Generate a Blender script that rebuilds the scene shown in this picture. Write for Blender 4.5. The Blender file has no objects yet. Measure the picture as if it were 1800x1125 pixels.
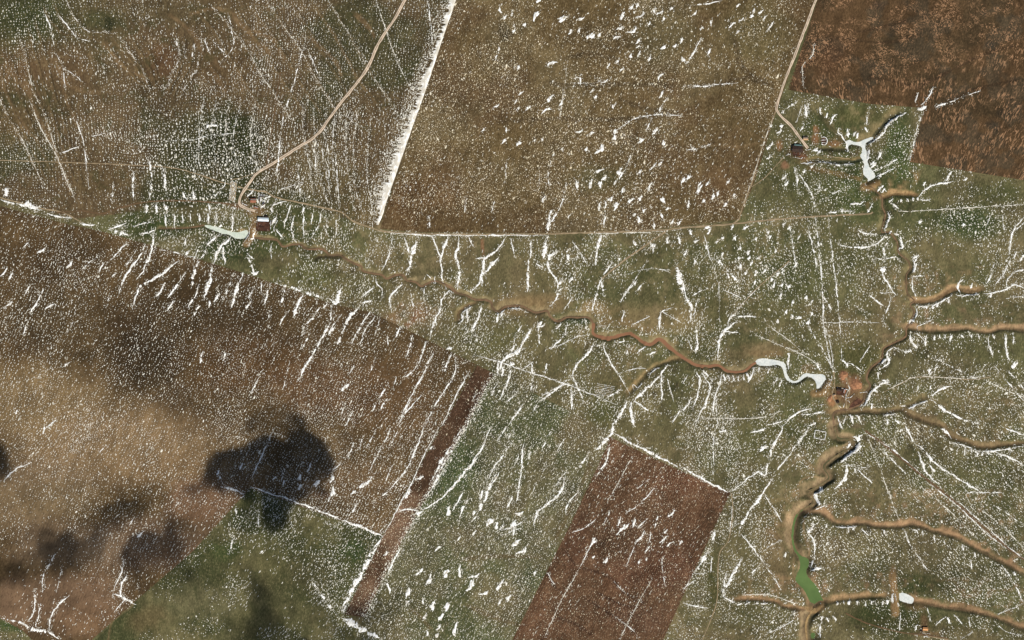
import bpy, math, random
import numpy as np
from mathutils import Vector

# ------------------------------------------------------------------ scale: 1 photo pixel = 1.5 m, north up
S = 1.5
def wx(u): return (u - 900.0) * S
def wy(v): return (562.5 - v) * S
rng = np.random.default_rng(11)
random.seed(5)
scene = bpy.context.scene
col = scene.collection

# ------------------------------------------------------------------ camera (high aircraft, straight down)
CAM_H = 6000.0
cam_d = bpy.data.cameras.new("camera")
cam = bpy.data.objects.new("camera", cam_d); col.objects.link(cam)
cam.location = (0, 0, CAM_H); cam.rotation_euler = (0, 0, 0)
cam_d.sensor_width = 36.0; cam_d.lens = 36.0 * CAM_H / (1800 * S)
cam_d.clip_start = 10.0; cam_d.clip_end = 30000.0
scene.camera = cam

# ------------------------------------------------------------------ sky and sun (winter morning, sun in the south-east)
SUN_AZ, SUN_EL = 150.0, 33.0
world = bpy.data.worlds.new("World"); scene.world = world; world.use_nodes = True
wn = world.node_tree; bgn = wn.nodes["Background"]
sky = wn.nodes.new("ShaderNodeTexSky"); sky.sky_type = 'NISHITA'; sky.sun_disc = False
sky.sun_elevation = math.radians(SUN_EL); sky.sun_rotation = math.radians(SUN_AZ)
wn.links.new(sky.outputs[0], bgn.inputs[0]); bgn.inputs[1].default_value = 0.055
sun_d = bpy.data.lights.new("sun", 'SUN'); sun_d.energy = 5.0; sun_d.angle = math.radians(0.5)
sun_d.color = (1.0, 0.955, 0.865)
sun = bpy.data.objects.new("sun", sun_d); col.objects.link(sun)
_az, _el = math.radians(SUN_AZ), math.radians(SUN_EL)
SUN_DIR = Vector((math.sin(_az) * math.cos(_el), math.cos(_az) * math.cos(_el), math.sin(_el)))  # towards the sun
sun.rotation_euler = SUN_DIR.to_track_quat('Z', 'Y').to_euler()
sun.location = SUN_DIR * 3000
vs = scene.view_settings
vs.view_transform = 'Standard'; vs.look = 'None'; vs.exposure = 0.36; vs.gamma = 1.0; vs.use_curve_mapping = False

# ------------------------------------------------------------------ helpers
SAT = 0.84                     # overall colour strength of the land
def lin(c):
    c = np.asarray(c, float) / 255.0; c = c.mean() + (c - c.mean()) * SAT
    return np.where(c <= 0.04045, c / 12.92, ((c + 0.055) / 1.055) ** 2.4)
def rgba(c): return tuple(float(x) for x in lin(c)) + (1.0,)

_tab = np.random.default_rng(3).random((8, 256, 256))
def vnoise(x, y, seed=0):
    x = np.asarray(x, float); y = np.asarray(y, float)
    xi = np.floor(x).astype(np.int64); yi = np.floor(y).astype(np.int64)
    fx = x - xi; fy = y - yi
    fx = fx * fx * (3 - 2 * fx); fy = fy * fy * (3 - 2 * fy)
    t = _tab[seed % 8]; o = (seed * 37) % 256
    a = t[(yi + o) & 255, xi & 255]; b = t[(yi + o) & 255, (xi + 1) & 255]
    c = t[(yi + 1 + o) & 255, xi & 255]; d = t[(yi + 1 + o) & 255, (xi + 1) & 255]
    return (a * (1 - fx) + b * fx) * (1 - fy) + (c * (1 - fx) + d * fx) * fy
def fbm(x, y, scale, seed=0, octaves=4):
    v = 0; a = 0.5; s = 0
    for k in range(octaves):
        v = v + a * vnoise(np.asarray(x) / scale + 13.7 * k, np.asarray(y) / scale + 7.1 * k, seed + k); s += a
        a *= 0.5; scale *= 0.5
    return v / s            # 0..1
def smooth(e0, e1, x):
    t = np.clip((x - e0) / (e1 - e0), 0, 1); return t * t * (3 - 2 * t)

def T(tile, *pts):
    """points read in a three-times enlarged ninth of the photograph -> photo pixels"""
    ox, oy = ((tile - 1) % 3) * 600, ((tile - 1) // 3) * 375
    return [(ox + x / 3.0, oy + y / 3.0) for x, y in pts]
def W(pts): return np.array([(wx(u), wy(v)) for u, v in pts], float)
def resample(P, step):
    P = np.asarray(P, float); d = np.hypot(*np.diff(P, axis=0).T); s = np.concatenate([[0], np.cumsum(d)])
    n = max(2, int(round(s[-1] / step)) + 1); t = np.linspace(0, s[-1], n)
    return np.stack([np.interp(t, s, P[:, 0]), np.interp(t, s, P[:, 1])], 1)
def spline(P, step=3.0):
    """Catmull-Rom through the points, evenly resampled"""
    P = np.asarray(P, float)
    if len(P) < 3: return resample(P, step)
    Q = np.vstack([2 * P[0] - P[1], P, 2 * P[-1] - P[-2]]); out = []
    for i in range(1, len(Q) - 2):
        t = np.linspace(0, 1, 9)[:-1, None]; p0, p1, p2, p3 = Q[i - 1:i + 3]
        out.append(0.5 * ((2 * p1) + (p2 - p0) * t + (2 * p0 - 5 * p1 + 4 * p2 - p3) * t ** 2 + (3 * p1 - p0 - 3 * p2 + p3) * t ** 3))
    out.append(P[-1:]); return resample(np.vstack(out), step)
def seg_dist(PX, PY, P):
    """distance of points to polyline P, nearest point, arc parameter"""
    best = np.full(PX.shape, 1e9); nx = np.zeros(PX.shape); ny = np.zeros(PX.shape); tt = np.zeros(PX.shape)
    n = len(P) - 1
    for i in range(n):
        ax, ay = P[i]; bx, by = P[i + 1]; dx, dy = bx - ax, by - ay; L = dx * dx + dy * dy + 1e-9
        t = np.clip(((PX - ax) * dx + (PY - ay) * dy) / L, 0, 1)
        qx, qy = ax + t * dx, ay + t * dy; d = np.hypot(PX - qx, PY - qy); m = d < best
        best = np.where(m, d, best); nx = np.where(m, qx, nx); ny = np.where(m, qy, ny); tt = np.where(m, (i + t) / n, tt)
    return best, nx, ny, tt
def inside(PX, PY, poly):
    r = np.zeros(np.shape(PX), bool); j = len(poly) - 1
    for i in range(len(poly)):
        xi, yi = poly[i]; xj, yj = poly[j]
        r ^= ((yi > PY) != (yj > PY)) & (PX < (xj - xi) * (PY - yi) / (yj - yi + 1e-12) + xi); j = i
    return r

# ------------------------------------------------------------------ the lattice that carries ground and fields
STEP = 3.0
FX0, FX1, FY0, FY1 = -1440.0, 1440.0, -933.0, 933.0
def axis(a, b):
    core = np.arange(a, b + 0.1, STEP); out = []; d = STEP; x = 0
    while x < 5200: d *= 1.22; x += d; out.append(x)
    out = np.array(out); return np.concatenate([(core[0] - out)[::-1], core, core[-1] + out])
GX, GY = axis(FX0, FX1), axis(FY0, FY1)
NX, NY = len(GX), len(GY)
MX, MY = np.meshgrid(GX, GY)                 # [row=y, col=x]
def sub(x0, x1, y0, y1):
    return slice(max(0, np.searchsorted(GY, y0) - 1), np.searchsorted(GY, y1) + 1), slice(max(0, np.searchsorted(GX, x0) - 1), np.searchsorted(GX, x1) + 1)
def subP(P, m): return sub(P[:, 0].min() - m, P[:, 0].max() + m, P[:, 1].min() - m, P[:, 1].max() + m)

def lookup(A, x, y):
    x = np.asarray(x, float); y = np.asarray(y, float)
    i = np.clip(np.searchsorted(GX, x) - 1, 0, NX - 2); j = np.clip(np.searchsorted(GY, y) - 1, 0, NY - 2)
    fx = np.clip((x - GX[i]) / (GX[i + 1] - GX[i]), 0, 1); fy = np.clip((y - GY[j]) / (GY[j + 1] - GY[j]), 0, 1)
    return (A[j, i] * (1 - fx) + A[j, i + 1] * fx) * (1 - fy) + (A[j + 1, i] * (1 - fx) + A[j + 1, i + 1] * fx) * fy

def new_mesh(name, V, F, mat=None, attrs=None, smooth_shade=True):
    """V (n,3); F = (k,3)/(k,4) array, or list of polygons"""
    me = bpy.data.meshes.new(name); V = np.ascontiguousarray(V, np.float32)
    if isinstance(F, np.ndarray):
        k, m = F.shape
        me.vertices.add(len(V)); me.vertices.foreach_set("co", V.ravel())
        me.loops.add(k * m); me.loops.foreach_set("vertex_index", np.ascontiguousarray(F, np.int32).ravel())
        me.polygons.add(k); me.polygons.foreach_set("loop_start", np.arange(0, k * m, m, dtype=np.int32))
        me.update(calc_edges=True)
    else:
        me.from_pydata(V.tolist(), [], F); me.update()
    if smooth_shade: me.polygons.foreach_set("use_smooth", np.ones(len(me.polygons), bool))
    if attrs:
        for an, arr in attrs.items():
            if arr.ndim == 2 and arr.shape[1] == 3:
                at = me.color_attributes.new(an, 'FLOAT_COLOR', 'POINT')
                at.data.foreach_set("color", np.hstack([arr, np.ones((len(arr), 1))]).astype(np.float32).ravel())
            else:
                at = me.attributes.new(an, 'FLOAT', 'POINT'); at.data.foreach_set("value", arr.astype(np.float32).ravel())
    if mat: me.materials.append(mat)
    return me
def obj(name, me, parent=None, label=None, cat=None, group=None, kind=None, loc=None, rz=0.0):
    o = bpy.data.objects.new(name, me); col.objects.link(o)
    if parent is not None: o.parent = parent
    if loc is not None: o.location = loc
    o.rotation_euler[2] = rz
    if label: o["label"] = label
    if cat: o["category"] = cat
    if group: o["group"] = group
    if kind: o["kind"] = kind
    return o

# ------------------------------------------------------------------ materials
def nodes_of(name):
    m = bpy.data.materials.new(name); m.use_nodes = True; nt = m.node_tree
    return m, nt, nt.nodes, nt.links, nt.nodes["Principled BSDF"]
def N(nt, typ, **kw):
    n = nt.nodes.new(typ)
    for k, v in kw.items():
        if k.startswith("i_"): n.inputs[int(k[2:])].default_value = v
        elif k.startswith("in_"): n.inputs[k[3:].replace("_", " ")].default_value = v
        else: setattr(n, k, v)
    return n
def noise(nt, vec, scale, detail=3.0, rough=0.6, dist=0.0):
    n = N(nt, "ShaderNodeTexNoise"); n.inputs["Scale"].default_value = scale; n.inputs["Detail"].default_value = detail
    n.inputs["Roughness"].default_value = rough; n.inputs["Distortion"].default_value = dist
    if vec is not None: nt.links.new(vec, n.inputs["Vector"])
    return n.outputs["Fac"]
def ramp(nt, fac, lo, hi, a=0.0, b=1.0):
    n = N(nt, "ShaderNodeMapRange"); n.interpolation_type = 'SMOOTHSTEP'
    nt.links.new(fac, n.inputs[0])
    for i, v in ((1, lo), (2, hi), (3, a), (4, b)): n.inputs[i].default_value = v
    return n.outputs[0]
def math_n(nt, op, a, b=None):
    n = N(nt, "ShaderNodeMath", operation=op)
    for i, v in ((0, a), (1, b)):
        if v is None: continue
        if isinstance(v, (int, float)): n.inputs[i].default_value = v
        else: nt.links.new(v, n.inputs[i])
    return n.outputs[0]
def mixc(nt, fac, a, b, blend='MIX'):
    n = N(nt, "ShaderNodeMix", data_type='RGBA', blend_type=blend)
    for i, v in ((0, fac), (6, a), (7, b)):
        if isinstance(v, (int, float)): n.inputs[i].default_value = v
        elif isinstance(v, tuple): n.inputs[i].default_value = v
        else: nt.links.new(v, n.inputs[i])
    return n.outputs[2]
def rotated(nt, ang_deg, sx=1.0, sy=1.0):
    """world position turned so that local y runs along the given compass-like direction, then scaled"""
    g = N(nt, "ShaderNodeNewGeometry"); m = N(nt, "ShaderNodeMapping", vector_type='POINT')
    m.inputs["Rotation"].default_value = (0, 0, math.radians(ang_deg)); m.inputs["Scale"].default_value = (sx, sy, 0.0)
    n2 = N(nt, "ShaderNodeMapping", vector_type='POINT')
    m.inputs["Scale"].default_value = (1, 1, 1); n2.inputs["Scale"].default_value = (sx, sy, 0.0)
    nt.links.new(g.outputs["Position"], m.inputs["Vector"]); nt.links.new(m.outputs[0], n2.inputs["Vector"])
    return n2.outputs[0]

def soil(name, ang=20.0, grain=0.5, pale=(150, 128, 92), pale_amt=0.35, dark_amt=0.35, rows=0.0, row_w=6.0, tuft=0.0, tuft_col=(40, 46, 22), bump=0.35, stretch=0.45):
    """ground whose tint comes from the painted attribute, broken up by grain, clods, dry stubble, tufts and drill rows"""
    m, nt, nd, lk, b = nodes_of(name)
    at = N(nt, "ShaderNodeAttribute", attribute_name="Col"); c = at.outputs["Color"]
    p = rotated(nt, ang, 1.0, stretch)
    fine = noise(nt, p, 0.30, 2.0, 0.7); mid = noise(nt, p, 0.055, 4.0, 0.65); big = noise(nt, rotated(nt, 0), 0.008, 4.0, 0.6)
    # mid and broad tone
    c = mixc(nt, 1.0, c, ramp_col(nt, mid, 0.78, 1.22), 'MULTIPLY')
    c = mixc(nt, 1.0, c, ramp_col(nt, big, 0.84, 1.16), 'MULTIPLY')
    dark = ramp(nt, fine, 0.50, 0.34, 0.0, dark_amt)
    c = mixc(nt, dark, c, mixc(nt, 1.0, c, (0.35, 0.34, 0.33, 1), 'MULTIPLY'))
    f = ramp(nt, fine, 0.52, 0.66, 0.0, pale_amt)
    f = math_n(nt, 'MULTIPLY', f, ramp(nt, mid, 0.35, 0.62, 0.25, 1.0))
    c = mixc(nt, f, c, rgba(pale))
    if tuft > 0:
        t = ramp(nt, noise(nt, rotated(nt, 0), 0.02, 5.0, 0.65, 0.6), 0.52, 0.68, 0.0, tuft)
        c = mixc(nt, t, c, rgba(tuft_col))
    if rows > 0:
        w = N(nt, "ShaderNodeTexWave", wave_type='BANDS', bands_direction='X'); lk.new(rotated(nt, ang), w.inputs["Vector"])
        w.inputs["Scale"].default_value = 2 * math.pi / (20.0 * row_w)
        w.inputs["Distortion"].default_value = 2.0; w.inputs["Detail"].default_value = 2.0; w.inputs["Detail Scale"].default_value = 0.08
        r = math_n(nt, 'MULTIPLY', w.outputs["Fac"], ramp(nt, noise(nt, p, 0.015, 3.0), 0.4, 0.65, 0.0, rows))
        c = mixc(nt, r, c, mixc(nt, 1.0, c, (0.55, 0.52, 0.5, 1), 'MULTIPLY'))
    lk.new(c, b.inputs["Base Color"]); b.inputs["Roughness"].default_value = 0.95
    b.inputs["Specular IOR Level"].default_value = 0.1
    bm = N(nt, "ShaderNodeBump"); bm.inputs["Strength"].default_value = bump; bm.inputs["Distance"].default_value = 0.8
    lk.new(math_n(nt, 'ADD', fine, mid), bm.inputs["Height"]); lk.new(bm.outputs[0], b.inputs["Normal"])
    return m
def ramp_col(nt, fac, lo, hi):
    v = ramp(nt, fac, 0.3, 0.7, lo, hi); n = N(nt, "ShaderNodeCombineColor")
    for i in range(3): nt.links.new(v, n.inputs[i])
    return n.outputs[0]
def plain(name, c, rough=0.9, var=0.25, scale=0.4, c2=None, bump=0.2, spec=0.2, metal=0.0, stretch=(1, 1), ang=0):
    m, nt, nd, lk, b = nodes_of(name)
    n = noise(nt, rotated(nt, ang, *stretch), scale, 4.0, 0.65)
    cc = mixc(nt, 1.0, rgba(c), ramp_col(nt, n, 1 - var, 1 + var), 'MULTIPLY')
    if c2: cc = mixc(nt, ramp(nt, noise(nt, rotated(nt, ang, *stretch), scale * 0.45, 3.0), 0.45, 0.62), cc, rgba(c2))
    lk.new(cc, b.inputs["Base Color"]); b.inputs["Roughness"].default_value = rough
    b.inputs["Specular IOR Level"].default_value = spec; b.inputs["Metallic"].default_value = metal
    if bump:
        bm = N(nt, "ShaderNodeBump"); bm.inputs["Strength"].default_value = bump; bm.inputs["Distance"].default_value = 0.4
        lk.new(n, bm.inputs["Height"]); lk.new(bm.outputs[0], b.inputs["Normal"])
    return m

# ================================================================== THE LAY OF THE LAND
# watercourses: centre line, floor half width (m), depth, steep-bank run, gentle-bank run, bank tint, bank paint, floor tint
TAN, BRN, OLV, DKG = (134, 110, 74), (118, 86, 58), (98, 92, 56), (60, 64, 38)
R1 = (T(4, (1330, 130), (1400, 135), (1460, 142), (1490, 175), (1540, 165), (1580, 165), (1620, 190), (1700, 190), (1740, 220), (1790, 220))
      + T(5, (25, 240), (70, 265), (105, 280), (115, 305), (180, 320), (215, 325), (240, 345), (290, 325), (330, 330), (345, 355), (390, 362), (420, 385),
          (450, 372), (490, 357), (540, 370), (580, 395), (610, 420), (660, 435), (700, 455), (760, 457), (790, 470), (800, 500), (830, 520), (870, 492), (950, 490),
          (990, 510), (1030, 525), (1085, 515), (1100, 540), (1140, 570), (1190, 550), (1250, 552), (1300, 550), (1330, 580), (1332, 640), (1400, 663), (1450, 652), (1530, 637),
          (1590, 683), (1640, 690), (1680, 670), (1730, 708), (1800, 755))
      + T(6, (60, 800), (130, 808), (190, 802), (240, 835), (320, 835), (365, 800), (395, 782)))
R2N = T(3, (990, 985), (1012, 1000), (1048, 1040), (1052, 1090)) + T(6, (1068, 10), (1055, 60), (1050, 100), (1088, 100), (1130, 150), (1140, 210), (1188, 250), (1200, 290), (1180, 330), (1185, 420),
      (1222, 460), (1200, 482), (1222, 520), (1200, 570), (1180, 610), (1175, 650), (1120, 680), (1060, 712), (1050, 765), (990, 820), (970, 870), (990, 912), (962, 950), (948, 1000), (880, 1030), (800, 1050), (798, 1115))
R2S = T(9, (800, 0), (822, 60), (890, 70), (878, 112), (800, 160), (745, 210), (772, 262), (760, 285), (690, 330), (658, 345), (690, 385), (680, 412), (630, 440), (608, 465), (590, 520), (585, 600), (605, 655), (645, 710), (640, 790), (680, 880), (700, 960), (665, 1005), (652, 1060), (660, 1140), (670, 1200))
T1 = T(6, (1225, 465), (1300, 462), (1370, 430), (1430, 402), (1500, 408), (1535, 412), (1575, 400), (1600, 415))
T2 = T(6, (1180, 610), (1280, 618), (1400, 618), (1500, 612), (1600, 626), (1680, 612), (1800, 614), (1900, 618))
T3 = T(6, (830, 1050), (1000, 1045), (1080, 1048), (1150, 1035), (1200, 1065), (1290, 1100)) + T(9, (1370, 0), (1410, 48), (1500, 80), (1580, 108), (1680, 102), (1800, 90), (1900, 95))
T3B = T(6, (1150, 1030), (1220, 1000), (1300, 965))
T5 = T(9, (660, 455), (720, 455), (760, 478), (830, 515), (960, 508), (1040, 528), (1150, 525), (1240, 520), (1330, 550), (1420, 578), (1500, 612), (1600, 668), (1700, 725), (1800, 775), (1900, 800))
T6 = T(9, (720, 935), (830, 915), (950, 900), (1105, 895))
T6B = T(9, (1230, 925), (1400, 958), (1550, 980), (1650, 1008), (1740, 1042), (1800, 1065), (1900, 1100))
T7 = T(9, (640, 970), (560, 955), (480, 925), (400, 912), (320, 915), (250, 915))
T8 = T(3, (862, 745), (820, 710), (770, 650), (720, 590), (690, 540))
T9 = T(3, (945, 748), (1000, 722), (1060, 655), (1115, 610), (1175, 592))
T10 = T(3, (945, 840), (870, 850), (760, 850), (690, 845), (630, 862))
T11 = T(3, (1055, 1042), (1110, 1022), (1180, 1028), (1245, 1036))
T12 = T(5, (1800, 772), (1740, 778), (1660, 805), (1590, 870), (1530, 940), (1500, 975))
T13 = T(3, (865, 790), (800, 788), (700, 785))
W1 = T(4, (840, 78), (900, 80), (1000, 75), (1080, 62))
S1 = T(5, (620, 560), (620, 515), (680, 480), (730, 470))
S2 = T(4, (1800, 225), (1680, 230), (1655, 260))
G1 = T(6, (1050, 765), (1010, 700), (1060, 660))
# name, line, floor, depth, steep, gentle, bank tint, bank paint strength, floor tint
RAV = [(R1, 2.4, 3.0, 4, 17, (126, 108, 74), .60, (120, 100, 68)), (R2N, 2.2, 3.8, 5, 11, (100, 88, 56), .5, (94, 80, 54)), (R2S, 8, 6.0, 8, 20, (124, 102, 72), .85, (126, 102, 72)),
       (T1, 5, 3.0, 5, 13, (140, 110, 74), .95, (132, 100, 66)), (T2, 2, 3.0, 5, 20, (136, 106, 74), .95, (116, 92, 62)), (T3, 2.5, 2.8, 5, 15, (118, 96, 64), .75, (96, 76, 50)),
       (T3B, 2, 2.4, 6, 15, (112, 96, 62), .7, (100, 84, 54)), (T5, 2, 3.0, 5, 20, (134, 102, 70), .95, (104, 82, 56)), (T6, 2, 3.0, 5, 18, (132, 102, 68), .95, (124, 98, 62)),
       (T6B, 2, 2.8, 5, 17, (124, 94, 64), .85, (96, 74, 50)), (T7, 2, 2.6, 4, 13, (130, 98, 66), .85, (100, 76, 50)), (T8, 2, 3.5, 6, 13, (98, 86, 54), .6, (74, 70, 44)),
       (T9, 2, 3.8, 5, 18, (112, 96, 62), .75, (70, 70, 48)), (T10, 2, 3.5, 5, 9, (104, 84, 50), .7, (64, 72, 52)), (T11, 2, 3.5, 6, 11, (142, 110, 70), .85, (136, 104, 66)),
       (T12, 2, 2.6, 6, 13, (118, 96, 60), .8, (84, 72, 44)), (T13, 2, 3, 6, 9, (100, 84, 52), .5, (60, 58, 40)), (W1, 1.2, 1.5, 5, 7, (96, 84, 54), .5, (104, 84, 56)), (S1, 2, 2.5, 6, 7, (110, 92, 58), .5, (110, 84, 56)),
       (S2, 2, 2.5, 6, 7, (90, 76, 46), .5, (70, 58, 40))]

# ponds: outline, kind
def oval(cx, cy, a, b, ang, n=24):
    t = np.linspace(0, 2 * np.pi, n, endpoint=False); r = math.radians(ang)
    return [(cx + a * math.cos(k) * math.cos(r) - b * math.sin(k) * math.sin(r), cy + a * math.cos(k) * math.sin(r) + b * math.sin(k) * math.cos(r)) for k in t]
ICE_W = T(4, (1075, 62), (1100, 62), (1150, 72), (1200, 90), (1250, 100), (1280, 92), (1300, 88), (1309, 98), (1308, 118), (1280, 134), (1240, 132), (1205, 112), (1170, 108), (1140, 95), (1090, 76))
ICE_E = T(6, (380, 782), (400, 768), (440, 766), (520, 780), (543, 800), (550, 845), (575, 880), (605, 880), (640, 845), (700, 848), (742, 850), (756, 872), (750, 905), (738, 925), (718, 938), (706, 928), (704, 900), (690, 875), (655, 862), (625, 880), (603, 892), (570, 892), (540, 868), (527, 820), (500, 800), (450, 805), (400, 800))
ICE_N = T(3, (860, 745), (880, 738), (905, 748), (930, 748), (960, 735), (1000, 722), (1003, 732), (970, 752), (962, 775), (970, 800), (972, 840), (985, 880), (1005, 905), (1015, 925), (1005, 960), (988, 975), (972, 965), (975, 945), (955, 925), (950, 900), (955, 870), (945, 840), (935, 825), (945, 800), (940, 775), (905, 765), (880, 765), (866, 785), (862, 768))
ICE_S = T(9, (1135, 890), (1150, 878), (1175, 880), (1215, 900), (1222, 915), (1210, 935), (1185, 932), (1150, 920), (1136, 908))
GREEN = T(9, (640, 442), (618, 458), (602, 490), (592, 530), (588, 600), (600, 645), (625, 680), (650, 690), (668, 705), (668, 735), (655, 765), (670, 800), (715, 850), (735, 900), (745, 920), (715, 945), (700, 962), (685, 950), (668, 915), (645, 870), (605, 825), (597, 805), (608, 775), (622, 735), (612, 690), (590, 655), (577, 600), (578, 545), (590, 490), (606, 460), (628, 438))
GREEN2 = T(9, (680, 1092), (698, 1088), (702, 1110), (690, 1122), (678, 1112))
PONDS = [(ICE_W, 2.0), (ICE_E, 3.5), (ICE_N, 4.0), (ICE_S, 3.0), (GREEN, 10.0), (GREEN2, 9.0)]

# fields
F_N = [(803, -60), (1455, -60), (1367, 188), (1326, 320), (1300, 386), (1120, 406), (960, 410), (730, 408), (668, 402), (800, 0)]
F_NE = [(1457, -60), (1900, -60), (1900, 335), (1800, 317), (1598, 285), (1624, 190), (1530, 183), (1385, 158), (1437, 0)]
F_SW = [(-60, 342), (0, 362), (110, 392), (180, 407), (320, 446), (450, 487), (590, 536), (650, 548), (720, 582), (838, 641), (764, 770), (672, 942), (440, 858), (408, 893), (340, 968), (240, 1055), (150, 1135), (110, 1175), (40, 1108), (0, 1086), (-60, 1068)]
F_STRIP = [(838.5, 642), (868, 656), (822, 745), (770, 838), (742, 888), (706, 952), (672, 1020), (640, 1085), (606, 1080), (673, 942), (765, 770)]
F_GREEN = [(868.5, 656), (960, 702), (1071, 757), (1066, 784), (1000, 925), (900, 1125), (868, 1190), (590, 1190), (640, 1086), (706, 953), (742, 889), (822, 746)]
F_RED = [(1072, 768), (1180, 820), (1284, 866), (1235, 972), (1166, 1125), (1138, 1190), (869, 1190), (901, 1125), (1001, 925), (1067, 785)]

# ------------------------------------------------------------------ heights
H = (fbm(MX, MY, 900, 1, 3) - .5) * 22 + (fbm(MX, MY, 160, 2, 3) - .5) * 2.6 + (fbm(MX, MY, 26, 5, 2) - .5) * 0.6
BASE = H.copy()
CUT = np.zeros_like(H)                      # how deep the watercourses cut
sdx, sdy = SUN_DIR.x / math.hypot(SUN_DIR.x, SUN_DIR.y), SUN_DIR.y / math.hypot(SUN_DIR.x, SUN_DIR.y)
RLINES = []
bank_paint = []
for k, (pts, fl, dep, ws, wg, tint, amt, ftint) in enumerate(RAV):
    P = spline(W(pts), 6.0); RLINES.append(P)
    sl = subP(P, 60); X, Y = MX[sl], MY[sl]
    wob = (fbm(X, Y, 34, k, 3) - .5)
    d, nx, ny, tt = seg_dist(X + wob * 9, Y + (fbm(X, Y, 30, k + 3, 3) - .5) * 9, P)
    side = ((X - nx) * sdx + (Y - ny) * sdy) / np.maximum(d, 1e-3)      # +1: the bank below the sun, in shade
    wob2 = fbm(X, Y, 55, k + 5, 3)
    run = np.where(side <= 0, ws * 1.5 + 2 + (wg - ws * 1.5 - 2) * smooth(0, 1, -side) , ws + (ws * .5 + 2) * (1 - side)) * (0.4 + 1.2 * wob2)
    e = np.clip((d - fl) / run, 0, 1)
    taper = np.ones_like(tt)
    if k not in (0, 1, 2): taper = smooth(1.02, 0.80, tt)
    fl_k = np.interp(tt, [0, .3, .5, 1], [.45, .6, 1, 1]) if k == 0 else 1.0
    e = np.clip((d - fl) / (run * fl_k), 0, 1)
    prof = dep * fl_k * taper * (0.6 * (1 - e) + 0.4 * (1 - smooth(0, 1, e)))
    CUT[sl] = np.maximum(CUT[sl], prof)
    bank_paint.append((sl, d, side, e, fl, tint, amt, ftint, taper, wob2 * .55 + .45 * vnoise(tt * len(P) * 6.0 / 7.0, e * 2.2, k)))
CUT[1:-1, 1:-1] = (CUT[:-2, 1:-1] + CUT[2:, 1:-1] + CUT[1:-1, :-2] + CUT[1:-1, 2:] + 4 * CUT[1:-1, 1:-1]) / 8
H = H - CUT
POND_Z = []
for pts, dep in PONDS:
    P = W(pts); C = spline(np.vstack([P, P[:1]]), 3.0); sl = subP(P, 40); X, Y = MX[sl], MY[sl]
    d, *_ = seg_dist(X, Y, C); ins = inside(X, Y, C)
    z = float(np.median(lookup(BASE, P[:, 0], P[:, 1]))) - dep; POND_Z.append(z)
    sd = np.where(ins, -d, d)
    h = H[sl]
    lim = z + 0.05 + np.clip(sd - 0.5, 0, None) * 0.55      # banks cannot rise faster than this from the water
    h = np.where(ins, np.minimum(h, z - 0.4), h)
    ring = (~ins) & (sd < 26); h = np.where(ring, np.minimum(h, np.maximum(lim, z + 0.25)), h)
    low = (~ins) & (sd < 7); h = np.where(low, np.maximum(h, z + 0.15), h)   # and hold the water in
    H[sl] = h
def Hz(x, y): return lookup(H, x, y)

# dams across the valleys: line, half crest (m), crest height above the surroundings
DAMS = [(T(4, (1338, 70), (1325, 120), (1300, 160)), 3.5, 2.6), (T(3, (955, 985), (985, 985), (1025, 965)), 3.5, 3.0), (T(6, (690, 950), (735, 942), (770, 895)), 3.5, 2.6),
        (T(9, (668, 958), (700, 970), (735, 950)), 3.5, 4.0), (T(9, (1108, 790), (1118, 880), (1122, 945), (1126, 985)), 4.5, 2.2)]
DAM_L = []
for pts, hw, up in DAMS:
    P = spline(W(pts), 4); sl = subP(P, 40); X, Y = MX[sl], MY[sl]; d, *_ = seg_dist(X, Y, P)
    z = float(np.percentile(lookup(H, P[:, 0], P[:, 1]), 70)) + up * .5
    f = z - np.clip(d - hw, 0, None) * 0.5
    H[sl] = np.where(d < hw + 14, np.maximum(H[sl], f), H[sl]); DAM_L.append(P)

# ------------------------------------------------------------------ tints (the ground's own colours, with some bank shade and cloud haze painted in)
def tint_layer(c): return np.broadcast_to(lin(c), MX.shape + (3,)).copy()
def blend(L, sl, m, c):
    m = np.clip(m, 0, 1)[..., None]; L[sl] = L[sl] * (1 - m) + lin(c) * m
def blob(L, u, v, ru, rv, c, amt=0.8, ang=0, rough=0.5, seed=0):
    x, y = wx(u), wy(v); R = max(ru, rv) * S * 1.7; sl = sub(x - R, x + R, y - R, y + R); X, Y = MX[sl] - x, MY[sl] - y
    a = math.radians(ang); p = (X * math.cos(a) - Y * math.sin(a)) / (ru * S); q = (X * math.sin(a) + Y * math.cos(a)) / (rv * S)
    d = np.hypot(p, q) + (fbm(MX[sl], MY[sl], max(ru, rv) * S * .7, seed + int(u) % 5, 4) - .5) * 2 * rough
    blend(L, sl, amt * smooth(1.25, 0.35, d), c)
def stroke(L, pts, w, c, amt=0.7, rough=0.5, soft=0.6, taper=True):
    P = spline(W(pts), 8) if len(pts) > 2 else W(pts); w = w * S
    sl = subP(P, w * 2 + 8); X, Y = MX[sl], MY[sl]; d, _, _, tt = seg_dist(X, Y, P)
    d = d + (fbm(X, Y, 30, int(abs(P[0, 0])) % 7, 3) - .5) * w * 2 * rough
    m = amt * smooth(w, w * (1 - soft), d)
    if taper: m = m * smooth(0, .12, tt) * smooth(1, .88, tt)
    blend(L, sl, m, c)
ALL = (slice(None), slice(None))
def mottle(L, scale, c, lo, hi, amt, seed):
    blend(L, ALL, amt * smooth(lo, hi, fbm(MX, MY, scale, seed, 4)), c)

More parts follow.
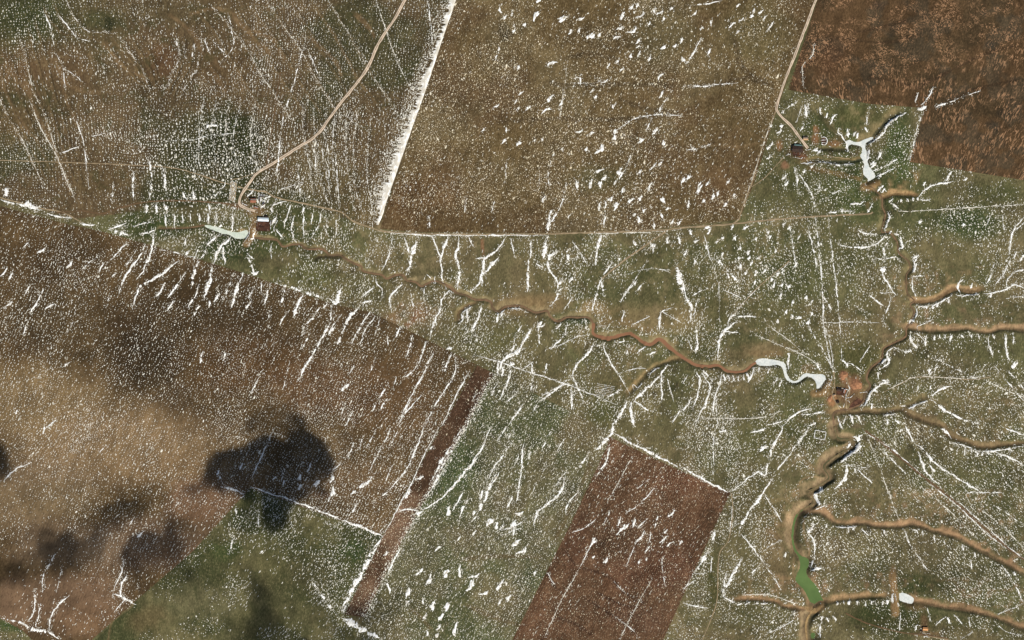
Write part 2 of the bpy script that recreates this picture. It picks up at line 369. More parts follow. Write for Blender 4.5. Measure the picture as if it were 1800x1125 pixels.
CG = tint_layer((100, 91, 58))
mottle(CG, 260, (84, 86, 50), .48, .62, .7, 1); mottle(CG, 120, (114, 98, 66), .54, .68, .6, 2); mottle(CG, 60, (74, 70, 42), .56, .7, .5, 4)
NW = inside(MX, MY, W([(-900, -900), (803, -900), (803, -60), (800, 0), (668, 402), (470, 345), (130, 385), (0, 345), (-900, 200)]))
def masked(c, m, amt): blend(CG, ALL, amt * m, c)
masked((82, 65, 42), NW.astype(float), .9)
nwn = fbm(MX, MY, 220, 6, 4)
masked((62, 62, 36), NW * smooth(.5, .62, nwn), .7); masked((96, 76, 50), NW * smooth(.5, .38, nwn), .6); masked((58, 64, 34), NW * smooth(150, 40, 562.5 - MY / S) * smooth(260, 120, 900 + MX / S), .5)
for a in [(60, 30, 60, 40, (56, 62, 32), .7), (190, 35, 40, 22, (56, 60, 32), .7), (300, 20, 120, 22, (72, 64, 40), .5), (20, 120, 60, 60, (110, 82, 52), .6), (110, 110, 60, 50, (108, 82, 54), .55), (280, 110, 40, 40, (92, 62, 38), .6),
          (30, 215, 70, 40, (104, 80, 50), .6), (300, 170, 90, 40, (76, 62, 40), .5), (390, 110, 60, 40, (96, 74, 46), .5), (410, 245, 100, 60, (40, 46, 22), .95), (300, 320, 70, 28, (58, 62, 32), .6), (330, 350, 90, 22, (50, 56, 28), .8),
          (180, 320, 60, 25, (92, 74, 46), .6), (560, 310, 60, 50, (92, 80, 48), .6), (540, 380, 80, 40, (64, 68, 36), .6), (640, 370, 40, 40, (100, 84, 50), .6), (430, 315, 50, 40, (46, 52, 26), .8), (190, 42, 12, 16, (34, 38, 20), .8)]:
    blob(CG, *a[:4], a[4], a[5])
for p in [((95, 100), (120, 150), (180, 165)), ((5, 150), (40, 220), (70, 250)), ((40, 120), (60, 190), (100, 270), (130, 350)), ((105, 100), (115, 170), (140, 230)), ((290, 20), (340, 60), (395, 130)), ((340, 60), (360, 100), (400, 170)), ((400, 20), (440, 60), (480, 100)),
          ((180, 70), (220, 120), (270, 140)), ((540, 60), (590, 110), (600, 140)), ((620, 20), (650, 50), (660, 70)), ((410, 100), (425, 140), (425, 165)), ((60, 170), (20, 130), (0, 90)), ((430, 50), (480, 70), (500, 110)), ((330, 25), (380, 15), (420, 30))]:
    stroke(CG, p, 5, (118, 92, 60), .65)
def loft(A, B, n): A, B = spline(np.array(A, float), 12)[:], spline(np.array(B, float), 12); m = 14; f = lambda P: np.stack([np.interp(np.linspace(0, 1, m), np.linspace(0, 1, len(P)), P[:, c]) for c in (0, 1)], 1); A, B = f(A), f(B); return [[tuple(p) for p in A + (B - A) * ((k + .5 * rng.random()) / max(1, n - 1)) + np.cumsum(rng.normal(0, 1.1, (m, 2)), 0)] for k in range(n)]
RILLS = (loft([(330, 5), (380, 60), (430, 140), (475, 215)], [(565, 0), (600, 60), (640, 130), (690, 210)], 8) + loft([(62, 15), (82, 90), (110, 200), (150, 340)], [(-15, 120), (5, 190), (40, 260), (75, 340)], 6) + loft([(175, 70), (215, 112), (262, 160)], [(235, 55), (262, 105), (280, 155)], 5)
         + loft([(305, 60), (312, 105), (288, 160)], [(348, 65), (342, 115), (312, 170)], 4) + loft([(70, 10), (95, 60), (150, 75)], [(110, 0), (140, 50), (200, 60)], 3) + loft([(355, 170), (345, 240), (350, 300)], [(440, 170), (430, 240), (440, 300)], 5) + loft([(520, 180), (530, 280), (545, 350)], [(650, 200), (640, 290), (655, 380)], 7))
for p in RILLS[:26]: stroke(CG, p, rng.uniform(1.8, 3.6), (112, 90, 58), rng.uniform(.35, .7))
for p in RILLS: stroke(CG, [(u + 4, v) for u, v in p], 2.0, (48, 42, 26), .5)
# valley grassland
for a in [(1500, 330, 110, 60, (62, 74, 36), .8), (1470, 230, 90, 50, (66, 76, 38), .8), (1580, 250, 30, 60, (58, 74, 34), .8), (1690, 390, 90, 36, (54, 68, 34), .9), (1500, 205, 60, 22, (84, 82, 44), .8), (1740, 340, 80, 30, (70, 76, 40), .7), (1400, 330, 70, 60, (74, 76, 42), .7),
          (1660, 440, 70, 34, (104, 94, 60), .7), (1500, 640, 70, 40, (74, 74, 36), .8), (1250, 520, 150, 80, (84, 78, 46), .6), (1380, 480, 70, 70, (68, 74, 38), .6), (1130, 560, 110, 34, (128, 108, 70), .8), (930, 535, 90, 18, (132, 108, 70), .8), (960, 470, 60, 40, (100, 90, 56), .6),
          (1340, 615, 60, 18, (122, 100, 66), .8), (1040, 545, 40, 20, (130, 106, 68), .8), (600, 500, 80, 30, (88, 84, 48), .6), (540, 480, 60, 30, (76, 80, 40), .7), (300, 400, 90, 25, (54, 66, 32), .9), (400, 435, 90, 28, (46, 58, 28), .9), (510, 415, 80, 40, (58, 66, 32), .8), (270, 385, 60, 20, (52, 64, 30), .8),
          (740, 550, 30, 20, (128, 92, 62), .6), (690, 560, 22, 14, (128, 92, 62), .5), (1020, 600, 30, 30, (104, 90, 56), .7), (1100, 680, 60, 30, (90, 82, 48), .6), (1060, 720, 30, 40, (70, 74, 36), .7), (1010, 560, 45, 12, (52, 66, 40), .8), (860, 600, 70, 30, (84, 84, 46), .6), (1380, 760, 90, 50, (72, 74, 38), .6),
          (1540, 900, 90, 40, (96, 86, 54), .6), (1620, 1025, 55, 24, (52, 62, 28), .85), (1570, 1085, 90, 32, (52, 62, 28), .85), (1590, 1100, 140, 22, (64, 60, 32), .6), (1500, 800, 60, 30, (82, 82, 44), .6), (1360, 950, 30, 60, (112, 92, 60), .6), (1370, 1010, 40, 30, (104, 86, 56), .6), (1255, 1020, 16, 60, (76, 74, 38), .8),
          (1350, 900, 60, 40, (90, 80, 48), .5), (1700, 1000, 90, 50, (76, 70, 46), .5), (1560, 1000, 60, 40, (78, 70, 46), .5), (1330, 1080, 90, 40, (84, 82, 48), .5), (1680, 930, 110, 60, (84, 76, 50), .5), (1690, 780, 100, 50, (86, 76, 50), .6), (1650, 650, 110, 40, (92, 82, 54), .6)]:
    blob(CG, *a[:4], a[4], a[5])
SWG = [(438, 856), (672, 942), (606, 1080), (680, 1190), (100, 1190), (240, 1055), (340, 968), (408, 893)]
m = inside(MX, MY, W(SWG)); sn = fbm(MX, MY, 130, 3, 4)
masked((80, 78, 46), m.astype(float), .9); masked((56, 62, 32), m * smooth(.5, .62, sn), .7); masked((104, 96, 60), m * smooth(.46, .36, sn), .8)
for a in [(350, 1060, 90, 36, (104, 98, 64), .75), (450, 1000, 70, 40, (96, 90, 54), .6), (420, 915, 34, 22, (48, 56, 28), .8), (620, 965, 26, 26, (50, 66, 32), .8), (400, 970, 30, 20, (60, 72, 34), .7), (440, 1090, 60, 30, (84, 80, 46), .6), (550, 1010, 50, 40, (76, 72, 44), .7), (260, 1090, 40, 30, (112, 92, 58), .5), (205, 1062, 14, 14, (52, 72, 34), .9), (30, 1100, 40, 14, (58, 74, 36), .9)]:  # the first blob paints pale cloud haze into the grass colour
    blob(CG, *a[:4], a[4], a[5])
for p, w, c, a in [(((205, 1075), (195, 1100), (190, 1130)), 3, (120, 96, 62), .6), (((215, 1062), (235, 1062), (200, 1090)), 2.5, (126, 108, 72), .6), (((150, 1110), (170, 1080), (190, 1050)), 6, (112, 80, 50), .6), (T(5, (740, 130), (745, 180), (750, 230)), 4, (140, 92, 62), .7),
                   (T(5, (410, 500), (370, 570), (330, 600)), 7, (132, 92, 62), .7), (T(5, (330, 470), (280, 540)), 6, (132, 98, 66), .6), (T(9, (500, 800), (560, 800), (600, 800)), 3, (130, 104, 68), .7), (T(9, (500, 820), (600, 825)), 3, (128, 104, 70), .7),
                   (T(9, (480, 500), (520, 520), (580, 520)), 6, (124, 100, 66), .6), (T(9, (430, 540), (500, 580), (530, 590)), 9, (118, 94, 62), .6), (T(9, (460, 390), (560, 380), (620, 360)), 5, (122, 104, 68), .6), (T(9, (1105, 790), (1110, 850)), 7, (130, 98, 66), .8), (T(9, (640, 180), (700, 230), (740, 250)), 6, (128, 104, 70), .6),
                   (T(3, (640, 880), (760, 905), (900, 935), (960, 960)), 6, (128, 98, 58), .6), (T(3, (960, 960), (990, 990), (1020, 985)), 9, (136, 102, 62), .8), (T(5, (880, 480), (980, 470), (1080, 480)), 9, (132, 106, 68), .7), (T(5, (1340, 600), (1440, 560), (1560, 600), (1660, 620)), 9, (130, 106, 68), .7),
                   (T(6, (340, 740), (440, 740), (540, 745)), 8, (126, 102, 66), .75), (T(6, (620, 820), (700, 815)), 8, (112, 88, 58), .6)]:
    stroke(CG, p, w, c, a)
# banks and floors of the watercourses
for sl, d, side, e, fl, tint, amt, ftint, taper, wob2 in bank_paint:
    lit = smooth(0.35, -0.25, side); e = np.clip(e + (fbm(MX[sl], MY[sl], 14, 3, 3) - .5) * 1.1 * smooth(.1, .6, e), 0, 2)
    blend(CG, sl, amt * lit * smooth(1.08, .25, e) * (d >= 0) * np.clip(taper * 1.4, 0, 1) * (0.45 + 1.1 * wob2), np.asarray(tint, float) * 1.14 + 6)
    blend(CG, sl, .4 * (1 - lit) * smooth(1.0, .6, e) * np.clip(taper, 0, 1), (58, 52, 36))  # shade painted dark into the colour of the bank turned from the sun
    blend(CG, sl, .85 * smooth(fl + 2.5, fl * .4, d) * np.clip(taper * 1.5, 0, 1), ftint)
for p, w, c, am in [(T(9, (815, 20), (828, 62), (890, 72), (870, 112), (800, 165), (748, 215)), 1.6, (156, 130, 92), .8), (T(9, (770, 255), (755, 285), (690, 332), (655, 342)), 1.6, (150, 124, 86), .8), (T(9, (600, 330), (625, 285), (660, 268), (740, 265)), 1.8, (144, 116, 80), .7), (T(9, (665, 330), (680, 310), (660, 280)), 1.4, (140, 116, 80), .7),
                    (T(9, (575, 500), (560, 560), (585, 640)), 4, (124, 102, 70), .7), (T(9, (640, 470), (640, 560), (665, 640), (672, 700)), 3, (138, 112, 78), .7), (T(9, (590, 680), (585, 760), (595, 800)), 2.5, (140, 112, 78), .7), (T(9, (680, 800), (730, 860), (745, 900)), 2.5, (146, 118, 82), .7), (T(6, (1000, 830), (1040, 780), (1055, 720)), 3, (122, 102, 70), .6), (T(6, (975, 900), (960, 950), (930, 1000)), 3, (130, 106, 72), .6)]:
    stroke(CG, p, w, c, am, rough=.3)
# bare earth around the farms, pond rims
EARTH, RUST = (128, 98, 66), (156, 96, 60)
for a in [(452, 372, 26, 12, (124, 90, 58), .7), (448, 396, 8, 22, (126, 94, 58), .8), (440, 352, 18, 14, (84, 64, 42), .6), (420, 362, 20, 6, (118, 76, 48), .7), (438, 412, 10, 14, (118, 96, 60), .7), (425, 405, 8, 5, (140, 112, 70), .6),
          (1434, 228, 7, 8, (142, 98, 62), .9), (1433, 245, 8, 12, (142, 98, 62), .9), (1466, 253, 14, 6, (140, 100, 62), .9), (1370, 256, 7, 11, (140, 100, 62), .9), (1379, 291, 9, 8, (140, 96, 68), .8), (1400, 268, 22, 14, (92, 64, 44), .8), (1410, 276, 10, 6, (120, 76, 50), .8), (1420, 285, 24, 5, (128, 98, 58), .5),
          (1470, 690, 22, 16, (110, 84, 54), .7), (1462, 705, 12, 12, (150, 100, 62), .8), (1490, 690, 30, 26, (112, 80, 54), .75), (1476, 722, 24, 7, (132, 104, 68), .85), (1515, 690, 16, 14, (112, 88, 56), .7), (1484, 662, 12, 14, (146, 100, 68), .8), (1503, 676, 16, 17, (146, 100, 68), .8), (1494, 668, 14, 10, (138, 98, 66), .7), (1510, 705, 16, 8, (96, 64, 46), .7), (1455, 690, 10, 8, (128, 100, 62), .7), (1448, 695, 16, 4, (120, 96, 60), .6),
          (1570, 1015, 7, 20, (122, 92, 60), .7), (1572, 1070, 8, 14, (122, 92, 60), .8), (1612, 1065, 24, 10, (110, 84, 54), .6), (1625, 1105, 14, 9, (96, 74, 46), .6), (1630, 1115, 34, 5, (110, 80, 52), .6), (1625, 1090, 8, 20, (96, 66, 44), .6)]:
    blob(CG, *a[:4], a[4], a[5], rough=.35)
for P in DAM_L:
    sl = subP(P, 20); d, *_ = seg_dist(MX[sl], MY[sl], P); blend(CG, sl, .8 * smooth(13, 6, d), (138, 106, 66))

CN = tint_layer((96, 77, 45)); mottle(CN, 200, (90, 68, 42), .5, .65, .7, 2); mottle(CN, 130, (106, 90, 58), .52, .66, .6, 5)
for a in [(740, 360, 110, 60, (92, 66, 37), .85), (850, 385, 150, 30, (88, 68, 40), .8), (885, 55, 18, 18, (60, 50, 32), .8), (820, 30, 60, 30, (92, 70, 44), .6), (1060, 310, 60, 30, (76, 74, 44), .7), (1080, 60, 110, 50, (82, 66, 40), .6), (1160, 60, 60, 60, (84, 76, 46), .5), (990, 395, 50, 14, (92, 76, 50), .7), (1330, 60, 70, 90, (94, 84, 50), .6), (1260, 330, 40, 50, (104, 76, 46), .6), (1110, 370, 40, 24, (90, 72, 44), .6)]:
    blob(CN, *a[:4], a[4], a[5])
for p in [((950, 145), (1010, 150), (1100, 148), (1200, 150)), ((880, 215), (980, 208), (1080, 210), (1200, 200)), ((1200, 152), (1260, 148), (1310, 138), (1370, 150)), ((1080, 170), (1130, 190), (1200, 200)), ((980, 105), (1040, 95), (1100, 110)), ((1290, 60), (1300, 110), (1330, 140))]:
    stroke(CN, p, 6, (70, 56, 36), .6)
for p in [((1340, 185), (1300, 190), (1280, 192)), ((1290, 220), (1320, 235), (1345, 248)), ((1340, 250), (1300, 258), (1250, 255))]: stroke(CN, p, 3, (122, 96, 62), .5)

CE = tint_layer((82, 60, 36)); mottle(CE, 140, (70, 55, 34), .5, .62, .9, 3); mottle(CE, 60, (68, 58, 42), .56, .66, .7, 1)
for a in [(1570, 50, 13, 13, (58, 48, 34), .9), (1740, 80, 12, 8, (60, 54, 42), .9), (1745, 222, 14, 12, (58, 50, 38), .9), (1762, 200, 14, 8, (60, 50, 36), .8), (1545, 10, 16, 8, (64, 50, 36), .7), (1790, 190, 10, 8, (58, 50, 38), .8), (1600, 100, 10, 8, (64, 54, 38), .8), (1460, 100, 30, 40, (82, 52, 32), .5), (1400, 110, 20, 40, (84, 56, 36), .6)]:
    blob(CE, *a[:4], a[4], a[5])
for p in [((1435, 60), (1500, 70), (1560, 75), (1620, 60)), ((1500, 58), (1540, 50), (1600, 35)), ((1800, 75), (1720, 100), (1660, 130), (1600, 160)), ((1800, 140), (1720, 155), (1640, 190)), ((1520, 135), (1580, 145), (1630, 160)), ((1435, 55), (1430, 100), (1412, 120), (1412, 150))]:
    stroke(CE, p, 4, (60, 44, 28), .7)

CS = tint_layer((84, 65, 38)); mottle(CS, 180, (96, 74, 44), .5, .65, .6, 4); mottle(CS, 70, (70, 54, 36), .54, .68, .5, 6)
for a in [(240, 620, 95, 65, (54, 41, 24), .9), (330, 540, 190, 60, (62, 47, 27), .85), (110, 460, 140, 60, (66, 50, 30), .7), (90, 560, 110, 70, (70, 56, 34), .7), (60, 710, 150, 70, (128, 104, 68), .9), (190, 790, 220, 75, (134, 107, 72), .9), (340, 830, 150, 50, (124, 97, 64), .8), (60, 860, 130, 70, (128, 104, 74), .85), (440, 640, 110, 70, (86, 60, 33), .8), (560, 690, 120, 60, (98, 70, 44), .7), (350, 885, 80, 44, (122, 90, 64), .85), (260, 960, 110, 60, (108, 84, 62), .8), (100, 1050, 150, 60, (118, 90, 66), .8), (150, 1100, 60, 40, (128, 96, 66), .75), (120, 950, 120, 44, (116, 94, 70), .7),
          (600, 850, 110, 40, (110, 84, 54), .7), (700, 700, 90, 80, (104, 76, 46), .6), (560, 800, 60, 40, (106, 84, 54), .7), (650, 920, 40, 20, (118, 92, 60), .6), (400, 430, 60, 40, (76, 56, 36), .6), (60, 880, 110, 44, (116, 95, 64), .75), (560, 870, 20, 8, (116, 78, 44), .7), (330, 990, 60, 40, (104, 78, 56), .7)]:
    blob(CS, *a[:4], a[4], a[5])
CT = tint_layer((80, 57, 38)); mottle(CT, 60, (68, 46, 31), .5, .65, .7, 2)
for a in [(815, 700, 50, 50, (66, 44, 29), .8), (700, 930, 40, 60, (122, 92, 68), .8), (720, 880, 30, 26, (118, 88, 64), .7), (650, 1050, 40, 34, (112, 82, 58), .7), (638, 1070, 24, 18, (66, 46, 32), .8)]: blob(CT, *a[:4], a[4], a[5])
CM = tint_layer((88, 84, 54)); mottle(CM, 110, (72, 80, 44), .5, .63, .7, 1); mottle(CM, 80, (106, 92, 62), .55, .68, .5, 5)
for a in [(800, 820, 60, 90, (58, 74, 38), .8), (850, 730, 50, 50, (64, 74, 40), .7), (780, 900, 50, 30, (70, 82, 46), .6), (1020, 760, 40, 40, (100, 86, 54), .7), (950, 850, 80, 60, (90, 84, 54), .5), (900, 960, 90, 40, (104, 96, 66), .6), (760, 1000, 60, 50, (82, 80, 50), .6), (700, 1080, 60, 40, (90, 80, 48), .6), (870, 1060, 60, 40, (102, 88, 58), .6), (690, 1070, 24, 26, (46, 50, 28), .6)]: blob(CM, *a[:4], a[4], a[5])
for p in [((1045, 800), (1010, 880), (970, 960)), ((800, 985), (870, 978), (960, 980)), ((810, 1060), (880, 1090), (950, 1110)), ((720, 1070), (740, 1085), (760, 1110))]: stroke(CM, p, 5, (92, 74, 46), .6)
CR = tint_layer((92, 65, 43)); mottle(CR, 120, (82, 58, 38), .5, .65, .7, 3); mottle(CR, 90, (102, 70, 47), .54, .66, .6, 6)
for a in [(1150, 1000, 90, 40, (94, 60, 42), .6), (1200, 840, 60, 30, (106, 66, 44), .5), (1010, 960, 26, 60, (80, 52, 36), .6), (1120, 1090, 60, 30, (84, 58, 42), .6)]: blob(CR, *a[:4], a[4], a[5])
for p in [T(8, (1080, 760), (1130, 850), (1160, 860)), T(8, (1240, 740), (1330, 760), (1420, 800), (1500, 880), (1640, 950)), T(8, (1250, 885), (1350, 945), (1430, 995), (1520, 1060), (1570, 1115)), T(8, (1340, 870), (1450, 930), (1560, 960)), T(8, (1120, 1000), (1230, 1040), (1340, 1110)), T(8, (1180, 650), (1210, 700), (1240, 740))]:
    stroke(CR, p, 3.5, (64, 42, 30), .75, rough=.3)

# ================================================================== GROUND AND FIELDS AS MESHES
FIELD_Z = 0.12
LV = np.stack([MX, MY, H], -1)
M_ground = soil("grassland", ang=8, pale=(150, 132, 92), pale_amt=.42, dark_amt=.5, tuft=.45, tuft_col=(50, 58, 28))
M_north = soil("stubble", ang=15, pale=(158, 138, 102), pale_amt=.55, dark_amt=.6, tuft=.15, tuft_col=(62, 60, 34), rows=.35)
M_sw = soil("winter_soil", ang=24, pale=(132, 108, 76), pale_amt=.3, dark_amt=.5, rows=.55, row_w=7)
M_strip = soil("turned_soil", ang=29, pale=(150, 118, 92), pale_amt=.5, dark_amt=.4, rows=.9, row_w=5)
M_mid = soil("young_crop", ang=25, pale=(158, 146, 106), pale_amt=.55, dark_amt=.45, tuft=.3, rows=.5, row_w=7)
M_red = soil("red_plough", ang=27, pale=(154, 120, 90), pale_amt=.65, dark_amt=.5, rows=.95, row_w=6)
def plough_mat():
    """dark plough land with tan wavy bare patches fanning over the slope"""
    m = soil("dark_plough", ang=20, pale=(150, 112, 76), pale_amt=.25, dark_amt=.5)
    nt = m.node_tree; b = nt.nodes["Principled BSDF"]; src = b.inputs["Base Color"].links[0].from_socket
    at = N(nt, "ShaderNodeAttribute", attribute_name="fan"); a2 = N(nt, "ShaderNodeAttribute", attribute_name="reach")
    cv = N(nt, "ShaderNodeCombineXYZ"); nt.links.new(at.outputs["Fac"], cv.inputs[0]); nt.links.new(math_n(nt, 'MULTIPLY', a2.outputs["Fac"], .22), cv.inputs[1])
    streak = noise(nt, cv.outputs[0], .27, 2.5, .55, 1.0)
    blot = noise(nt, rotated(nt, 0), .14, 2.0, .5, 1.8)
    a3 = N(nt, "ShaderNodeAttribute", attribute_name="blotchy")
    mx = N(nt, "ShaderNodeMix", data_type='FLOAT'); nt.links.new(a3.outputs["Fac"], mx.inputs[0]); nt.links.new(streak, mx.inputs[2]); nt.links.new(blot, mx.inputs[3])
    f = ramp(nt, mx.outputs[0], .535, .585)
    patch = ramp(nt, noise(nt, rotated(nt, 0), .018, 4.0, .6, .5), .42, .58)
    f = math_n(nt, 'MULTIPLY', math_n(nt, 'MULTIPLY', f, patch), .9)
    nt.links.new(mixc(nt, f, src, rgba((160, 118, 82))), b.inputs["Base Color"])
    return m
M_ne = plough_mat()

FIELDS = [("stubble_field", F_N, CN, M_north, "wide brown stubble field dusted with fine snow, right of the long snowbank", "field"),
          ("ploughed_field", F_NE, CE, M_ne, "dark brown ploughed field with tan wavy bare patches beside the frozen pond", "field"),
          ("winter_field", F_SW, CS, M_sw, "largest brown field, speckled all over with wind-blown snow", "field"),
          ("turned_strip", F_STRIP, CT, M_strip, "narrow dark brown turned strip between brown and green fields", "field"),
          ("green_field", F_GREEN, CM, M_mid, "green field with slanting snow streaks and scattered white drifts", "field"),
          ("red_field", F_RED, CR, M_red, "reddish brown ploughed field with dark furrow lines", "field")]
covered = np.zeros((NY - 1, NX - 1), bool)
idx = np.arange(NX * NY).reshape(NY, NX)
def clip_poly(poly, a, b, sgn):
    out = []; ex, ey = b[0] - a[0], b[1] - a[1]
    side = [sgn * (ex * (p[1] - a[1]) - ey * (p[0] - a[0])) for p in poly]
    for i in range(len(poly)):
        p, q, s, t = poly[i], poly[(i + 1) % len(poly)], side[i], side[(i + 1) % len(poly)]
        if s >= 0: out.append(p)
        if s * t < 0: f = s / (s - t); out.append(tuple(p[k] + f * (q[k] - p[k]) for k in range(len(p))))
    return out
for name, poly, C, mat, label, cat in FIELDS:
    P = W(poly); area = 0.5 * np.sum(P[:, 0] * np.roll(P[:, 1], -1) - np.roll(P[:, 0], -1) * P[:, 1]); sgn = 1 if area > 0 else -1
    ins = inside(MX, MY, P)
    k4 = ins[:-1, :-1].astype(int) + ins[1:, :-1] + ins[:-1, 1:] + ins[1:, 1:]
    full = k4 == 4; part = np.zeros_like(full)
    for i in range(len(P)):                                  # cells that an edge passes through
        Q = resample(np.array([P[i], P[(i + 1) % len(P)]]), 0.8)
        part[np.clip(np.searchsorted(GY, Q[:, 1]) - 1, 0, NY - 2), np.clip(np.searchsorted(GX, Q[:, 0]) - 1, 0, NX - 2)] = True
    full &= ~part
    j, i = np.nonzero(full); q = np.stack([idx[j, i], idx[j, i + 1], idx[j + 1, i + 1], idx[j + 1, i]], 1)
    used = np.unique(q); remap = np.full(NX * NY, -1); remap[used] = np.arange(len(used))
    V = LV.reshape(-1, 3)[used]; CC = C.reshape(-1, 3)[used]
    F = remap[q].tolist(); V = V.tolist(); CC = CC.tolist()
    for j, i in zip(*np.nonzero(part)):
        cell = [tuple(LV[b, a]) + tuple(C[b, a]) for b, a in ((j, i), (j, i + 1), (j + 1, i + 1), (j + 1, i))]
        x0, x1, y0, y1 = GX[i], GX[i + 1], GY[j], GY[j + 1]
        for e in range(len(P)):
            a, b = P[e], P[(e + 1) % len(P)]
            if max(a[0], b[0]) < x0 or min(a[0], b[0]) > x1 or max(a[1], b[1]) < y0 or min(a[1], b[1]) > y1: continue
            s = [(b[0] - a[0]) * (y - a[1]) - (b[1] - a[1]) * (x - a[0]) for x in (x0, x1) for y in (y0, y1)]
            if min(s) < 0 < max(s): cell = clip_poly(cell, a, b, sgn)
            if len(cell) < 3: break
        if len(cell) >= 3:
            F.append(list(range(len(V), len(V) + len(cell)))); V += [c[:3] for c in cell]; CC += [c[3:] for c in cell]
    V = np.array(V); V[:, 2] += FIELD_Z; CC = np.array(CC); attrs = {"Col": CC}
    if name == "ploughed_field":
        cx, cy = wx(1560), wy(640); dx, dy = V[:, 0] - cx, V[:, 1] - cy; r = np.hypot(dx, dy)
        attrs["fan"] = np.arctan2(dx, dy) * 620.0; attrs["reach"] = r
        vv = 562.5 - V[:, 1] / S; uu = 900 + V[:, 0] / S
        attrs["blotchy"] = np.clip(smooth(135, 95, vv + (fbm(V[:, 0], V[:, 1], 90, 2) - .5) * 70) * smooth(1900, 1640, uu + (vv - 60) * .8) + .1, 0, 1)
    obj(name, new_mesh(name, V, F, mat, attrs), label=label, cat=cat, kind="structure")
    er = full.copy()
    er[1:-1, 1:-1] = full[1:-1, 1:-1] & full[:-2, 1:-1] & full[2:, 1:-1] & full[1:-1, :-2] & full[1:-1, 2:]
    covered |= er
j, i = np.nonzero(~covered)
q = np.stack([idx[j, i], idx[j, i + 1], idx[j + 1, i + 1], idx[j + 1, i]], 1)
used = np.unique(q); remap = np.full(NX * NY, -1, np.int64); remap[used] = np.arange(len(used))
obj("ground", new_mesh("ground", LV.reshape(-1, 3)[used], remap[q], M_ground, {"Col": CG.reshape(-1, 3)[used]}),
    label="rolling olive brown grassland cut by stream gullies", cat="grassland", kind="structure")

# ------------------------------------------------------------------ water, ice
def ice_mat(name, c, c2, rough=.5):
    m, nt, nd, lk, b = nodes_of(name); p = rotated(nt, 0)
    n = noise(nt, p, .05, 5.0, .65, .6); n2 = noise(nt, p, .2, 3.0, .6)
    cc = mixc(nt, ramp(nt, n, .40, .66), rgba(c), rgba(c2)); cc = mixc(nt, 1.0, cc, ramp_col(nt, n2, .88, 1.08), 'MULTIPLY')
    lk.new(cc, b.inputs["Base Color"]); b.inputs["Roughness"].default_value = rough; b.inputs["Specular IOR Level"].default_value = .2
    return m
M_ice = ice_mat("pond_ice", (214, 216, 210), (196, 203, 200)); M_iceg = ice_mat("green_ice", (206, 212, 196), (188, 200, 180))
M_green = plain("algae_water", (88, 114, 56), .55, .12, .02, (78, 104, 50), bump=.05, spec=.15)
M_mud = plain("muddy_water", (140, 94, 64), .6, .08, .03, None, bump=.05, spec=.15)
M_creek = plain("creek_water", (122, 92, 64), .6, .18, .05, (100, 78, 54), bump=.05, spec=.15)
def sheet(name, pts, z, mat, label, cat, thick=None):
    C = spline(np.vstack([W(pts), W(pts[:1])]), 2.5)[:-1]
    V = [(x, y, z) for x, y in C]; from mathutils.geometry import tessellate_polygon
    tr = [list(t) for t in tessellate_polygon([[Vector(v) for v in V]])]
    return obj(name, new_mesh(name, np.array(V), tr, mat), label=label, cat=cat, kind="structure")
sheet("frozen_pond", ICE_W, POND_Z[0], M_iceg, "pale green-white frozen pond west of the white roofed barn", "pond")
sheet("frozen_pond", ICE_E, POND_Z[1], M_ice, "hook-shaped frozen pond beside the farmyard with orange heaps", "pond")
sheet("frozen_pond", ICE_N, POND_Z[2], M_ice, "forked frozen pond below the ploughed field, east of the dark shed", "pond")
sheet("frozen_pond", ICE_S, POND_Z[3], M_ice, "small oval snow-covered pond beside an earth dam", "pond")
sheet("green_pond", GREEN, POND_Z[4], M_green, "narrow algae green pond widening in the stream gully", "pond")
sheet("green_pond", GREEN2, POND_Z[5], M_green, "tiny bright green pool below the dam of the green pond", "pond")

def ribbon(P, widths, zoff, nc=3, crown=0.0, level=False, jag=0.0, seed=0):
    """draped strip; widths in metres along the line"""
    n = len(P); t = np.gradient(P, axis=0); t /= np.maximum(np.hypot(t[:, 0], t[:, 1]), 1e-6)[:, None]; nrm = np.stack([-t[:, 1], t[:, 0]], 1)
    w = np.broadcast_to(widths, (n,)) * .5; s = np.linspace(-1, 1, nc)
    r = np.random.default_rng(seed)
    L = np.arange(n) * 3.0
    jl = 1 + jag * (vnoise(L / 14, L * 0 + seed, seed) * 2 - 1); jr = 1 + jag * (vnoise(L / 14 + 50, L * 0 + seed, seed + 1) * 2 - 1)
    ww = np.where(s[None] < 0, (w * jl)[:, None], (w * jr)[:, None])
    X = P[:, :1] + nrm[:, :1] * s * ww; Y = P[:, 1:] + nrm[:, 1:] * s * ww
    Z = np.repeat(Hz(P[:, 0], P[:, 1])[:, None], nc, 1) if level else Hz(X, Y)
    Z = Z + zoff + crown * (1 - s ** 2)
    V = np.stack([X, Y, Z], -1).reshape(-1, 3); g = np.arange(n * nc).reshape(n, nc)
    F = np.stack([g[:-1, :-1], g[:-1, 1:], g[1:, 1:], g[1:, :-1]], -1).reshape(-1, 4)
    uv = np.tile(s, (n, 1)).reshape(-1)
    return V, F, uv
def stream(name, pts, wd, mat, label, zoff=.45):
    P = spline(W(pts), 3.0); n = len(P); w = np.interp(np.linspace(0, 1, n), np.linspace(0, 1, len(wd)), wd) * S
    w = w * (0.75 + .5 * vnoise(np.arange(n) / 9.0, np.zeros(n) + len(pts), 3))
    V, F, uv = ribbon(P, w, zoff, 5, level=True)
    return obj(name, new_mesh(name, V, F, mat), label=label, cat="stream", kind="structure")
i1 = next(k for k, p in enumerate(R1) if p[0] > 1035); i2 = next(k for k, p in enumerate(R1) if p[0] > 1190)
stream("creek", R1[:i1 + 1], [2.6, 3.0, 2.6, 3.0, 3.2, 3.6, 3.6], M_creek, "winding brown creek running from the white roofed barn")
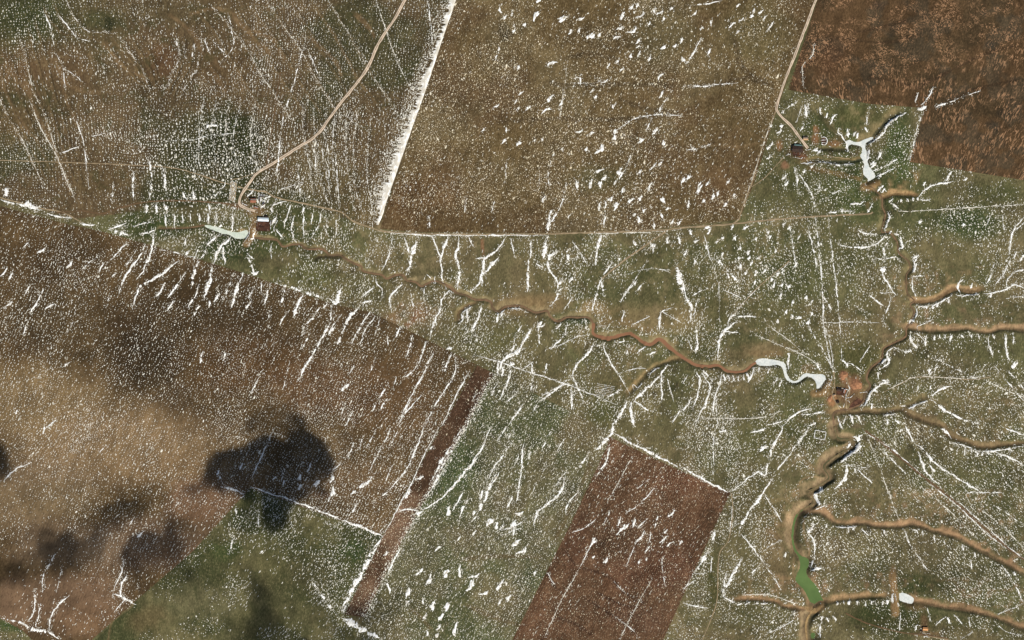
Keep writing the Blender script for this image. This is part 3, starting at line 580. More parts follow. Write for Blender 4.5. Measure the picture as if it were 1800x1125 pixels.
stream("muddy_stream", R1[i1:i2 + 1], [5, 6.5, 10, 10, 12, 9, 10, 9, 9], M_mud, "broadest reach of the muddy red-brown stream")
stream("muddy_stream", R1[i2:], [8, 6, 5, 5, 4, 3.5], M_mud, "brown stream reach flowing into the hook-shaped frozen pond")
stream("creek", R2N, [2.0, 2.2, 2.0, 2.4, 2.6, 3.0, 3.4], M_creek, "narrow brown creek running south from the forked frozen pond")
stream("creek", R2S[:14], [2.6, 2.4, 2.2, 2.4, 2.2], plain("olive_creek", (112, 96, 60), .6, .2, .06, (82, 80, 46), bump=.05), "meandering creek above the green pond")
stream("creek", R2S[-5:], [5, 4.5, 3.5, 3, 3], plain("yellow_mud", (164, 132, 82), .7, .2, .08, (128, 100, 60), bump=.05), "yellowish outflow below the dam of the green pond")
stream("creek", W1, [.8, 1.2, 1.5, 2.4], M_creek, "thin brown creek feeding the pale green-white pond")

# ------------------------------------------------------------------ roads and tracks
def road_mat(name, c_side, c_mid, c_rut, rut=True):
    m, nt, nd, lk, b = nodes_of(name); at = N(nt, "ShaderNodeAttribute", attribute_name="across"); s = math_n(nt, 'ABSOLUTE', at.outputs["Fac"])
    n = noise(nt, rotated(nt, 0), .07, 5.0, .7)
    s = math_n(nt, 'ADD', s, math_n(nt, 'MULTIPLY', math_n(nt, 'SUBTRACT', n, .5), .55)); f = ramp(nt, s, .12, .34); c = mixc(nt, f, rgba(c_mid), rgba(c_rut)); c = mixc(nt, ramp(nt, s, .72, .95), c, rgba(c_side))
    c = mixc(nt, 1.0, c, ramp_col(nt, n, .72, 1.16), 'MULTIPLY'); lk.new(c, b.inputs["Base Color"]); b.inputs["Roughness"].default_value = .95; b.inputs["Specular IOR Level"].default_value = .1
    return m
M_road = road_mat("gravel", (140, 116, 90), (152, 126, 100), (212, 190, 164)); M_track = road_mat("worn_earth", (112, 92, 62), (124, 102, 70), (168, 146, 112)); M_dark = road_mat("wet_track", (92, 74, 48), (96, 72, 48), (110, 84, 56))
def road(name, pts, w, mat, label, cat="track", zoff=.28, crown=.12, jag=.28):
    P = spline(W(pts), 3.0); V, F, uv = ribbon(P, w * S, zoff, 7, crown, jag=jag, seed=len(pts))
    return obj(name, new_mesh(name, V, F, mat, {"across": uv}), label=label, cat=cat, kind="structure")
road("gravel_road", T(2, (360, -60), (335, 0), (270, 115), (235, 165), (185, 250), (150, 335), (110, 400), (60, 465), (0, 540)) + T(1, (1740, 620), (1690, 690), (1640, 735), (1560, 785), (1460, 850), (1360, 910), (1320, 960), (1280, 1015), (1263, 1055), (1272, 1086), (1345, 1114)), 5.0, M_road, "pale gravel road curving across the pasture to the white roofed barn", "road", .35, .2)
road("gravel_road", T(3, (724, -60), (702, 0), (650, 140), (600, 270), (545, 410), (497, 555), (500, 588), (530, 625), (575, 668), (615, 725), (660, 783)), 4.4, M_road, "straight pale gravel road beside the dark ploughed field", "road", .35, .2)
TRK = [("earth_track", T(3, (492, 580), (450, 690), (410, 800), (370, 950), (330, 1050), (305, 1120)) + T(6, (296, 30), (262, 58)), 2.0, M_track, "pale earth track continuing south along the stubble field edge"),
       ("earth_track", T(1, (1255, 985), (1320, 1000), (1400, 1012), (1450, 1040), (1560, 1065), (1700, 1095), (1800, 1120)) + T(5, (60, 40), (130, 67), (230, 96), (380, 106), (600, 110), (1000, 110), (1300, 102), (1650, 91), (1800, 76)) + T(6, (200, 62), (500, 32), (800, 12), (970, 4)) + T(3, (1000, 1118),), 2.6, M_track, "long earth track along the southern edge of the stubble field"),
       ("earth_track", T(1, (0, 845), (320, 855), (700, 870), (860, 880), (960, 895), (1060, 925), (1150, 955), (1215, 972)), 1.6, M_track, "thin pale track running west from the ridged plot"),
       ("earth_track", T(1, (300, 1122), (420, 1112), (540, 1125), (620, 1100), (740, 1070), (880, 1058), (1050, 1062), (1200, 1074), (1262, 1085)), 2.6, M_dark, "dark damp track leading west out of the barn farmstead"),
       ("earth_track", T(1, (-60, 1030), (0, 1042), (100, 1068), (220, 1100), (330, 1120)) + T(4, (430, 48),), 2.2, M_track, "short pale track along the top corner of the largest brown field"),
       ("earth_track", T(1, (1478, 380), (1450, 560), (1435, 680), (1415, 800), (1405, 900)), 2.0, M_dark, "dark straight wheel track down the snowy pasture"),
       ("earth_track", T(3, (530, 830), (440, 930), (365, 985)), 1.4, M_track, "short track from the dark shed to the stubble field"),
       ("earth_track", T(5, (1710, 96), (1600, 172), (1480, 258), (1372, 346)), 2.6, M_track, "double wheel track slanting down towards the muddy stream"),
       ("earth_track", T(6, (560, 252), (400, 388), (330, 462), (240, 562)), 1.4, M_track, "faint track slanting between the vertical wheel tracks"),
       ("earth_track", T(6, (1060, 942), (1160, 892), (1230, 864), (1400, 867), (1520, 877), (1620, 862)), 1.4, M_track, "curved faint track east of the heaps"),
       ("earth_track", T(9, (965, 20), (1100, 125), (1250, 248), (1400, 366), (1550, 498), (1700, 628), (1810, 705)), 3.6, M_dark, "wide worn track heading south-east from the creek bend"),
       ("earth_track", T(9, (255, 350), (265, 450), (240, 600), (192, 680), (182, 900), (156, 1000), (105, 1125), (90, 1180)), 1.6, M_track, "faint track winding along the red field's east side"),
       ("earth_track", T(9, (860, 985), (980, 1040), (1150, 1085), (1290, 1100), (1400, 1118)), 2.2, M_dark, "dark track through the green hollow by the small orange roofed hut"),
       ("earth_track", T(6, (795, 830), (800, 900), (790, 960), (830, 1040)), 2.0, M_track, "farmyard path between pond and heaps"),
       ("earth_track", [(1484, 655), (1491, 676), (1493, 690), (1487, 702), (1489, 722)], 2.2, M_track, "pale winding path through the farmyard ruins"),
       ("earth_track", T(9, (1270, 1080), (1300, 1105), (1400, 1125), (1480, 1150)), 1.8, M_track, "pale path leading away from the orange roofed hut"),
       ("earth_track", T(3, (740, 822), (810, 830), (880, 838)), 1.2, M_track, "pale cart track on the bank of the snowy gully"),
       ("earth_track", T(1, (1215, 948), (1260, 940), (1345, 912)), 1.2, M_track, "link track joining the gravel road to the ridged plot")]
for nm, pts, w, mt, lb in TRK: road(nm, pts, w, mt, lb, zoff=.26, crown=.05, jag=.5)

# ================================================================== SNOW
def snow_mat():
    m, nt, nd, lk, b = nodes_of("snow"); n = noise(nt, rotated(nt, 20, 1, .5), .22, 4.0, .7)
    c = mixc(nt, ramp(nt, n, .34, .56), rgba((172, 160, 138)), rgba((246, 246, 243)))
    lk.new(c, b.inputs["Base Color"]); b.inputs["Roughness"].default_value = .8; b.inputs["Specular IOR Level"].default_value = .15
    bm = N(nt, "ShaderNodeBump"); bm.inputs["Strength"].default_value = .25; bm.inputs["Distance"].default_value = .3; lk.new(n, bm.inputs["Height"]); lk.new(bm.outputs[0], b.inputs["Normal"])
    return m
M_snow = snow_mat()
M_thin = plain("thin_snow", (206, 198, 180), .9, .2, .5, (226, 222, 210), bump=.1)
M_faint = plain('frosty_stubble', (208, 192, 158), .95, .25, .25, (232, 222, 198), bump=.1)
M_speck = plain("grainy_snow", (216, 210, 192), .9, .2, .25, (236, 233, 222), bump=.1)

M_bank = plain('wind_packed_snow', (206, 198, 182), .9, .12, .3, (244, 242, 236), bump=.4, stretch=(1, .4), ang=20)
def dirvec(deg):                     # angle anticlockwise from east, in map space
    a = math.radians(deg); return np.array([math.cos(a), math.sin(a)])
def fans(C, A, B, ang, z=.26, up=.22, nv=6, r=None):
    """many small snow lumps: C centres (m), A half length, B half width, ang radians"""
    r = r or rng
    n = len(C); th = np.linspace(0, 2 * np.pi, nv, endpoint=False)[None] + r.uniform(0, 1, (n, 1))
    rad = r.uniform(.65, 1.25, (n, nv))
    px = A[:, None] * np.cos(th) * rad; py = B[:, None] * np.sin(th) * rad
    ca, sa = np.cos(ang)[:, None], np.sin(ang)[:, None]
    X = C[:, :1] + px * ca - py * sa; Y = C[:, 1:] + px * sa + py * ca
    Z = Hz(X, Y) + z - .08
    cz = Hz(C[:, 0], C[:, 1]) + z + np.minimum(up * B / 1.2, .5)
    V = np.concatenate([np.stack([X, Y, Z], -1), np.stack([C[:, 0], C[:, 1], cz], -1)[:, None]], 1)      # n, nv+1, 3
    k = np.arange(nv); f = np.stack([k, (k + 1) % nv, np.full(nv, nv)], 1)
    F = (np.arange(n) * (nv + 1))[:, None, None] + f[None]
    return V.reshape(-1, 3), F.reshape(-1, 3)

extra = []                           # fragments shed by the big drifts: (x, y, a, b, ang)
def drift_band(pts, w, broken=0.0, ragged=.6, seed=0, frag=1.0, taper=.25):
    """a wind-blown streak: crested ribbon with torn edges and gaps; w in photo px"""
    P = spline(W(pts), 1.8); n = len(P); L = np.arange(n) * 1.8; sx = 40.0 * seed
    if n < 4: return None
    Q = P.copy(); ok = lookup(CUT, Q[:, 0], Q[:, 1]) < .8; res = P.copy(); done = ok.copy()
    for k in range(1, 9):
        Q = P + np.array([sdx, sdy]) * 2.0 * k; now = (~done) & (lookup(CUT, Q[:, 0], Q[:, 1]) < .8); res[now] = Q[now]; done |= now
    P = res; K = np.array([.25, .5, .25]); P[1:-1] = (P[:-2] + 2 * P[1:-1] + P[2:]) / 4
    t = np.gradient(P, axis=0); t /= np.maximum(np.hypot(t[:, 0], t[:, 1]), 1e-6)[:, None]; nr = np.stack([-t[:, 1], t[:, 0]], 1)
    P = P + nr * ((vnoise(L / 12 + sx, L * 0, 4) - .5) * 1.1 * min(3.5, w * S))[:, None]
    s = np.linspace(0, 1, n); tp = np.minimum(1, np.minimum(s, 1 - s) / max(taper, 1e-3)) ** .7
    body = np.clip(.5 + 1.7 * (fbm(L + sx * 31, L * 0 + seed, 26, 1, 3) - .5), .05, 1)
    def edge(k): return np.clip((1 - ragged) + ragged * 2.0 * (.5 + 2.3 * (.7 * fbm(L + 77 * k + sx * 17, L * 0 + 9 * k, 13, k, 3) + .3 * np.random.default_rng(seed * 2 + k).random(n) - .5)), .04, 2.4)
    hw = w * S * .5 * tp * (.55 + .9 * body)
    l, r = hw * edge(1), hw * edge(2)
    gap = (fbm(L + sx * 53, L * 0 + 3.3 + seed, 11, 6, 2) < .18 + .42 * broken) & (broken > 0)
    l = np.where(gap, .07, np.maximum(l, .07)); r = np.where(gap, .07, np.maximum(r, .07)); live = np.ones(n, bool)
    V = []; F = []; run = []
    def flush():
        if len(run) < 2: return
        b0 = len(V)
        for q, i in enumerate(run):
            e = .12 if q in (0, len(run) - 1) else 1.0
            pl = P[i] + nr[i] * l[i] * e; pr = P[i] - nr[i] * r[i] * e; pc = P[i] + nr[i] * (l[i] - r[i]) * .25 * e
            V.extend([(pl[0], pl[1], 0), (pc[0], pc[1], min(.9, .14 * (l[i] + r[i])) * e), (pr[0], pr[1], 0)])
            if q: a = b0 + 3 * q; F.extend([(a - 3, a, a + 1, a - 2), (a - 2, a + 1, a + 2, a - 1)])
    for i in range(n):
        if live[i]: run.append(i)
        else: flush(); run = []
    flush()
    rr = np.random.default_rng(seed + 900); m = int(n * frag * 1.1)
    if m > 0:
        k = rr.integers(0, n, m); off = rr.normal(0, 1, m) * (w * S * .75 + 1.8)
        C = P[k] + nr[k] * off[:, None]; a = np.arctan2(t[k, 1], t[k, 0])
        extra.append(np.stack([C[:, 0], C[:, 1], rr.uniform(.7, 2.0, m), rr.uniform(.4, .95, m), a], 1))
    if not F: return None
    V = np.array(V); V[:, 2] += Hz(V[:, 0], V[:, 1]) + .30
    return V, np.array(F)
def drift_blob(u, v, ln, wd, ang=58, seed=0):
    """one compact drift with a torn outline, ln x wd in photo px"""
    r = np.random.default_rng(seed + 5000); n = 22; th = np.linspace(0, 2 * np.pi, n, endpoint=False)
    lob = 1 + .30 * np.sin(th * 2 + r.uniform(0, 6)) * r.uniform(.3, 1) + .22 * np.sin(th * 3 + r.uniform(0, 6)) + .14 * np.sin(th * 5 + r.uniform(0, 6)) + r.uniform(-.26, .26, n)
    a = math.radians(ang + r.uniform(-14, 14)); bend = r.uniform(-.25, .25)
    px, py = np.cos(th) * ln * S * .5 * lob, np.sin(th) * wd * S * .5 * lob; py = py + bend * px * px / (ln * S * .5)
    def ring(f): x, y = px * f, py * f; return np.stack([wx(u) + x * math.cos(a) - y * math.sin(a), wy(v) + x * math.sin(a) + y * math.cos(a)], 1)
    R0, R1_, C = ring(1), ring(.55), ring(0)[:1]; XY = np.vstack([R0, R1_, C]); z = np.r_[np.zeros(n), np.full(n, min(.8, wd * .09)), min(1.1, wd * .13)]
    V = np.column_stack([XY, Hz(XY[:, 0], XY[:, 1]) + .30 + z]); k = np.arange(n); k2 = (k + 1) % n
    F = [(int(i), int(j), int(n + j), int(n + i)) for i, j in zip(k, k2)] + [(int(n + i), int(n + j), 2 * n) for i, j in zip(k, k2)]
    m = 7; cc = r.normal(0, 1, (m, 2)) * [ln * S * .6, wd * S * .5]; d = dirvec(math.degrees(a)); C2 = np.stack([wx(u) + cc[:, 0] * d[0] - cc[:, 1] * d[1], wy(v) + cc[:, 0] * d[1] + cc[:, 1] * d[0]], 1)
    extra.append(np.column_stack([C2, r.uniform(.8, 2.2, m), r.uniform(.6, 1.2, m), np.full(m, a)]))
    return V, F

# ---- traced streaks: tile, points, width in tile px, [broken]
ST = [
 (1, [(1200, 60), (1220, 150), (1225, 250), (1160, 330)], 6, .5), (1, [(1075, 200), (1110, 290)], 6, .4), (1, [(1130, 220), (1180, 280)], 6, .3), (1, [(930, 190), (940, 290)], 6, .4), (1, [(970, 220), (975, 310)], 6, .4), (1, [(1025, 230), (1010, 300)], 8, .4),
 (1, [(230, 60), (270, 150), (285, 240)], 6, .3), (1, [(290, 60), (360, 140), (410, 200), (470, 215)], 6, .3), (1, [(1480, 720), (1468, 830), (1460, 950)], 9, .2), (1, [(1615, 190), (1565, 380), (1530, 500), (1495, 620), (1478, 740)], 6, .4), (1, [(300, 290), (330, 350), (345, 470)], 6, .4),
 (1, [(780, 830), (800, 920), (790, 1050)], 12, .5), (1, [(860, 880), (880, 1040)], 12, .4), (1, [(700, 900), (705, 1060)], 10, .4), (1, [(600, 960), (590, 1070)], 8, .5), (1, [(30, 990), (42, 1035)], 22, .3), (1, [(0, 1055), (80, 1075), (220, 1105)], 12, .1), (1, [(125, 1072), (215, 1098)], 20, .3),
 (1, [(1130, 970), (1120, 1040)], 14, .3), (1, [(1190, 970), (1130, 1040)], 5, .2), (1, [(770, 1078), (775, 1125)], 12, .2), (1, [(820, 1075), (825, 1125)], 10, .3), (1, [(870, 1075), (880, 1125)], 12, .2), (1, [(1100, 1075), (1105, 1125)], 10, .3), (1, [(965, 1010), (985, 1060)], 8, .3), (1, [(1015, 1010), (1030, 1055)], 8, .3),
 (1, [(400, 620), (440, 750), (455, 880), (470, 1000)], 6, .2), (1, [(155, 520), (200, 640), (300, 830), (350, 950), (400, 1060)], 5, .3), (1, [(330, 360), (400, 400), (430, 430)], 6, .3), (1, [(1620, 250), (1660, 350), (1690, 420)], 6, .5), (1, [(560, 700), (480, 720)], 6, .5), (1, [(310, 810), (420, 770)], 6, .3), (1, [(1055, 690), (1110, 660), (1210, 670)], 12, .6), (1, [(850, 740), (1000, 740), (1100, 715), (1240, 700)], 6, .6),
 (1, [(1600, 960), (1480, 1000), (1465, 1020)], 4, .2), (1, [(1510, 1060), (1430, 1090), (1440, 1120)], 9, .3), (1, [(1380, 1040), (1395, 1080), (1375, 1095)], 12, .4), (1, [(1340, 1000), (1300, 1040)], 5, .2), (1, [(1600, 1090), (1595, 1125)], 10, .2), (1, [(1530, 1080), (1515, 1125)], 9, .2), (1, [(1720, 700), (1730, 820), (1735, 1000)], 5, .6), (1, [(1660, 780), (1670, 960)], 5, .7), (1, [(1770, 800), (1785, 1050)], 6, .6), (1, [(1570, 870), (1585, 1040)], 7, .6),
 (2, [(455, 0), (470, 120), (480, 240)], 7, .3), (2, [(180, 0), (230, 140), (270, 260), (320, 380), (365, 465)], 4, .2), (2, [(1445, 690), (1500, 650), (1560, 620), (1650, 605), (1800, 608)], 8, .3), (2, [(1105, 850), (1090, 930), (1095, 1000)], 8, .4), (2, [(1185, 960), (1165, 1060), (1140, 1120)], 8, .4), (2, [(1530, 810), (1500, 880), (1460, 960)], 9, .4), (2, [(1045, 880), (1045, 980)], 5, .5), (2, [(1190, 320), (1175, 460), (1150, 640)], 5, .6), (2, [(1140, 320), (1085, 350)], 8, .2), (2, [(1740, 470), (1680, 590)], 6, .5), (2, [(1640, 620), (1600, 700)], 6, .5), (2, [(870, 840), (865, 960)], 5, .6), (2, [(810, 1060), (790, 1120)], 6, .3), (2, [(660, 1040), (650, 1120)], 5, .4), (2, [(1640, 960), (1620, 1010)], 8, .3), (2, [(1700, 60), (1660, 80)], 8, .3), (2, [(1380, 420), (1310, 440), (1210, 435)], 5, .4),
 (3, [(105, 200), (65, 260), (40, 310), (15, 340)], 9, .4), (3, [(0, 455), (130, 452), (290, 436)], 7, .2), (3, [(20, 790), (90, 780), (150, 760)], 7, .3), (3, [(30, 30), (120, 20), (210, 5)], 6, .4), (3, [(440, 170), (480, 110)], 8, .4), (3, [(605, 535), (545, 575)], 8, .2), (3, [(640, 530), (652, 590), (640, 650), (620, 695)], 12, .4), (3, [(665, 545), (650, 600)], 5, .3),
 (3, [(1180, 595), (1110, 620), (1075, 660), (1060, 700), (1010, 738), (980, 758)], 13, 0), (3, [(965, 760), (980, 800), (975, 850)], 14, .1), (3, [(1000, 905), (1060, 880), (1080, 868)], 9, 0), (3, [(1015, 932), (1090, 900), (1125, 888)], 9, .1), (3, [(985, 890), (1020, 860)], 8, 0), (3, [(780, 660), (790, 620), (815, 605)], 9, .1), (3, [(720, 565), (730, 605)], 9, .1), (3, [(765, 595), (755, 625)], 5, 0), (3, [(866, 678), (868, 722)], 9, 0), (3, [(910, 695), (900, 722)], 7, 0), (3, [(922, 700), (915, 732)], 7, 0), (3, [(985, 560), (970, 620), (965, 660)], 9, .4), (3, [(960, 670), (968, 700)], 10, 0), (3, [(825, 675), (815, 700), (835, 715), (858, 745)], 7, 0),
 (3, [(620, 865), (690, 850), (760, 855), (830, 862), (900, 855)], 9, .3), (3, [(690, 230), (685, 290), (632, 350), (635, 430), (640, 470)], 4, .1), (3, [(1320, 455), (1290, 520), (1258, 556)], 7, .1), (3, [(1328, 566), (1390, 545), (1450, 520)], 9, .1), (3, [(1450, 520), (1570, 480)], 4, .5), (3, [(1235, 577), (1285, 565)], 11, .1), (3, [(1240, 490), (1225, 540)], 5, .3), (3, [(1268, 590), (1230, 690), (1195, 845)], 9, .5),
 (3, [(1420, 905), (1385, 955)], 9, 0), (3, [(1428, 955), (1350, 970), (1290, 990), (1240, 1040)], 10, .1), (3, [(1150, 1050), (1152, 1068)], 8, 0), (3, [(1182, 1048), (1186, 1066)], 8, 0), (3, [(1212, 1040), (1216, 1062)], 9, 0), (3, [(1238, 1040), (1242, 1060)], 8, 0), (3, [(1250, 1056), (1305, 1050)], 7, .1), (3, [(1085, 1055), (1135, 1100)], 8, .2), (3, [(1058, 978), (1035, 1000), (1030, 1015)], 9, 0), (3, [(1068, 1000), (1042, 1014)], 9, 0), (3, [(1085, 1060), (1110, 1050)], 9, 0), (3, [(880, 1080), (940, 1070), (960, 1050)], 8, .1), (3, [(1000, 1070), (970, 1122)], 8, .3), (3, [(760, 1122), (840, 1115), (905, 1118)], 8, .2),
 (3, [(590, 880), (605, 980)], 9, .4), (3, [(590, 880), (640, 960), (685, 1040), (695, 1120)], 7, .3), (3, [(540, 900), (545, 1010)], 11, .5), (3, [(600, 985), (625, 1040)], 10, .4), (3, [(1085, 1065), (1150, 1112), (1300, 1107), (1500, 1097), (1800, 1077)], 5, .15), (3, [(1130, 840), (1070, 880)], 7, .3), (3, [(860, 990), (760, 1040), (720, 1070)], 5, .4), (3, [(725, 950), (715, 1020)], 8, .5), (3, [(1280, 960), (1265, 980)], 6, .2), (3, [(480, 610), (440, 720), (405, 830), (360, 960), (320, 1080)], 4, .4), (3, [(860, 790), (865, 760), (858, 740)], 8, 0), (3, [(600, 650), (625, 560)], 4, .2), (3, [(1500, 940), (1475, 950)], 9, .3),
 (4, [(680, 155), (640, 180), (610, 220), (580, 248)], 11, .1), (4, [(810, 100), (800, 180), (780, 250), (750, 310), (715, 355)], 15, .1), (4, [(770, 160), (740, 220), (690, 290), (650, 350), (625, 420)], 13, .15), (4, [(720, 190), (690, 240), (660, 280)], 6, .3), (4, [(945, 250), (880, 300), (800, 350), (740, 380), (715, 440), (695, 510)], 14, .2), (4, [(875, 365), (845, 410), (820, 440)], 15, .2), (4, [(940, 365), (910, 410), (885, 445)], 15, .1), (4, [(980, 315), (945, 365)], 7, .3), (4, [(915, 460), (880, 515)], 11, .1), (4, [(1050, 250), (1020, 330), (1010, 390)], 12, .1),
 (4, [(1050, 370), (1030, 440), (985, 500)], 9, .4), (4, [(1048, 485), (1025, 545)], 12, .1), (4, [(1122, 275), (1100, 370), (1075, 462)], 18, .05), (4, [(1235, 310), (1210, 380), (1170, 460)], 7, .4), (4, [(1285, 310), (1250, 390), (1230, 450), (1220, 500)], 14, .1), (4, [(1335, 390), (1310, 450)], 11, .1), (4, [(1422, 365), (1410, 430), (1395, 485)], 12, .2), (4, [(1500, 400), (1480, 485)], 13, .4), (4, [(1603, 425), (1565, 490), (1545, 550)], 14, .05), (4, [(1690, 490), (1640, 560), (1605, 600), (1595, 650)], 9, .2), (4, [(1752, 485), (1735, 580), (1700, 650), (1660, 720), (1610, 810), (1570, 890)], 13, .05), (4, [(1800, 530), (1740, 620)], 7, .3), (4, [(1380, 360), (1375, 430)], 6, .4), (4, [(1725, 475), (1700, 500)], 8, .1),
 (4, [(235, 395), (190, 480), (160, 530)], 12, .2), (4, [(380, 250), (355, 290)], 14, .1), (4, [(155, 145), (115, 190)], 9, .3), (4, [(240, 182), (195, 212)], 9, .2), (4, [(42, 285), (0, 332)], 11, .2), (4, [(68, 312), (42, 350)], 7, .2), (4, [(285, 475), (235, 505)], 6, .3), (4, [(65, 465), (15, 495)], 8, .3), (4, [(1292, 790), (1280, 870)], 7, .4), (4, [(1380, 830), (1320, 950)], 7, .4), (4, [(1072, 725), (1055, 790)], 8, .2), (4, [(1188, 735), (1178, 780)], 8, .3), (4, [(92, 1035), (85, 1062)], 8, .1), (4, [(300, 1090), (250, 1125)], 8, .2), (4, [(1105, 460), (1100, 500)], 7, .3), (4, [(1160, 420), (1130, 470)], 7, .4), (4, [(520, 220), (470, 260), (430, 300)], 6, .4), (4, [(560, 250), (520, 310)], 8, .5), (4, [(160, 380), (130, 430)], 6, .3), (4, [(385, 570), (350, 640)], 6, .4), (4, [(150, 560), (120, 640)], 7, .4), (4, [(580, 430), (555, 500)], 6, .5), (4, [(1330, 455), (1270, 540)], 8, .5), (4, [(1430, 490), (1415, 560)], 6, .4), (4, [(1510, 520), (1475, 590)], 7, .4), (4, [(1795, 650), (1775, 690)], 10, .1), (4, [(1530, 780), (1490, 930)], 5, .5), (4, [(1640, 620), (1590, 720)], 6, .5), (4, [(1760, 600), (1735, 640)], 9, .3),
 (4, [(245, 0), (300, 15), (380, 25)], 9, .2), (4, [(400, 40), (440, 60), (520, 60)], 8, .3), (4, [(560, 90), (620, 70), (680, 40)], 7, .1), (4, [(700, 70), (760, 50), (812, 45)], 7, .1), (4, [(580, 90), (640, 105), (690, 120)], 14, .5), (4, [(740, 110), (790, 100), (820, 90)], 10, .2), (4, [(870, 0), (875, 70)], 6, .2), (4, [(920, 0), (918, 72)], 7, .1), (4, [(960, 0), (965, 50)], 6, .2), (4, [(1000, 0), (1005, 42)], 6, .2), (4, [(1050, 0), (1050, 48)], 7, .1), (4, [(1100, 0), (1095, 55)], 8, .1), (4, [(1145, 0), (1135, 50)], 7, .2), (4, [(1230, 0), (1225, 90)], 8, .3), (4, [(980, 130), (975, 170)], 6, .3), (4, [(1170, 60), (1160, 75)], 8, 0),
 (4, [(1165, 112), (1095, 160), (1080, 210), (1058, 245)], 11, 0), (4, [(1222, 118), (1180, 160), (1150, 200), (1125, 270)], 13, .05), (4, [(1178, 175), (1185, 270)], 9, .2), (4, [(1045, 188), (1020, 245)], 8, .2), (4, [(1000, 195), (980, 220)], 7, .1), (4, [(1310, 230), (1345, 320)], 9, .4), (4, [(1300, 210), (1340, 240)], 5, .2), (4, [(1520, 0), (1495, 72)], 9, .1), (4, [(1550, 15), (1540, 100), (1555, 150)], 9, .1), (4, [(1600, 0), (1600, 120)], 9, .1), (4, [(1650, 0), (1640, 60)], 6, .2), (4, [(1680, 60), (1640, 135)], 6, .2), (4, [(1690, 0), (1685, 50)], 6, .4), (4, [(1725, 20), (1720, 110)], 6, .4), (4, [(1775, 30), (1770, 120)], 7, .4), (4, [(1430, 160), (1430, 240)], 5, .4), (4, [(1345, 100), (1320, 140)], 7, 0), (4, [(1430, 60), (1460, 20)], 9, .2), (4, [(1450, 80), (1490, 130)], 6, .2),
 (4, [(1450, 365), (1600, 410), (1740, 465)], 15, .4), (4, [(1797, 395), (1775, 470), (1740, 448)], 30, .1), (4, [(840, 190), (1050, 235)], 6, .5),
 (5, [(410, 118), (380, 200), (360, 270), (338, 325)], 17, .05), (5, [(320, 110), (350, 180), (360, 210)], 10, .2), (5, [(268, 120), (255, 200), (215, 300)], 7, .3), (5, [(475, 118), (510, 190), (525, 250), (530, 320), (545, 390)], 10, .05), (5, [(562, 118), (540, 190), (530, 240)], 11, .1), (5, [(620, 112), (615, 170), (605, 230), (625, 310), (610, 405)], 13, .05), (5, [(872, 118), (820, 190), (760, 240), (745, 300), (720, 370), (678, 415)], 15, .05), (5, [(835, 232), (780, 285), (745, 330), (740, 385)], 12, .15), (5, [(755, 235), (710, 240)], 7, 0), (5, [(895, 128), (918, 235)], 8, .2), (5, [(1005, 138), (995, 240)], 9, .1), (5, [(985, 240), (982, 330), (980, 415)], 13, .2), (5, [(670, 118), (700, 180)], 8, .1), (5, [(460, 10), (465, 75)], 9, .2),
 (5, [(1110, -20), (1095, 40), (1090, 95)], 20, .05), (5, [(1140, 0), (1105, 45)], 10, .2), (5, [(1085, 112), (1078, 170), (1068, 245)], 25, .05), (5, [(1145, 195), (1100, 230), (1090, 270), (1105, 310), (1130, 340), (1142, 400), (1130, 450), (1092, 497)], 14, .02), (5, [(1168, 348), (1142, 385)], 9, .1), (5, [(1165, 398), (1140, 412)], 8, 0), (5, [(1395, 0), (1380, 75)], 9, .3), (5, [(1368, 105), (1350, 200), (1338, 275)], 14, .05), (5, [(1428, 255), (1380, 325)], 11, .2), (5, [(1376, 338), (1355, 400), (1335, 450), (1325, 515)], 15, .05), (5, [(1370, 360), (1382, 440)], 16, .4), (5, [(1190, 185), (1200, 255)], 13, .2), (5, [(1220, 150), (1270, 220), (1300, 280)], 7, .3), (5, [(1760, 245), (1775, 310), (1790, 380), (1800, 425)], 23, .15), (5, [(1748, 493), (1690, 520), (1680, 580), (1675, 625)], 11, .05), (5, [(1690, 515), (1790, 575)], 4, .2), (5, [(1492, 508), (1480, 575)], 10, .1), (5, [(1612, 248), (1540, 360), (1480, 460)], 6, .5), (5, [(1025, 265), (1090, 305)], 5, .2), (5, [(450, 320), (480, 350), (500, 325)], 6, .1), (5, [(1240, 170), (1245, 240)], 8, .4), (5, [(1630, 540), (1530, 590)], 4, .2), (5, [(1220, 440), (1180, 500), (1165, 530)], 5, .2), (5, [(1640, 210), (1655, 160)], 8, .4), (5, [(1450, 190), (1465, 250)], 9, .5), (5, [(1540, 140), (1555, 170)], 9, .3), (5, [(1380, 345), (1500, 322), (1620, 292), (1740, 302)], 4, .4), (5, [(1720, 120), (1722, 160)], 12, .3), (5, [(1780, 110), (1790, 180)], 13, .4), (5, [(1560, 350), (1500, 420), (1470, 470)], 6, .5), (5, [(1600, 360), (1550, 420)], 8, .5),
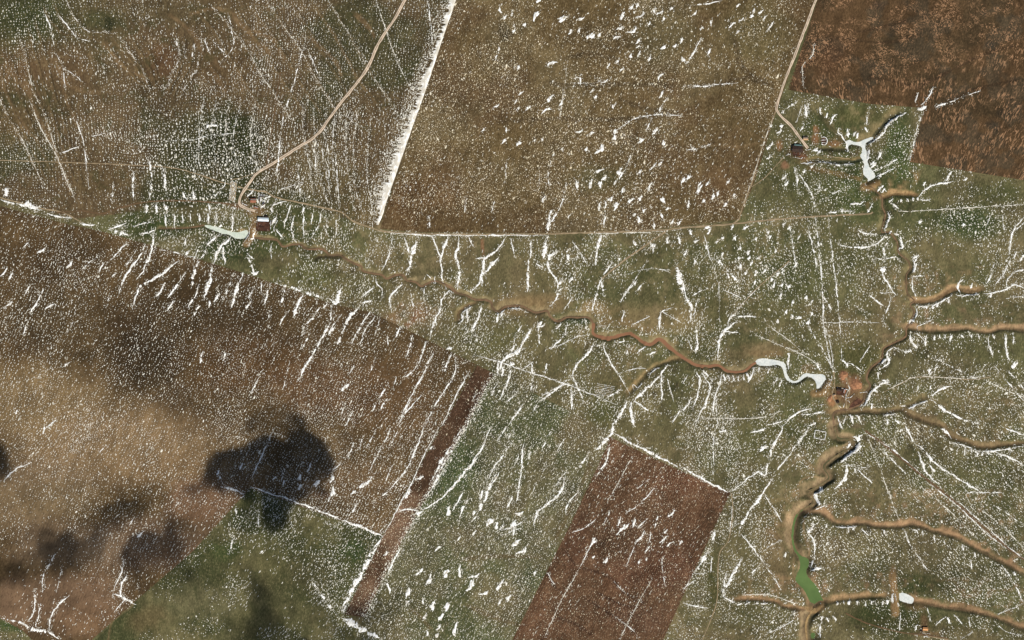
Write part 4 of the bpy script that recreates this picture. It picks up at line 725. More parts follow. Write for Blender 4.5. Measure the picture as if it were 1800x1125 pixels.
 (5, [(180, 330), (185, 370), (215, 400), (215, 452)], 6, .1), (5, [(178, 388), (105, 442)], 7, .2), (5, [(325, 372), (260, 440), (262, 525)], 8, .3), (5, [(435, 388), (440, 460), (412, 480)], 6, .3), (5, [(368, 418), (376, 495)], 9, .1), (5, [(578, 398), (530, 460), (520, 510), (490, 570), (465, 655)], 11, .15), (5, [(622, 508), (625, 565)], 8, .1), (5, [(660, 488), (665, 575)], 10, .05), (5, [(736, 478), (725, 550), (682, 628)], 10, .05), (5, [(685, 478), (620, 517)], 8, .1), (5, [(830, 520), (820, 578)], 9, 0), (5, [(850, 498), (842, 545)], 8, .1), (5, [(870, 495), (930, 500), (985, 525)], 7, .3), (5, [(952, 588), (920, 650), (900, 720), (860, 772)], 12, .05), (5, [(1003, 605), (960, 680), (930, 722), (860, 772), (818, 842)], 17, .02), (5, [(1035, 598), (1045, 692)], 9, .1), (5, [(1060, 570), (1035, 605)], 8, .2), (5, [(890, 768), (892, 830), (870, 900), (832, 985)], 13, .05), (5, [(825, 785), (825, 855)], 14, .1), (5, [(852, 810), (845, 860)], 8, .2), (5, [(890, 790), (915, 800)], 10, .1), (5, [(1180, 635), (1130, 690), (1100, 712)], 13, .1), (5, [(1192, 575), (1180, 640)], 7, .1), (5, [(1160, 580), (1130, 610)], 6, .2), (5, [(1075, 590), (1030, 600)], 5, .3), (5, [(1260, 640), (1160, 690), (1080, 720)], 4, .3),
 (5, [(1338, 685), (1290, 750), (1240, 800), (1218, 855)], 14, .02), (5, [(1220, 850), (1170, 900), (1100, 950), (1050, 985)], 9, .15), (5, [(1218, 855), (1250, 920), (1278, 995)], 10, .05), (5, [(1215, 918), (1215, 1035)], 10, .1), (5, [(1180, 900), (1060, 960)], 12, .4), (5, [(1380, 685), (1410, 770), (1462, 852)], 10, .02), (5, [(1520, 688), (1500, 745)], 9, .3), (5, [(1605, 698), (1560, 742)], 9, 0), (5, [(1440, 678), (1500, 675)], 7, .2), (5, [(1660, 725), (1625, 750)], 9, 0), (5, [(1725, 798), (1680, 850), (1640, 900), (1580, 950), (1542, 995)], 20, .05), (5, [(1690, 850), (1690, 995)], 10, .3), (5, [(1718, 868), (1752, 995)], 4, .1), (5, [(1508, 988), (1470, 1060), (1428, 1125)], 17, .02), (5, [(1525, 990), (1530, 1060), (1548, 1125)], 15, .1), (5, [(1540, 988), (1620, 1042)], 11, .2), (5, [(1478, 930), (1400, 972)], 9, .05), (5, [(1572, 868), (1530, 912)], 4, .1), (5, [(1672, 798), (1610, 842)], 6, .05), (5, [(1462, 850), (1510, 930)], 5, .3), (5, [(690, 745), (830, 782), (1000, 842), (1150, 887), (1300, 947), (1462, 1012)], 6, .1), (5, [(1460, 845), (1570, 815), (1640, 830)], 4, .3), (5, [(1800, 1030), (1745, 1105)], 10, .1), (5, [(1700, 870), (1660, 920)], 10, .3), (5, [(1080, 790), (1075, 850)], 9, .4), (5, [(1000, 780), (1010, 870), (1000, 940)], 10, .5), (5, [(960, 820), (1020, 780)], 5, .3),
 (5, [(102, 485), (40, 550), (0, 635)], 14, .02), (5, [(152, 515), (100, 600), (48, 690)], 9, .1), (5, [(178, 538), (130, 610), (95, 695)], 8, .2), (5, [(205, 540), (180, 640)], 5, .4), (5, [(312, 596), (282, 655)], 13, .1), (5, [(378, 645), (340, 765)], 9, .2), (5, [(452, 668), (400, 800), (330, 870)], 7, .3), (5, [(582, 740), (545, 835)], 12, .1), (5, [(608, 755), (595, 850), (550, 930), (500, 1000), (460, 1080), (440, 1125)], 9, .1), (5, [(492, 715), (430, 850), (380, 940), (300, 1112)], 8, .2), (5, [(680, 828), (620, 930), (540, 1100), (528, 1125)], 7, .05), (5, [(250, 890), (160, 1045)], 8, .4), (5, [(372, 975), (320, 1080)], 7, .3), (5, [(62, 1045), (20, 1125)], 8, .2), (5, [(240, 640), (250, 700)], 6, .4), (5, [(110, 470), (160, 460)], 10, .3), (5, [(40, 900), (0, 940)], 10, .3), (5, [(430, 950), (300, 1090)], 6, .4), (5, [(20, 1000), (0, 1060)], 8, .3), (5, [(240, 970), (205, 1040)], 9, .3), (5, [(290, 860), (270, 930)], 5, .5), (5, [(70, 800), (40, 850)], 5, .5), (5, [(180, 760), (150, 840)], 5, .5), (5, [(770, 890), (720, 985), (660, 1110)], 18, .75), (5, [(720, 930), (690, 990)], 6, .3), (5, [(960, 1005), (885, 1115)], 9, .3), (5, [(930, 935), (870, 1000)], 7, .3), (5, [(1060, 960), (1010, 1050)], 8, .4), (5, [(830, 880), (790, 960)], 7, .4),
 (5, [(240, 100), (380, 112), (600, 116), (800, 116), (1080, 116)], 7, .1), (5, [(1300, 108), (1650, 98), (1790, 84)], 5, .3), (6, [(1085, -10), (1075, 60), (1060, 85)], 9, 0), (6, [(1145, 120), (1150, 170), (1140, 195)], 12, .1), (6, [(1230, 235), (1210, 270)], 7, 0), (6, [(1232, 262), (1208, 300)], 8, 0), (6, [(1228, 285), (1205, 310)], 7, 0), (6, [(1245, 220), (1205, 240)], 6, 0), (6, [(1215, 330), (1210, 390), (1235, 455)], 9, .05), (6, [(1215, 335), (1280, 322)], 7, .3), (6, [(1225, 490), (1218, 540), (1193, 585)], 10, 0), (6, [(1070, 120), (1030, 155), (960, 180), (880, 180), (820, 165)], 9, .1), (6, [(970, 225), (1040, 240), (1140, 230)], 7, .2), (6, [(1048, 300), (1080, 370), (1125, 435)], 11, .1), (6, [(1080, 155), (1060, 170)], 9, 0), (6, [(920, 85), (960, 105), (1020, 110)], 7, .2), (6, [(1060, 180), (1065, 225)], 8, .3), (6, [(1095, 90), (1090, 110)], 10, 0), (6, [(1115, 105), (1140, 115)], 8, 0),
 (6, [(1240, 490), (1320, 485), (1380, 455), (1425, 430)], 8, .05), (6, [(1290, 490), (1285, 505)], 8, 0), (6, [(1320, 485), (1315, 505)], 8, 0), (6, [(1395, 450), (1400, 475)], 9, 0), (6, [(1345, 475), (1335, 495)], 8, 0), (6, [(1440, 430), (1480, 435), (1520, 420), (1560, 432)], 7, .05), (6, [(1580, 425), (1640, 420), (1700, 400), (1750, 375), (1800, 398)], 9, .05), (6, [(1625, 420), (1620, 445)], 8, 0), (6, [(1450, 395), (1455, 365), (1480, 350)], 8, 0), (6, [(1515, 395), (1525, 370)], 8, 0), (6, [(1800, 12), (1750, 80), (1730, 140), (1720, 225)], 9, .15), (6, [(1730, 240), (1690, 320), (1640, 385)], 7, .2), (6, [(1800, 218), (1775, 255)], 8, .2), (6, [(1640, 260), (1625, 320), (1590, 385)], 7, .3), (6, [(1742, 308), (1708, 355), (1712, 405)], 9, .1), (6, [(1742, 310), (1800, 300)], 7, .1), (6, [(1622, 8), (1598, 65)], 6, .2), (6, [(1680, 10), (1695, 90)], 5, .3), (6, [(1800, 45), (1750, 90)], 6, .3), (6, [(1760, 200), (1740, 240)], 7, .3), (6, [(1700, 450), (1800, 435)], 4, .3),
 (6, [(1200, 638), (1215, 690), (1240, 707)], 12, .05), (6, [(1285, 640), (1280, 700)], 9, .1), (6, [(1325, 640), (1330, 670)], 7, 0), (6, [(1357, 638), (1355, 660)], 7, 0), (6, [(1382, 638), (1380, 660)], 7, 0), (6, [(1420, 640), (1412, 680)], 8, .1), (6, [(1465, 640), (1480, 660)], 6, 0), (6, [(1520, 640), (1525, 660)], 6, 0), (6, [(1560, 645), (1565, 665)], 5, 0), (6, [(1610, 645), (1615, 700), (1635, 752)], 8, 0), (6, [(1635, 635), (1640, 660)], 7, 0), (6, [(1703, 635), (1705, 720), (1722, 782)], 9, .1), (6, [(1740, 630), (1740, 692)], 8, .1), (6, [(1220, 628), (1260, 655), (1280, 690)], 5, .2), (6, [(1230, 600), (1320, 558)], 4, .1),
 (6, [(1112, 706), (1075, 730), (1085, 790), (1030, 830), (1030, 875)], 14, .02), (6, [(1090, 890), (1050, 900), (1000, 935), (965, 985), (930, 1020)], 15, .05), (6, [(1038, 888), (1100, 908)], 7, 0), (6, [(1010, 925), (1030, 945)], 7, 0), (6, [(1110, 705), (1165, 728), (1210, 722)], 9, .3), (6, [(1175, 715), (1180, 740)], 6, 0), (6, [(1195, 715), (1205, 735)], 6, 0), (6, [(1050, 880), (1085, 880)], 6, 0), (6, [(1035, 790), (1075, 765)], 8, .1),
 (6, [(202, 850), (195, 900), (170, 960), (160, 1055)], 9, .1), (6, [(215, 845), (220, 885)], 7, 0), (6, [(240, 850), (242, 885)], 7, 0), (6, [(265, 855), (268, 885)], 7, 0), (6, [(290, 855), (293, 885)], 7, 0), (6, [(318, 850), (320, 880)], 7, 0), (6, [(340, 840), (345, 875)], 7, 0), (6, [(376, 808), (365, 850), (340, 892)], 10, .05), (6, [(405, 812), (400, 838)], 7, 0), (6, [(456, 818), (445, 845)], 7, 0), (6, [(502, 865), (478, 905)], 8, .1), (6, [(527, 878), (508, 915)], 8, .1), (6, [(60, 828), (90, 880), (75, 960), (52, 1030)], 9, .05), (6, [(105, 838), (140, 910), (130, 980), (90, 1060), (62, 1125)], 11, .02), (6, [(110, 830), (160, 890)], 5, .1), (6, [(0, 1042), (48, 975)], 10, .1), (6, [(0, 350), (15, 430), (40, 490), (40, 575)], 16, .2), (6, [(70, 635), (80, 680), (68, 738)], 11, .1), (6, [(80, 450), (55, 540)], 10, .4), (6, [(105, 403), (52, 438)], 7, .2), (6, [(185, 772), (190, 690), (215, 630), (260, 588), (290, 565)], 12, .05), (6, [(215, 625), (300, 630)], 9, .1), (6, [(240, 600), (250, 545), (300, 540), (390, 548)], 9, .2), (6, [(560, 718), (553, 780), (558, 825)], 11, .1), (6, [(30, 665), (50, 720)], 5, .1), (6, [(170, 920), (185, 1125)], 4, .3),
 (6, [(1150, 1022), (1200, 1000), (1290, 985)], 13, .02), (6, [(1418, 908), (1360, 930), (1298, 972)], 10, .05), (6, [(1308, 978), (1370, 1030), (1450, 1075), (1565, 1112)], 13, .1), (6, [(1120, 1050), (1060, 1066)], 10, 0), (6, [(682, 1030), (610, 1050), (570, 1080), (528, 1125)], 12, .05), (6, [(620, 1062), (750, 1050)], 7, .2), (6, [(445, 1118), (535, 1095)], 9, .1), (6, [(880, 1058), (900, 1110)], 9, .2), (6, [(915, 1058), (942, 1115)], 9, .1), (6, [(860, 1065), (845, 1110)], 7, .2), (6, [(700, 1100), (665, 1122)], 9, .1), (6, [(1075, 1080), (1080, 1120)], 9, .1), (6, [(1120, 1085), (1140, 1110)], 9, .3), (6, [(1240, 905), (1238, 935)], 5, 0), (6, [(1308, 908), (1306, 930)], 5, 0), (6, [(995, 1000), (998, 1030)], 7, 0), (6, [(820, 1070), (825, 1115)], 7, .1), (6, [(100, 1081), (300, 1081), (420, 1076), (525, 1040)], 4, .1), (6, [(0, 900), (30, 850)], 4, .3),
 (6, [(700, 15), (718, 200), (735, 400), (740, 560), (752, 640)], 7, .35), (6, [(765, 15), (785, 200), (805, 350), (828, 600), (840, 780)], 6, .2), (6, [(745, 600), (770, 750), (795, 830)], 6, .1), (6, [(755, 610), (780, 700), (790, 790)], 4, .1), (6, [(660, 578), (700, 660), (750, 740), (790, 820)], 8, .4), (6, [(380, 640), (500, 690), (620, 740), (722, 805)], 4, .2), (6, [(450, 590), (560, 670), (640, 740)], 4, .3), (6, [(740, 577), (900, 574), (1040, 577)], 4, .3), (6, [(560, 60), (575, 150), (600, 285)], 8, .5), (6, [(658, 70), (690, 200), (705, 305)], 9, .4), (6, [(110, 110), (140, 220), (180, 340)], 6, .4), (6, [(190, 360), (195, 600)], 4, .4), (6, [(742, 438), (782, 512)], 9, .4), (6, [(190, 245), (240, 310), (290, 355)], 9, .5), (6, [(980, 430), (1060, 490)], 7, .2), (6, [(900, 480), (1000, 540)], 4, .4), (6, [(1095, 430), (1085, 490), (1060, 560), (1075, 600)], 8, .4), (6, [(1040, 420), (1110, 415)], 5, .2), (6, [(985, 700), (930, 785)], 4, .2), (6, [(700, 790), (725, 830)], 8, .2), (6, [(860, 790), (900, 800), (950, 840)], 6, .3), (6, [(840, 770), (870, 810)], 7, .2), (6, [(240, 570), (330, 462), (400, 388)], 4, .4), (6, [(500, 320), (560, 255)], 5, .4), (6, [(225, 410), (310, 445)], 4, .3), (6, [(1640, 800), (1720, 900), (1800, 990)], 6, .4), (6, [(1700, 820), (1760, 880), (1800, 930)], 6, .4), (6, [(1320, 760), (1440, 820), (1560, 880)], 4, .4), (6, [(1750, 780), (1740, 820)], 16, .4), (6, [(1600, 860), (1480, 870), (1400, 866), (1230, 862), (1160, 892), (1080, 930)], 5, .2), (6, [(1600, 880), (1700, 930), (1800, 970)], 5, .4),
 (7, [(165, 188), (100, 215), (50, 250), (18, 290)], 9, .05), (7, [(1447, 10), (1400, 110), (1350, 220), (1322, 275)], 8, .05), (7, [(1320, 318), (1420, 350), (1600, 410), (1800, 490)], 11, .02), (7, [(1180, 315), (1230, 330), (1288, 357)], 14, .02), (7, [(295, 670), (250, 750), (225, 800), (225, 875)], 8, .1), (7, [(190, 850), (185, 960), (152, 1025)], 9, .2), (7, [(220, 930), (190, 1055)], 9, .1), (7, [(372, 888), (300, 950), (265, 1020), (260, 1080)], 9, .1), (7, [(332, 735), (300, 865)], 4, .3), (7, [(657, 695), (640, 770), (605, 850), (598, 905)], 7, .2), (7, [(668, 780), (645, 830), (640, 892)], 14, .1), (7, [(598, 882), (650, 900), (722, 937)], 13, .1), (7, [(0, 1005), (100, 1030), (180, 1070), (260, 1080), (315, 1122)], 17, .2), (7, [(762, 548), (722, 582)], 9, .1), (7, [(715, 470), (680, 525)], 6, .3), (7, [(1270, 380), (1290, 360)], 9, .1), (7, [(240, 0), (225, 40)], 8, .2), (7, [(560, 95), (510, 150)], 5, .4), (7, [(1280, 190), (1265, 230)], 6, .2), (7, [(660, 910), (600, 980)], 3, .2), (7, [(1510, 200), (1480, 290)], 6, .4), (7, [(1640, 190), (1620, 240)], 6, .4), (7, [(1800, 190), (1740, 240)], 6, .3), (7, [(1710, 500), (1800, 540)], 8, .7), (7, [(1360, 460), (1365, 520)], 6, .3), (7, [(1240, 430), (1245, 460)], 8, .3), (7, [(1230, 560), (1210, 680)], 9, .7), (7, [(1630, 800), (1720, 920), (1800, 1010)], 14, .8),
 (8, [(440, -5), (400, 100), (350, 210), (300, 280), (250, 342)], 10, .02), (8, [(250, 340), (165, 405)], 7, .3), (8, [(522, -5), (430, 160), (380, 280), (320, 390), (220, 580)], 6, .02), (8, [(260, 20), (190, 150), (150, 235)], 9, .3), (8, [(65, 80), (35, 165)], 7, .3), (8, [(122, 35), (90, 125)], 6, .3), (8, [(182, 15), (130, 115)], 6, .3), (8, [(82, 405), (60, 455)], 6, .2), (8, [(300, 20), (250, 120)], 6, .4), (8, [(270, 200), (230, 300)], 6, .4), (8, [(165, 262), (135, 300), (92, 322)], 18, .05), (8, [(75, 335), (50, 360)], 14, .2), (8, [(0, 490), (100, 530), (217, 578)], 13, 0), (8, [(215, 580), (150, 700), (60, 860), (8, 988)], 17, .02), (8, [(205, 590), (140, 700), (50, 860), (0, 975)], 24, .5), (8, [(0, 1010), (100, 1060), (205, 1118)], 26, .25), (8, [(20, 1025), (120, 1080)], 12, .3), (8, [(385, 278), (435, 265)], 8, .1), (8, [(478, 100), (470, 122)], 14, .1), (8, [(535, 165), (512, 198)], 16, .1), (8, [(368, 330), (335, 378)], 22, .02),
 (8, [(655, -5), (600, 100), (530, 220), (480, 320), (440, 372)], 11, .35), (8, [(640, 10), (590, 90), (520, 200), (470, 300)], 14, .8), (8, [(788, 0), (750, 90), (690, 190), (630, 265), (560, 345), (500, 400), (430, 442)], 16, 0), (8, [(430, 440), (390, 480), (365, 540)], 18, .4), (8, [(290, 452), (350, 435), (410, 442)], 8, .1), (8, [(312, 635), (270, 720), (248, 775)], 15, .15), (8, [(870, 0), (820, 80)], 7, .2), (8, [(900, 78), (850, 160), (800, 220), (780, 280)], 10, .1), (8, [(832, 238), (790, 310), (770, 350), (740, 420), (688, 505)], 14, .05), (8, [(647, 335), (610, 400), (588, 442)], 9, .2), (8, [(748, 335), (728, 385)], 11, .1), (8, [(682, 375), (640, 430), (622, 505)], 10, .2), (8, [(937, 145), (918, 205)], 7, .1), (8, [(962, 90), (953, 175), (948, 240), (935, 310), (925, 405)], 10, .15), (8, [(1187, 265), (1150, 350), (1090, 410), (1040, 450), (1008, 525)], 14, .05), (8, [(902, 365), (870, 435)], 12, .1), (8, [(1190, 235), (1145, 290), (1110, 350)], 7, .3), (8, [(1255, 335), (1200, 400), (1183, 455)], 9, .3), (8, [(1105, 25), (1060, 115)], 6, .4), (8, [(1000, 130), (990, 170)], 7, .3), (8, [(880, 480), (830, 560)], 8, .4), (8, [(820, 250), (760, 330)], 7, .4), (8, [(720, 160), (650, 270)], 6, .5), (8, [(1030, 290), (1000, 370)], 6, .5), (8, [(1085, 190), (1050, 270)], 6, .5), (8, [(910, 10), (880, 70)], 7, .3), (8, [(1310, 130), (1250, 220)], 8, .4), (8, [(1180, 60), (1130, 140)], 6, .5), (8, [(912, 490), (905, 580)], 8, .1), (8, [(840, 575), (950, 535)], 8, .4), (8, [(980, 480), (930, 520), (850, 545)], 7, .5),
 (8, [(1442, -5), (1410, 50), (1380, 90), (1335, 125)], 20, .05), (8, [(1435, 35), (1560, 100), (1680, 160), (1800, 230)], 14, .02), (8, [(1420, 105), (1395, 190), (1348, 265)], 11, .2), (8, [(1345, 485), (1290, 530), (1212, 558)], 6, .1), (8, [(1340, 585), (1310, 640)], 14, .05), (8, [(1498, 515), (1452, 575)], 15, .05), (8, [(1602, 550), (1555, 612)], 14, .15), (8, [(1552, 485), (1530, 535)], 9, .1), (8, [(1622, 475), (1565, 535)], 8, .2), (8, [(1632, 555), (1620, 605)], 7, .1), (8, [(1638, 615), (1600, 665)], 9, .1), (8, [(1725, 575), (1675, 612)], 9, .1), (8, [(1755, 605), (1718, 632)], 8, .1), (8, [(1690, 690), (1695, 760), (1708, 845)], 5, .1), (8, [(1628, 275), (1560, 330)], 6, .4), (8, [(1652, 325), (1560, 420), (1500, 455)], 7, .3), (8, [(1475, 470), (1455, 525)], 8, .2), (8, [(1670, 470), (1655, 530)], 6, .2), (8, [(1720, 540), (1700, 560)], 9, .1), (8, [(1090, 768), (1122, 835)], 7, .1), (8, [(1500, 880), (1435, 815)], 3, .5), (8, [(1570, 1115), (1520, 1060), (1430, 992)], 3, .6), (8, [(1260, 740), (1160, 920), (1070, 1112)], 4, .1), (8, [(1330, 600), (1260, 740)], 3, .3), (8, [(1760, 440), (1720, 480)], 7, .3), (8, [(1420, 440), (1380, 520)], 6, .5), (8, [(1540, 150), (1480, 260), (1400, 400)], 3, .4), (8, [(1640, 800), (1560, 940), (1470, 1120)], 3, .3), (8, [(1560, 600), (1500, 740)], 3, .4), 
 (9, [(918, 58), (920, 110), (880, 150), (832, 192)], 20, .1), (9, [(900, 60), (950, 40)], 8, .2), (9, [(925, 100), (945, 105)], 10, .1), (9, [(868, 200), (850, 280), (800, 330)], 14, .05), (9, [(850, 205), (985, 215)], 7, .3), (9, [(735, 322), (705, 350), (708, 400)], 18, .4), (9, [(692, 515), (660, 565)], 10, .05), (9, [(660, 565), (690, 600), (692, 690), (680, 745)], 11, .1), (9, [(678, 757), (735, 745)], 8, .05), (9, [(530, -5), (490, 80), (460, 150), (438, 265)], 14, .15), (9, [(472, 272), (420, 350), (370, 420), (320, 500), (293, 565)], 17, .05), (9, [(410, 115), (450, 105)], 12, .2), (9, [(400, 240), (435, 265)], 9, .1), (9, [(640, 30), (560, 150), (480, 250)], 6, .2), (9, [(668, 0), (640, 40), (600, 100)], 8, .2), (9, [(310, 565), (400, 680), (470, 780), (522, 862)], 9, .05), (9, [(430, 358), (480, 430), (522, 502)], 6, .1), (9, [(250, 345), (350, 270), (432, 215)], 8, .05), (9, [(322, 688), (280, 750), (235, 840), (215, 900)], 17, .2), (9, [(215, 898), (238, 915), (270, 930)], 10, .05), (9, [(285, 942), (315, 925)], 7, 0), (9, [(325, 938), (360, 925)], 7, 0), (9, [(375, 935), (400, 930)], 7, 0), (9, [(410, 932), (450, 930)], 8, 0), (9, [(315, 885), (440, 885), (520, 905), (600, 935)], 5, .1), (9, [(230, 770), (215, 860), (210, 900)], 9, .4), (9, [(410, 735), (370, 770), (355, 800)], 6, .3),
 (9, [(-5, 212), (110, 280), (243, 348)], 12, .02), (9, [(140, 640), (110, 700), (60, 770), (0, 870)], 7, .3), (9, [(165, 550), (160, 600)], 10, .3), (9, [(130, 650), (95, 715)], 15, .4), (9, [(0, 928), (60, 945), (130, 960)], 7, .1), (9, [(155, 690), (145, 770)], 8, .4), (9, [(60, 775), (130, 772)], 4, .1), (9, [(165, 20), (160, 280)], 5, .5), (9, [(440, 12), (360, 30)], 9, .3), (9, [(190, 30), (230, 20)], 8, .3), (9, [(590, 1020), (520, 1060), (445, 1093)], 5, .1), (9, [(545, 660), (540, 690)], 7, .1), (9, [(520, 595), (440, 640)], 4, .2), (9, [(615, 180), (660, 220)], 5, .2), (9, [(260, 420), (250, 560)], 6, .5), (9, [(60, 810), (0, 860)], 5, .3),
 (9, [(1170, -5), (1200, 40), (1225, 90)], 12, .05), (9, [(1228, 93), (1280, 130), (1330, 190), (1400, 240), (1480, 290), (1562, 338)], 13, .1), (9, [(1245, 130), (1260, 190), (1300, 260), (1352, 303)], 10, .1), (9, [(1300, 200), (1330, 240)], 7, .1), (9, [(1368, 8), (1402, 42)], 13, 0), (9, [(1410, 78), (1500, 105), (1580, 132), (1700, 118), (1800, 102)], 8, .1), (9, [(1492, 105), (1490, 150)], 8, 0), (9, [(1525, 115), (1528, 140)], 6, 0), (9, [(1556, 130), (1550, 160)], 7, 0), (9, [(1583, 130), (1580, 155)], 8, 0), (9, [(1610, 130), (1612, 150)], 7, 0), (9, [(1638, 128), (1740, 170), (1800, 207)], 9, .1), (9, [(1720, 110), (1740, 130)], 6, 0), (9, [(920, 222), (960, 260), (1003, 297)], 8, .05), (9, [(905, 215), (912, 245)], 7, 0), (9, [(726, 1040), (731, 1115)], 12, .05), (9, [(740, 1000), (730, 1025)], 7, 0), (9, [(760, 1005), (770, 1030)], 7, 0), (9, [(790, 1000), (810, 1025)], 7, 0), (9, [(765, 855), (772, 870)], 6, 0), (9, [(1540, 345), (1690, 350)], 6, .2), (9, [(1500, 350), (1540, 345)], 5, .3), (9, [(1690, 0), (1760, 30), (1800, 45)], 9, .2),
 (9, [(755, 515), (762, 535)], 6, 0), (9, [(800, 515), (870, 520), (918, 518)], 6, .1), (9, [(870, 520), (875, 560)], 7, .1), (9, [(910, 525), (900, 548)], 6, 0), (9, [(940, 540), (985, 575)], 6, .3), (9, [(1060, 545), (1065, 570)], 6, 0), (9, [(1170, 545), (1185, 590), (1215, 645)], 7, .1), (9, [(1240, 550), (1238, 570)], 6, 0), (9, [(1265, 550), (1268, 575)], 6, 0), (9, [(1210, 545), (1240, 550)], 5, 0), (9, [(1325, 575), (1330, 610)], 6, .2), (9, [(1380, 595), (1382, 625)], 5, .1), (9, [(1475, 620), (1480, 655)], 9, .1), (9, [(1540, 660), (1545, 690)], 5, .1), (9, [(1215, 640), (1292, 762)], 5, .2), (9, [(1520, 700), (1528, 750)], 6, .2),
 (9, [(820, 925), (818, 945)], 8, 0), (9, [(850, 920), (848, 935)], 6, 0), (9, [(882, 915), (880, 942)], 8, 0), (9, [(922, 915), (920, 940)], 9, 0), (9, [(965, 920), (970, 948)], 8, 0), (9, [(1000, 918), (998, 940)], 7, 0), (9, [(1055, 920), (1058, 942)], 7, 0), (9, [(1085, 915), (1080, 940)], 8, 0), (9, [(1108, 880), (1108, 930)], 6, .1), (9, [(1138, 930), (1140, 950)], 6, 0),
 (9, [(960, 22), (1030, 190), (1080, 330), (1140, 487)], 5, .25), (9, [(945, 20), (1100, 115), (1140, 150), (1260, 250)], 6, .3), (9, [(1050, 120), (1120, 190), (1180, 250)], 7, .3), (9, [(1250, 310), (1400, 440), (1550, 590)], 5, .3), (9, [(1280, 290), (1420, 390), (1600, 560), (1720, 650)], 6, .35), (9, [(1440, 380), (1560, 490), (1680, 600), (1800, 700)], 6, .2), (9, [(1680, 728), (1740, 810), (1800, 935)], 6, .3), (9, [(1740, 755), (1770, 810)], 8, .2), (9, [(1560, 430), (1680, 520), (1800, 640)], 5, .5), (9, [(1640, 410), (1800, 520)], 5, .5), (9, [(1290, 955), (1310, 1030)], 4, .2), (9, [(1390, 1000), (1330, 1050)], 5, .2), (9, [(1430, 990), (1490, 1060)], 5, .3), (9, [(1400, 1005), (1405, 1040)], 6, .2), (9, [(1510, 1010), (1515, 1060)], 5, .3), (9, [(1640, 1025), (1700, 1075), (1790, 1105)], 6, .3), (9, [(1150, 975), (1145, 1080)], 3, .2), (9, [(1660, 990), (1800, 935)], 3, .3), (9, [(1470, 1120), (1530, 1085)], 5, .4), (9, [(1235, 1050), (1230, 1075)], 9, .4), (9, [(700, 440), (760, 410)], 6, .2),
]
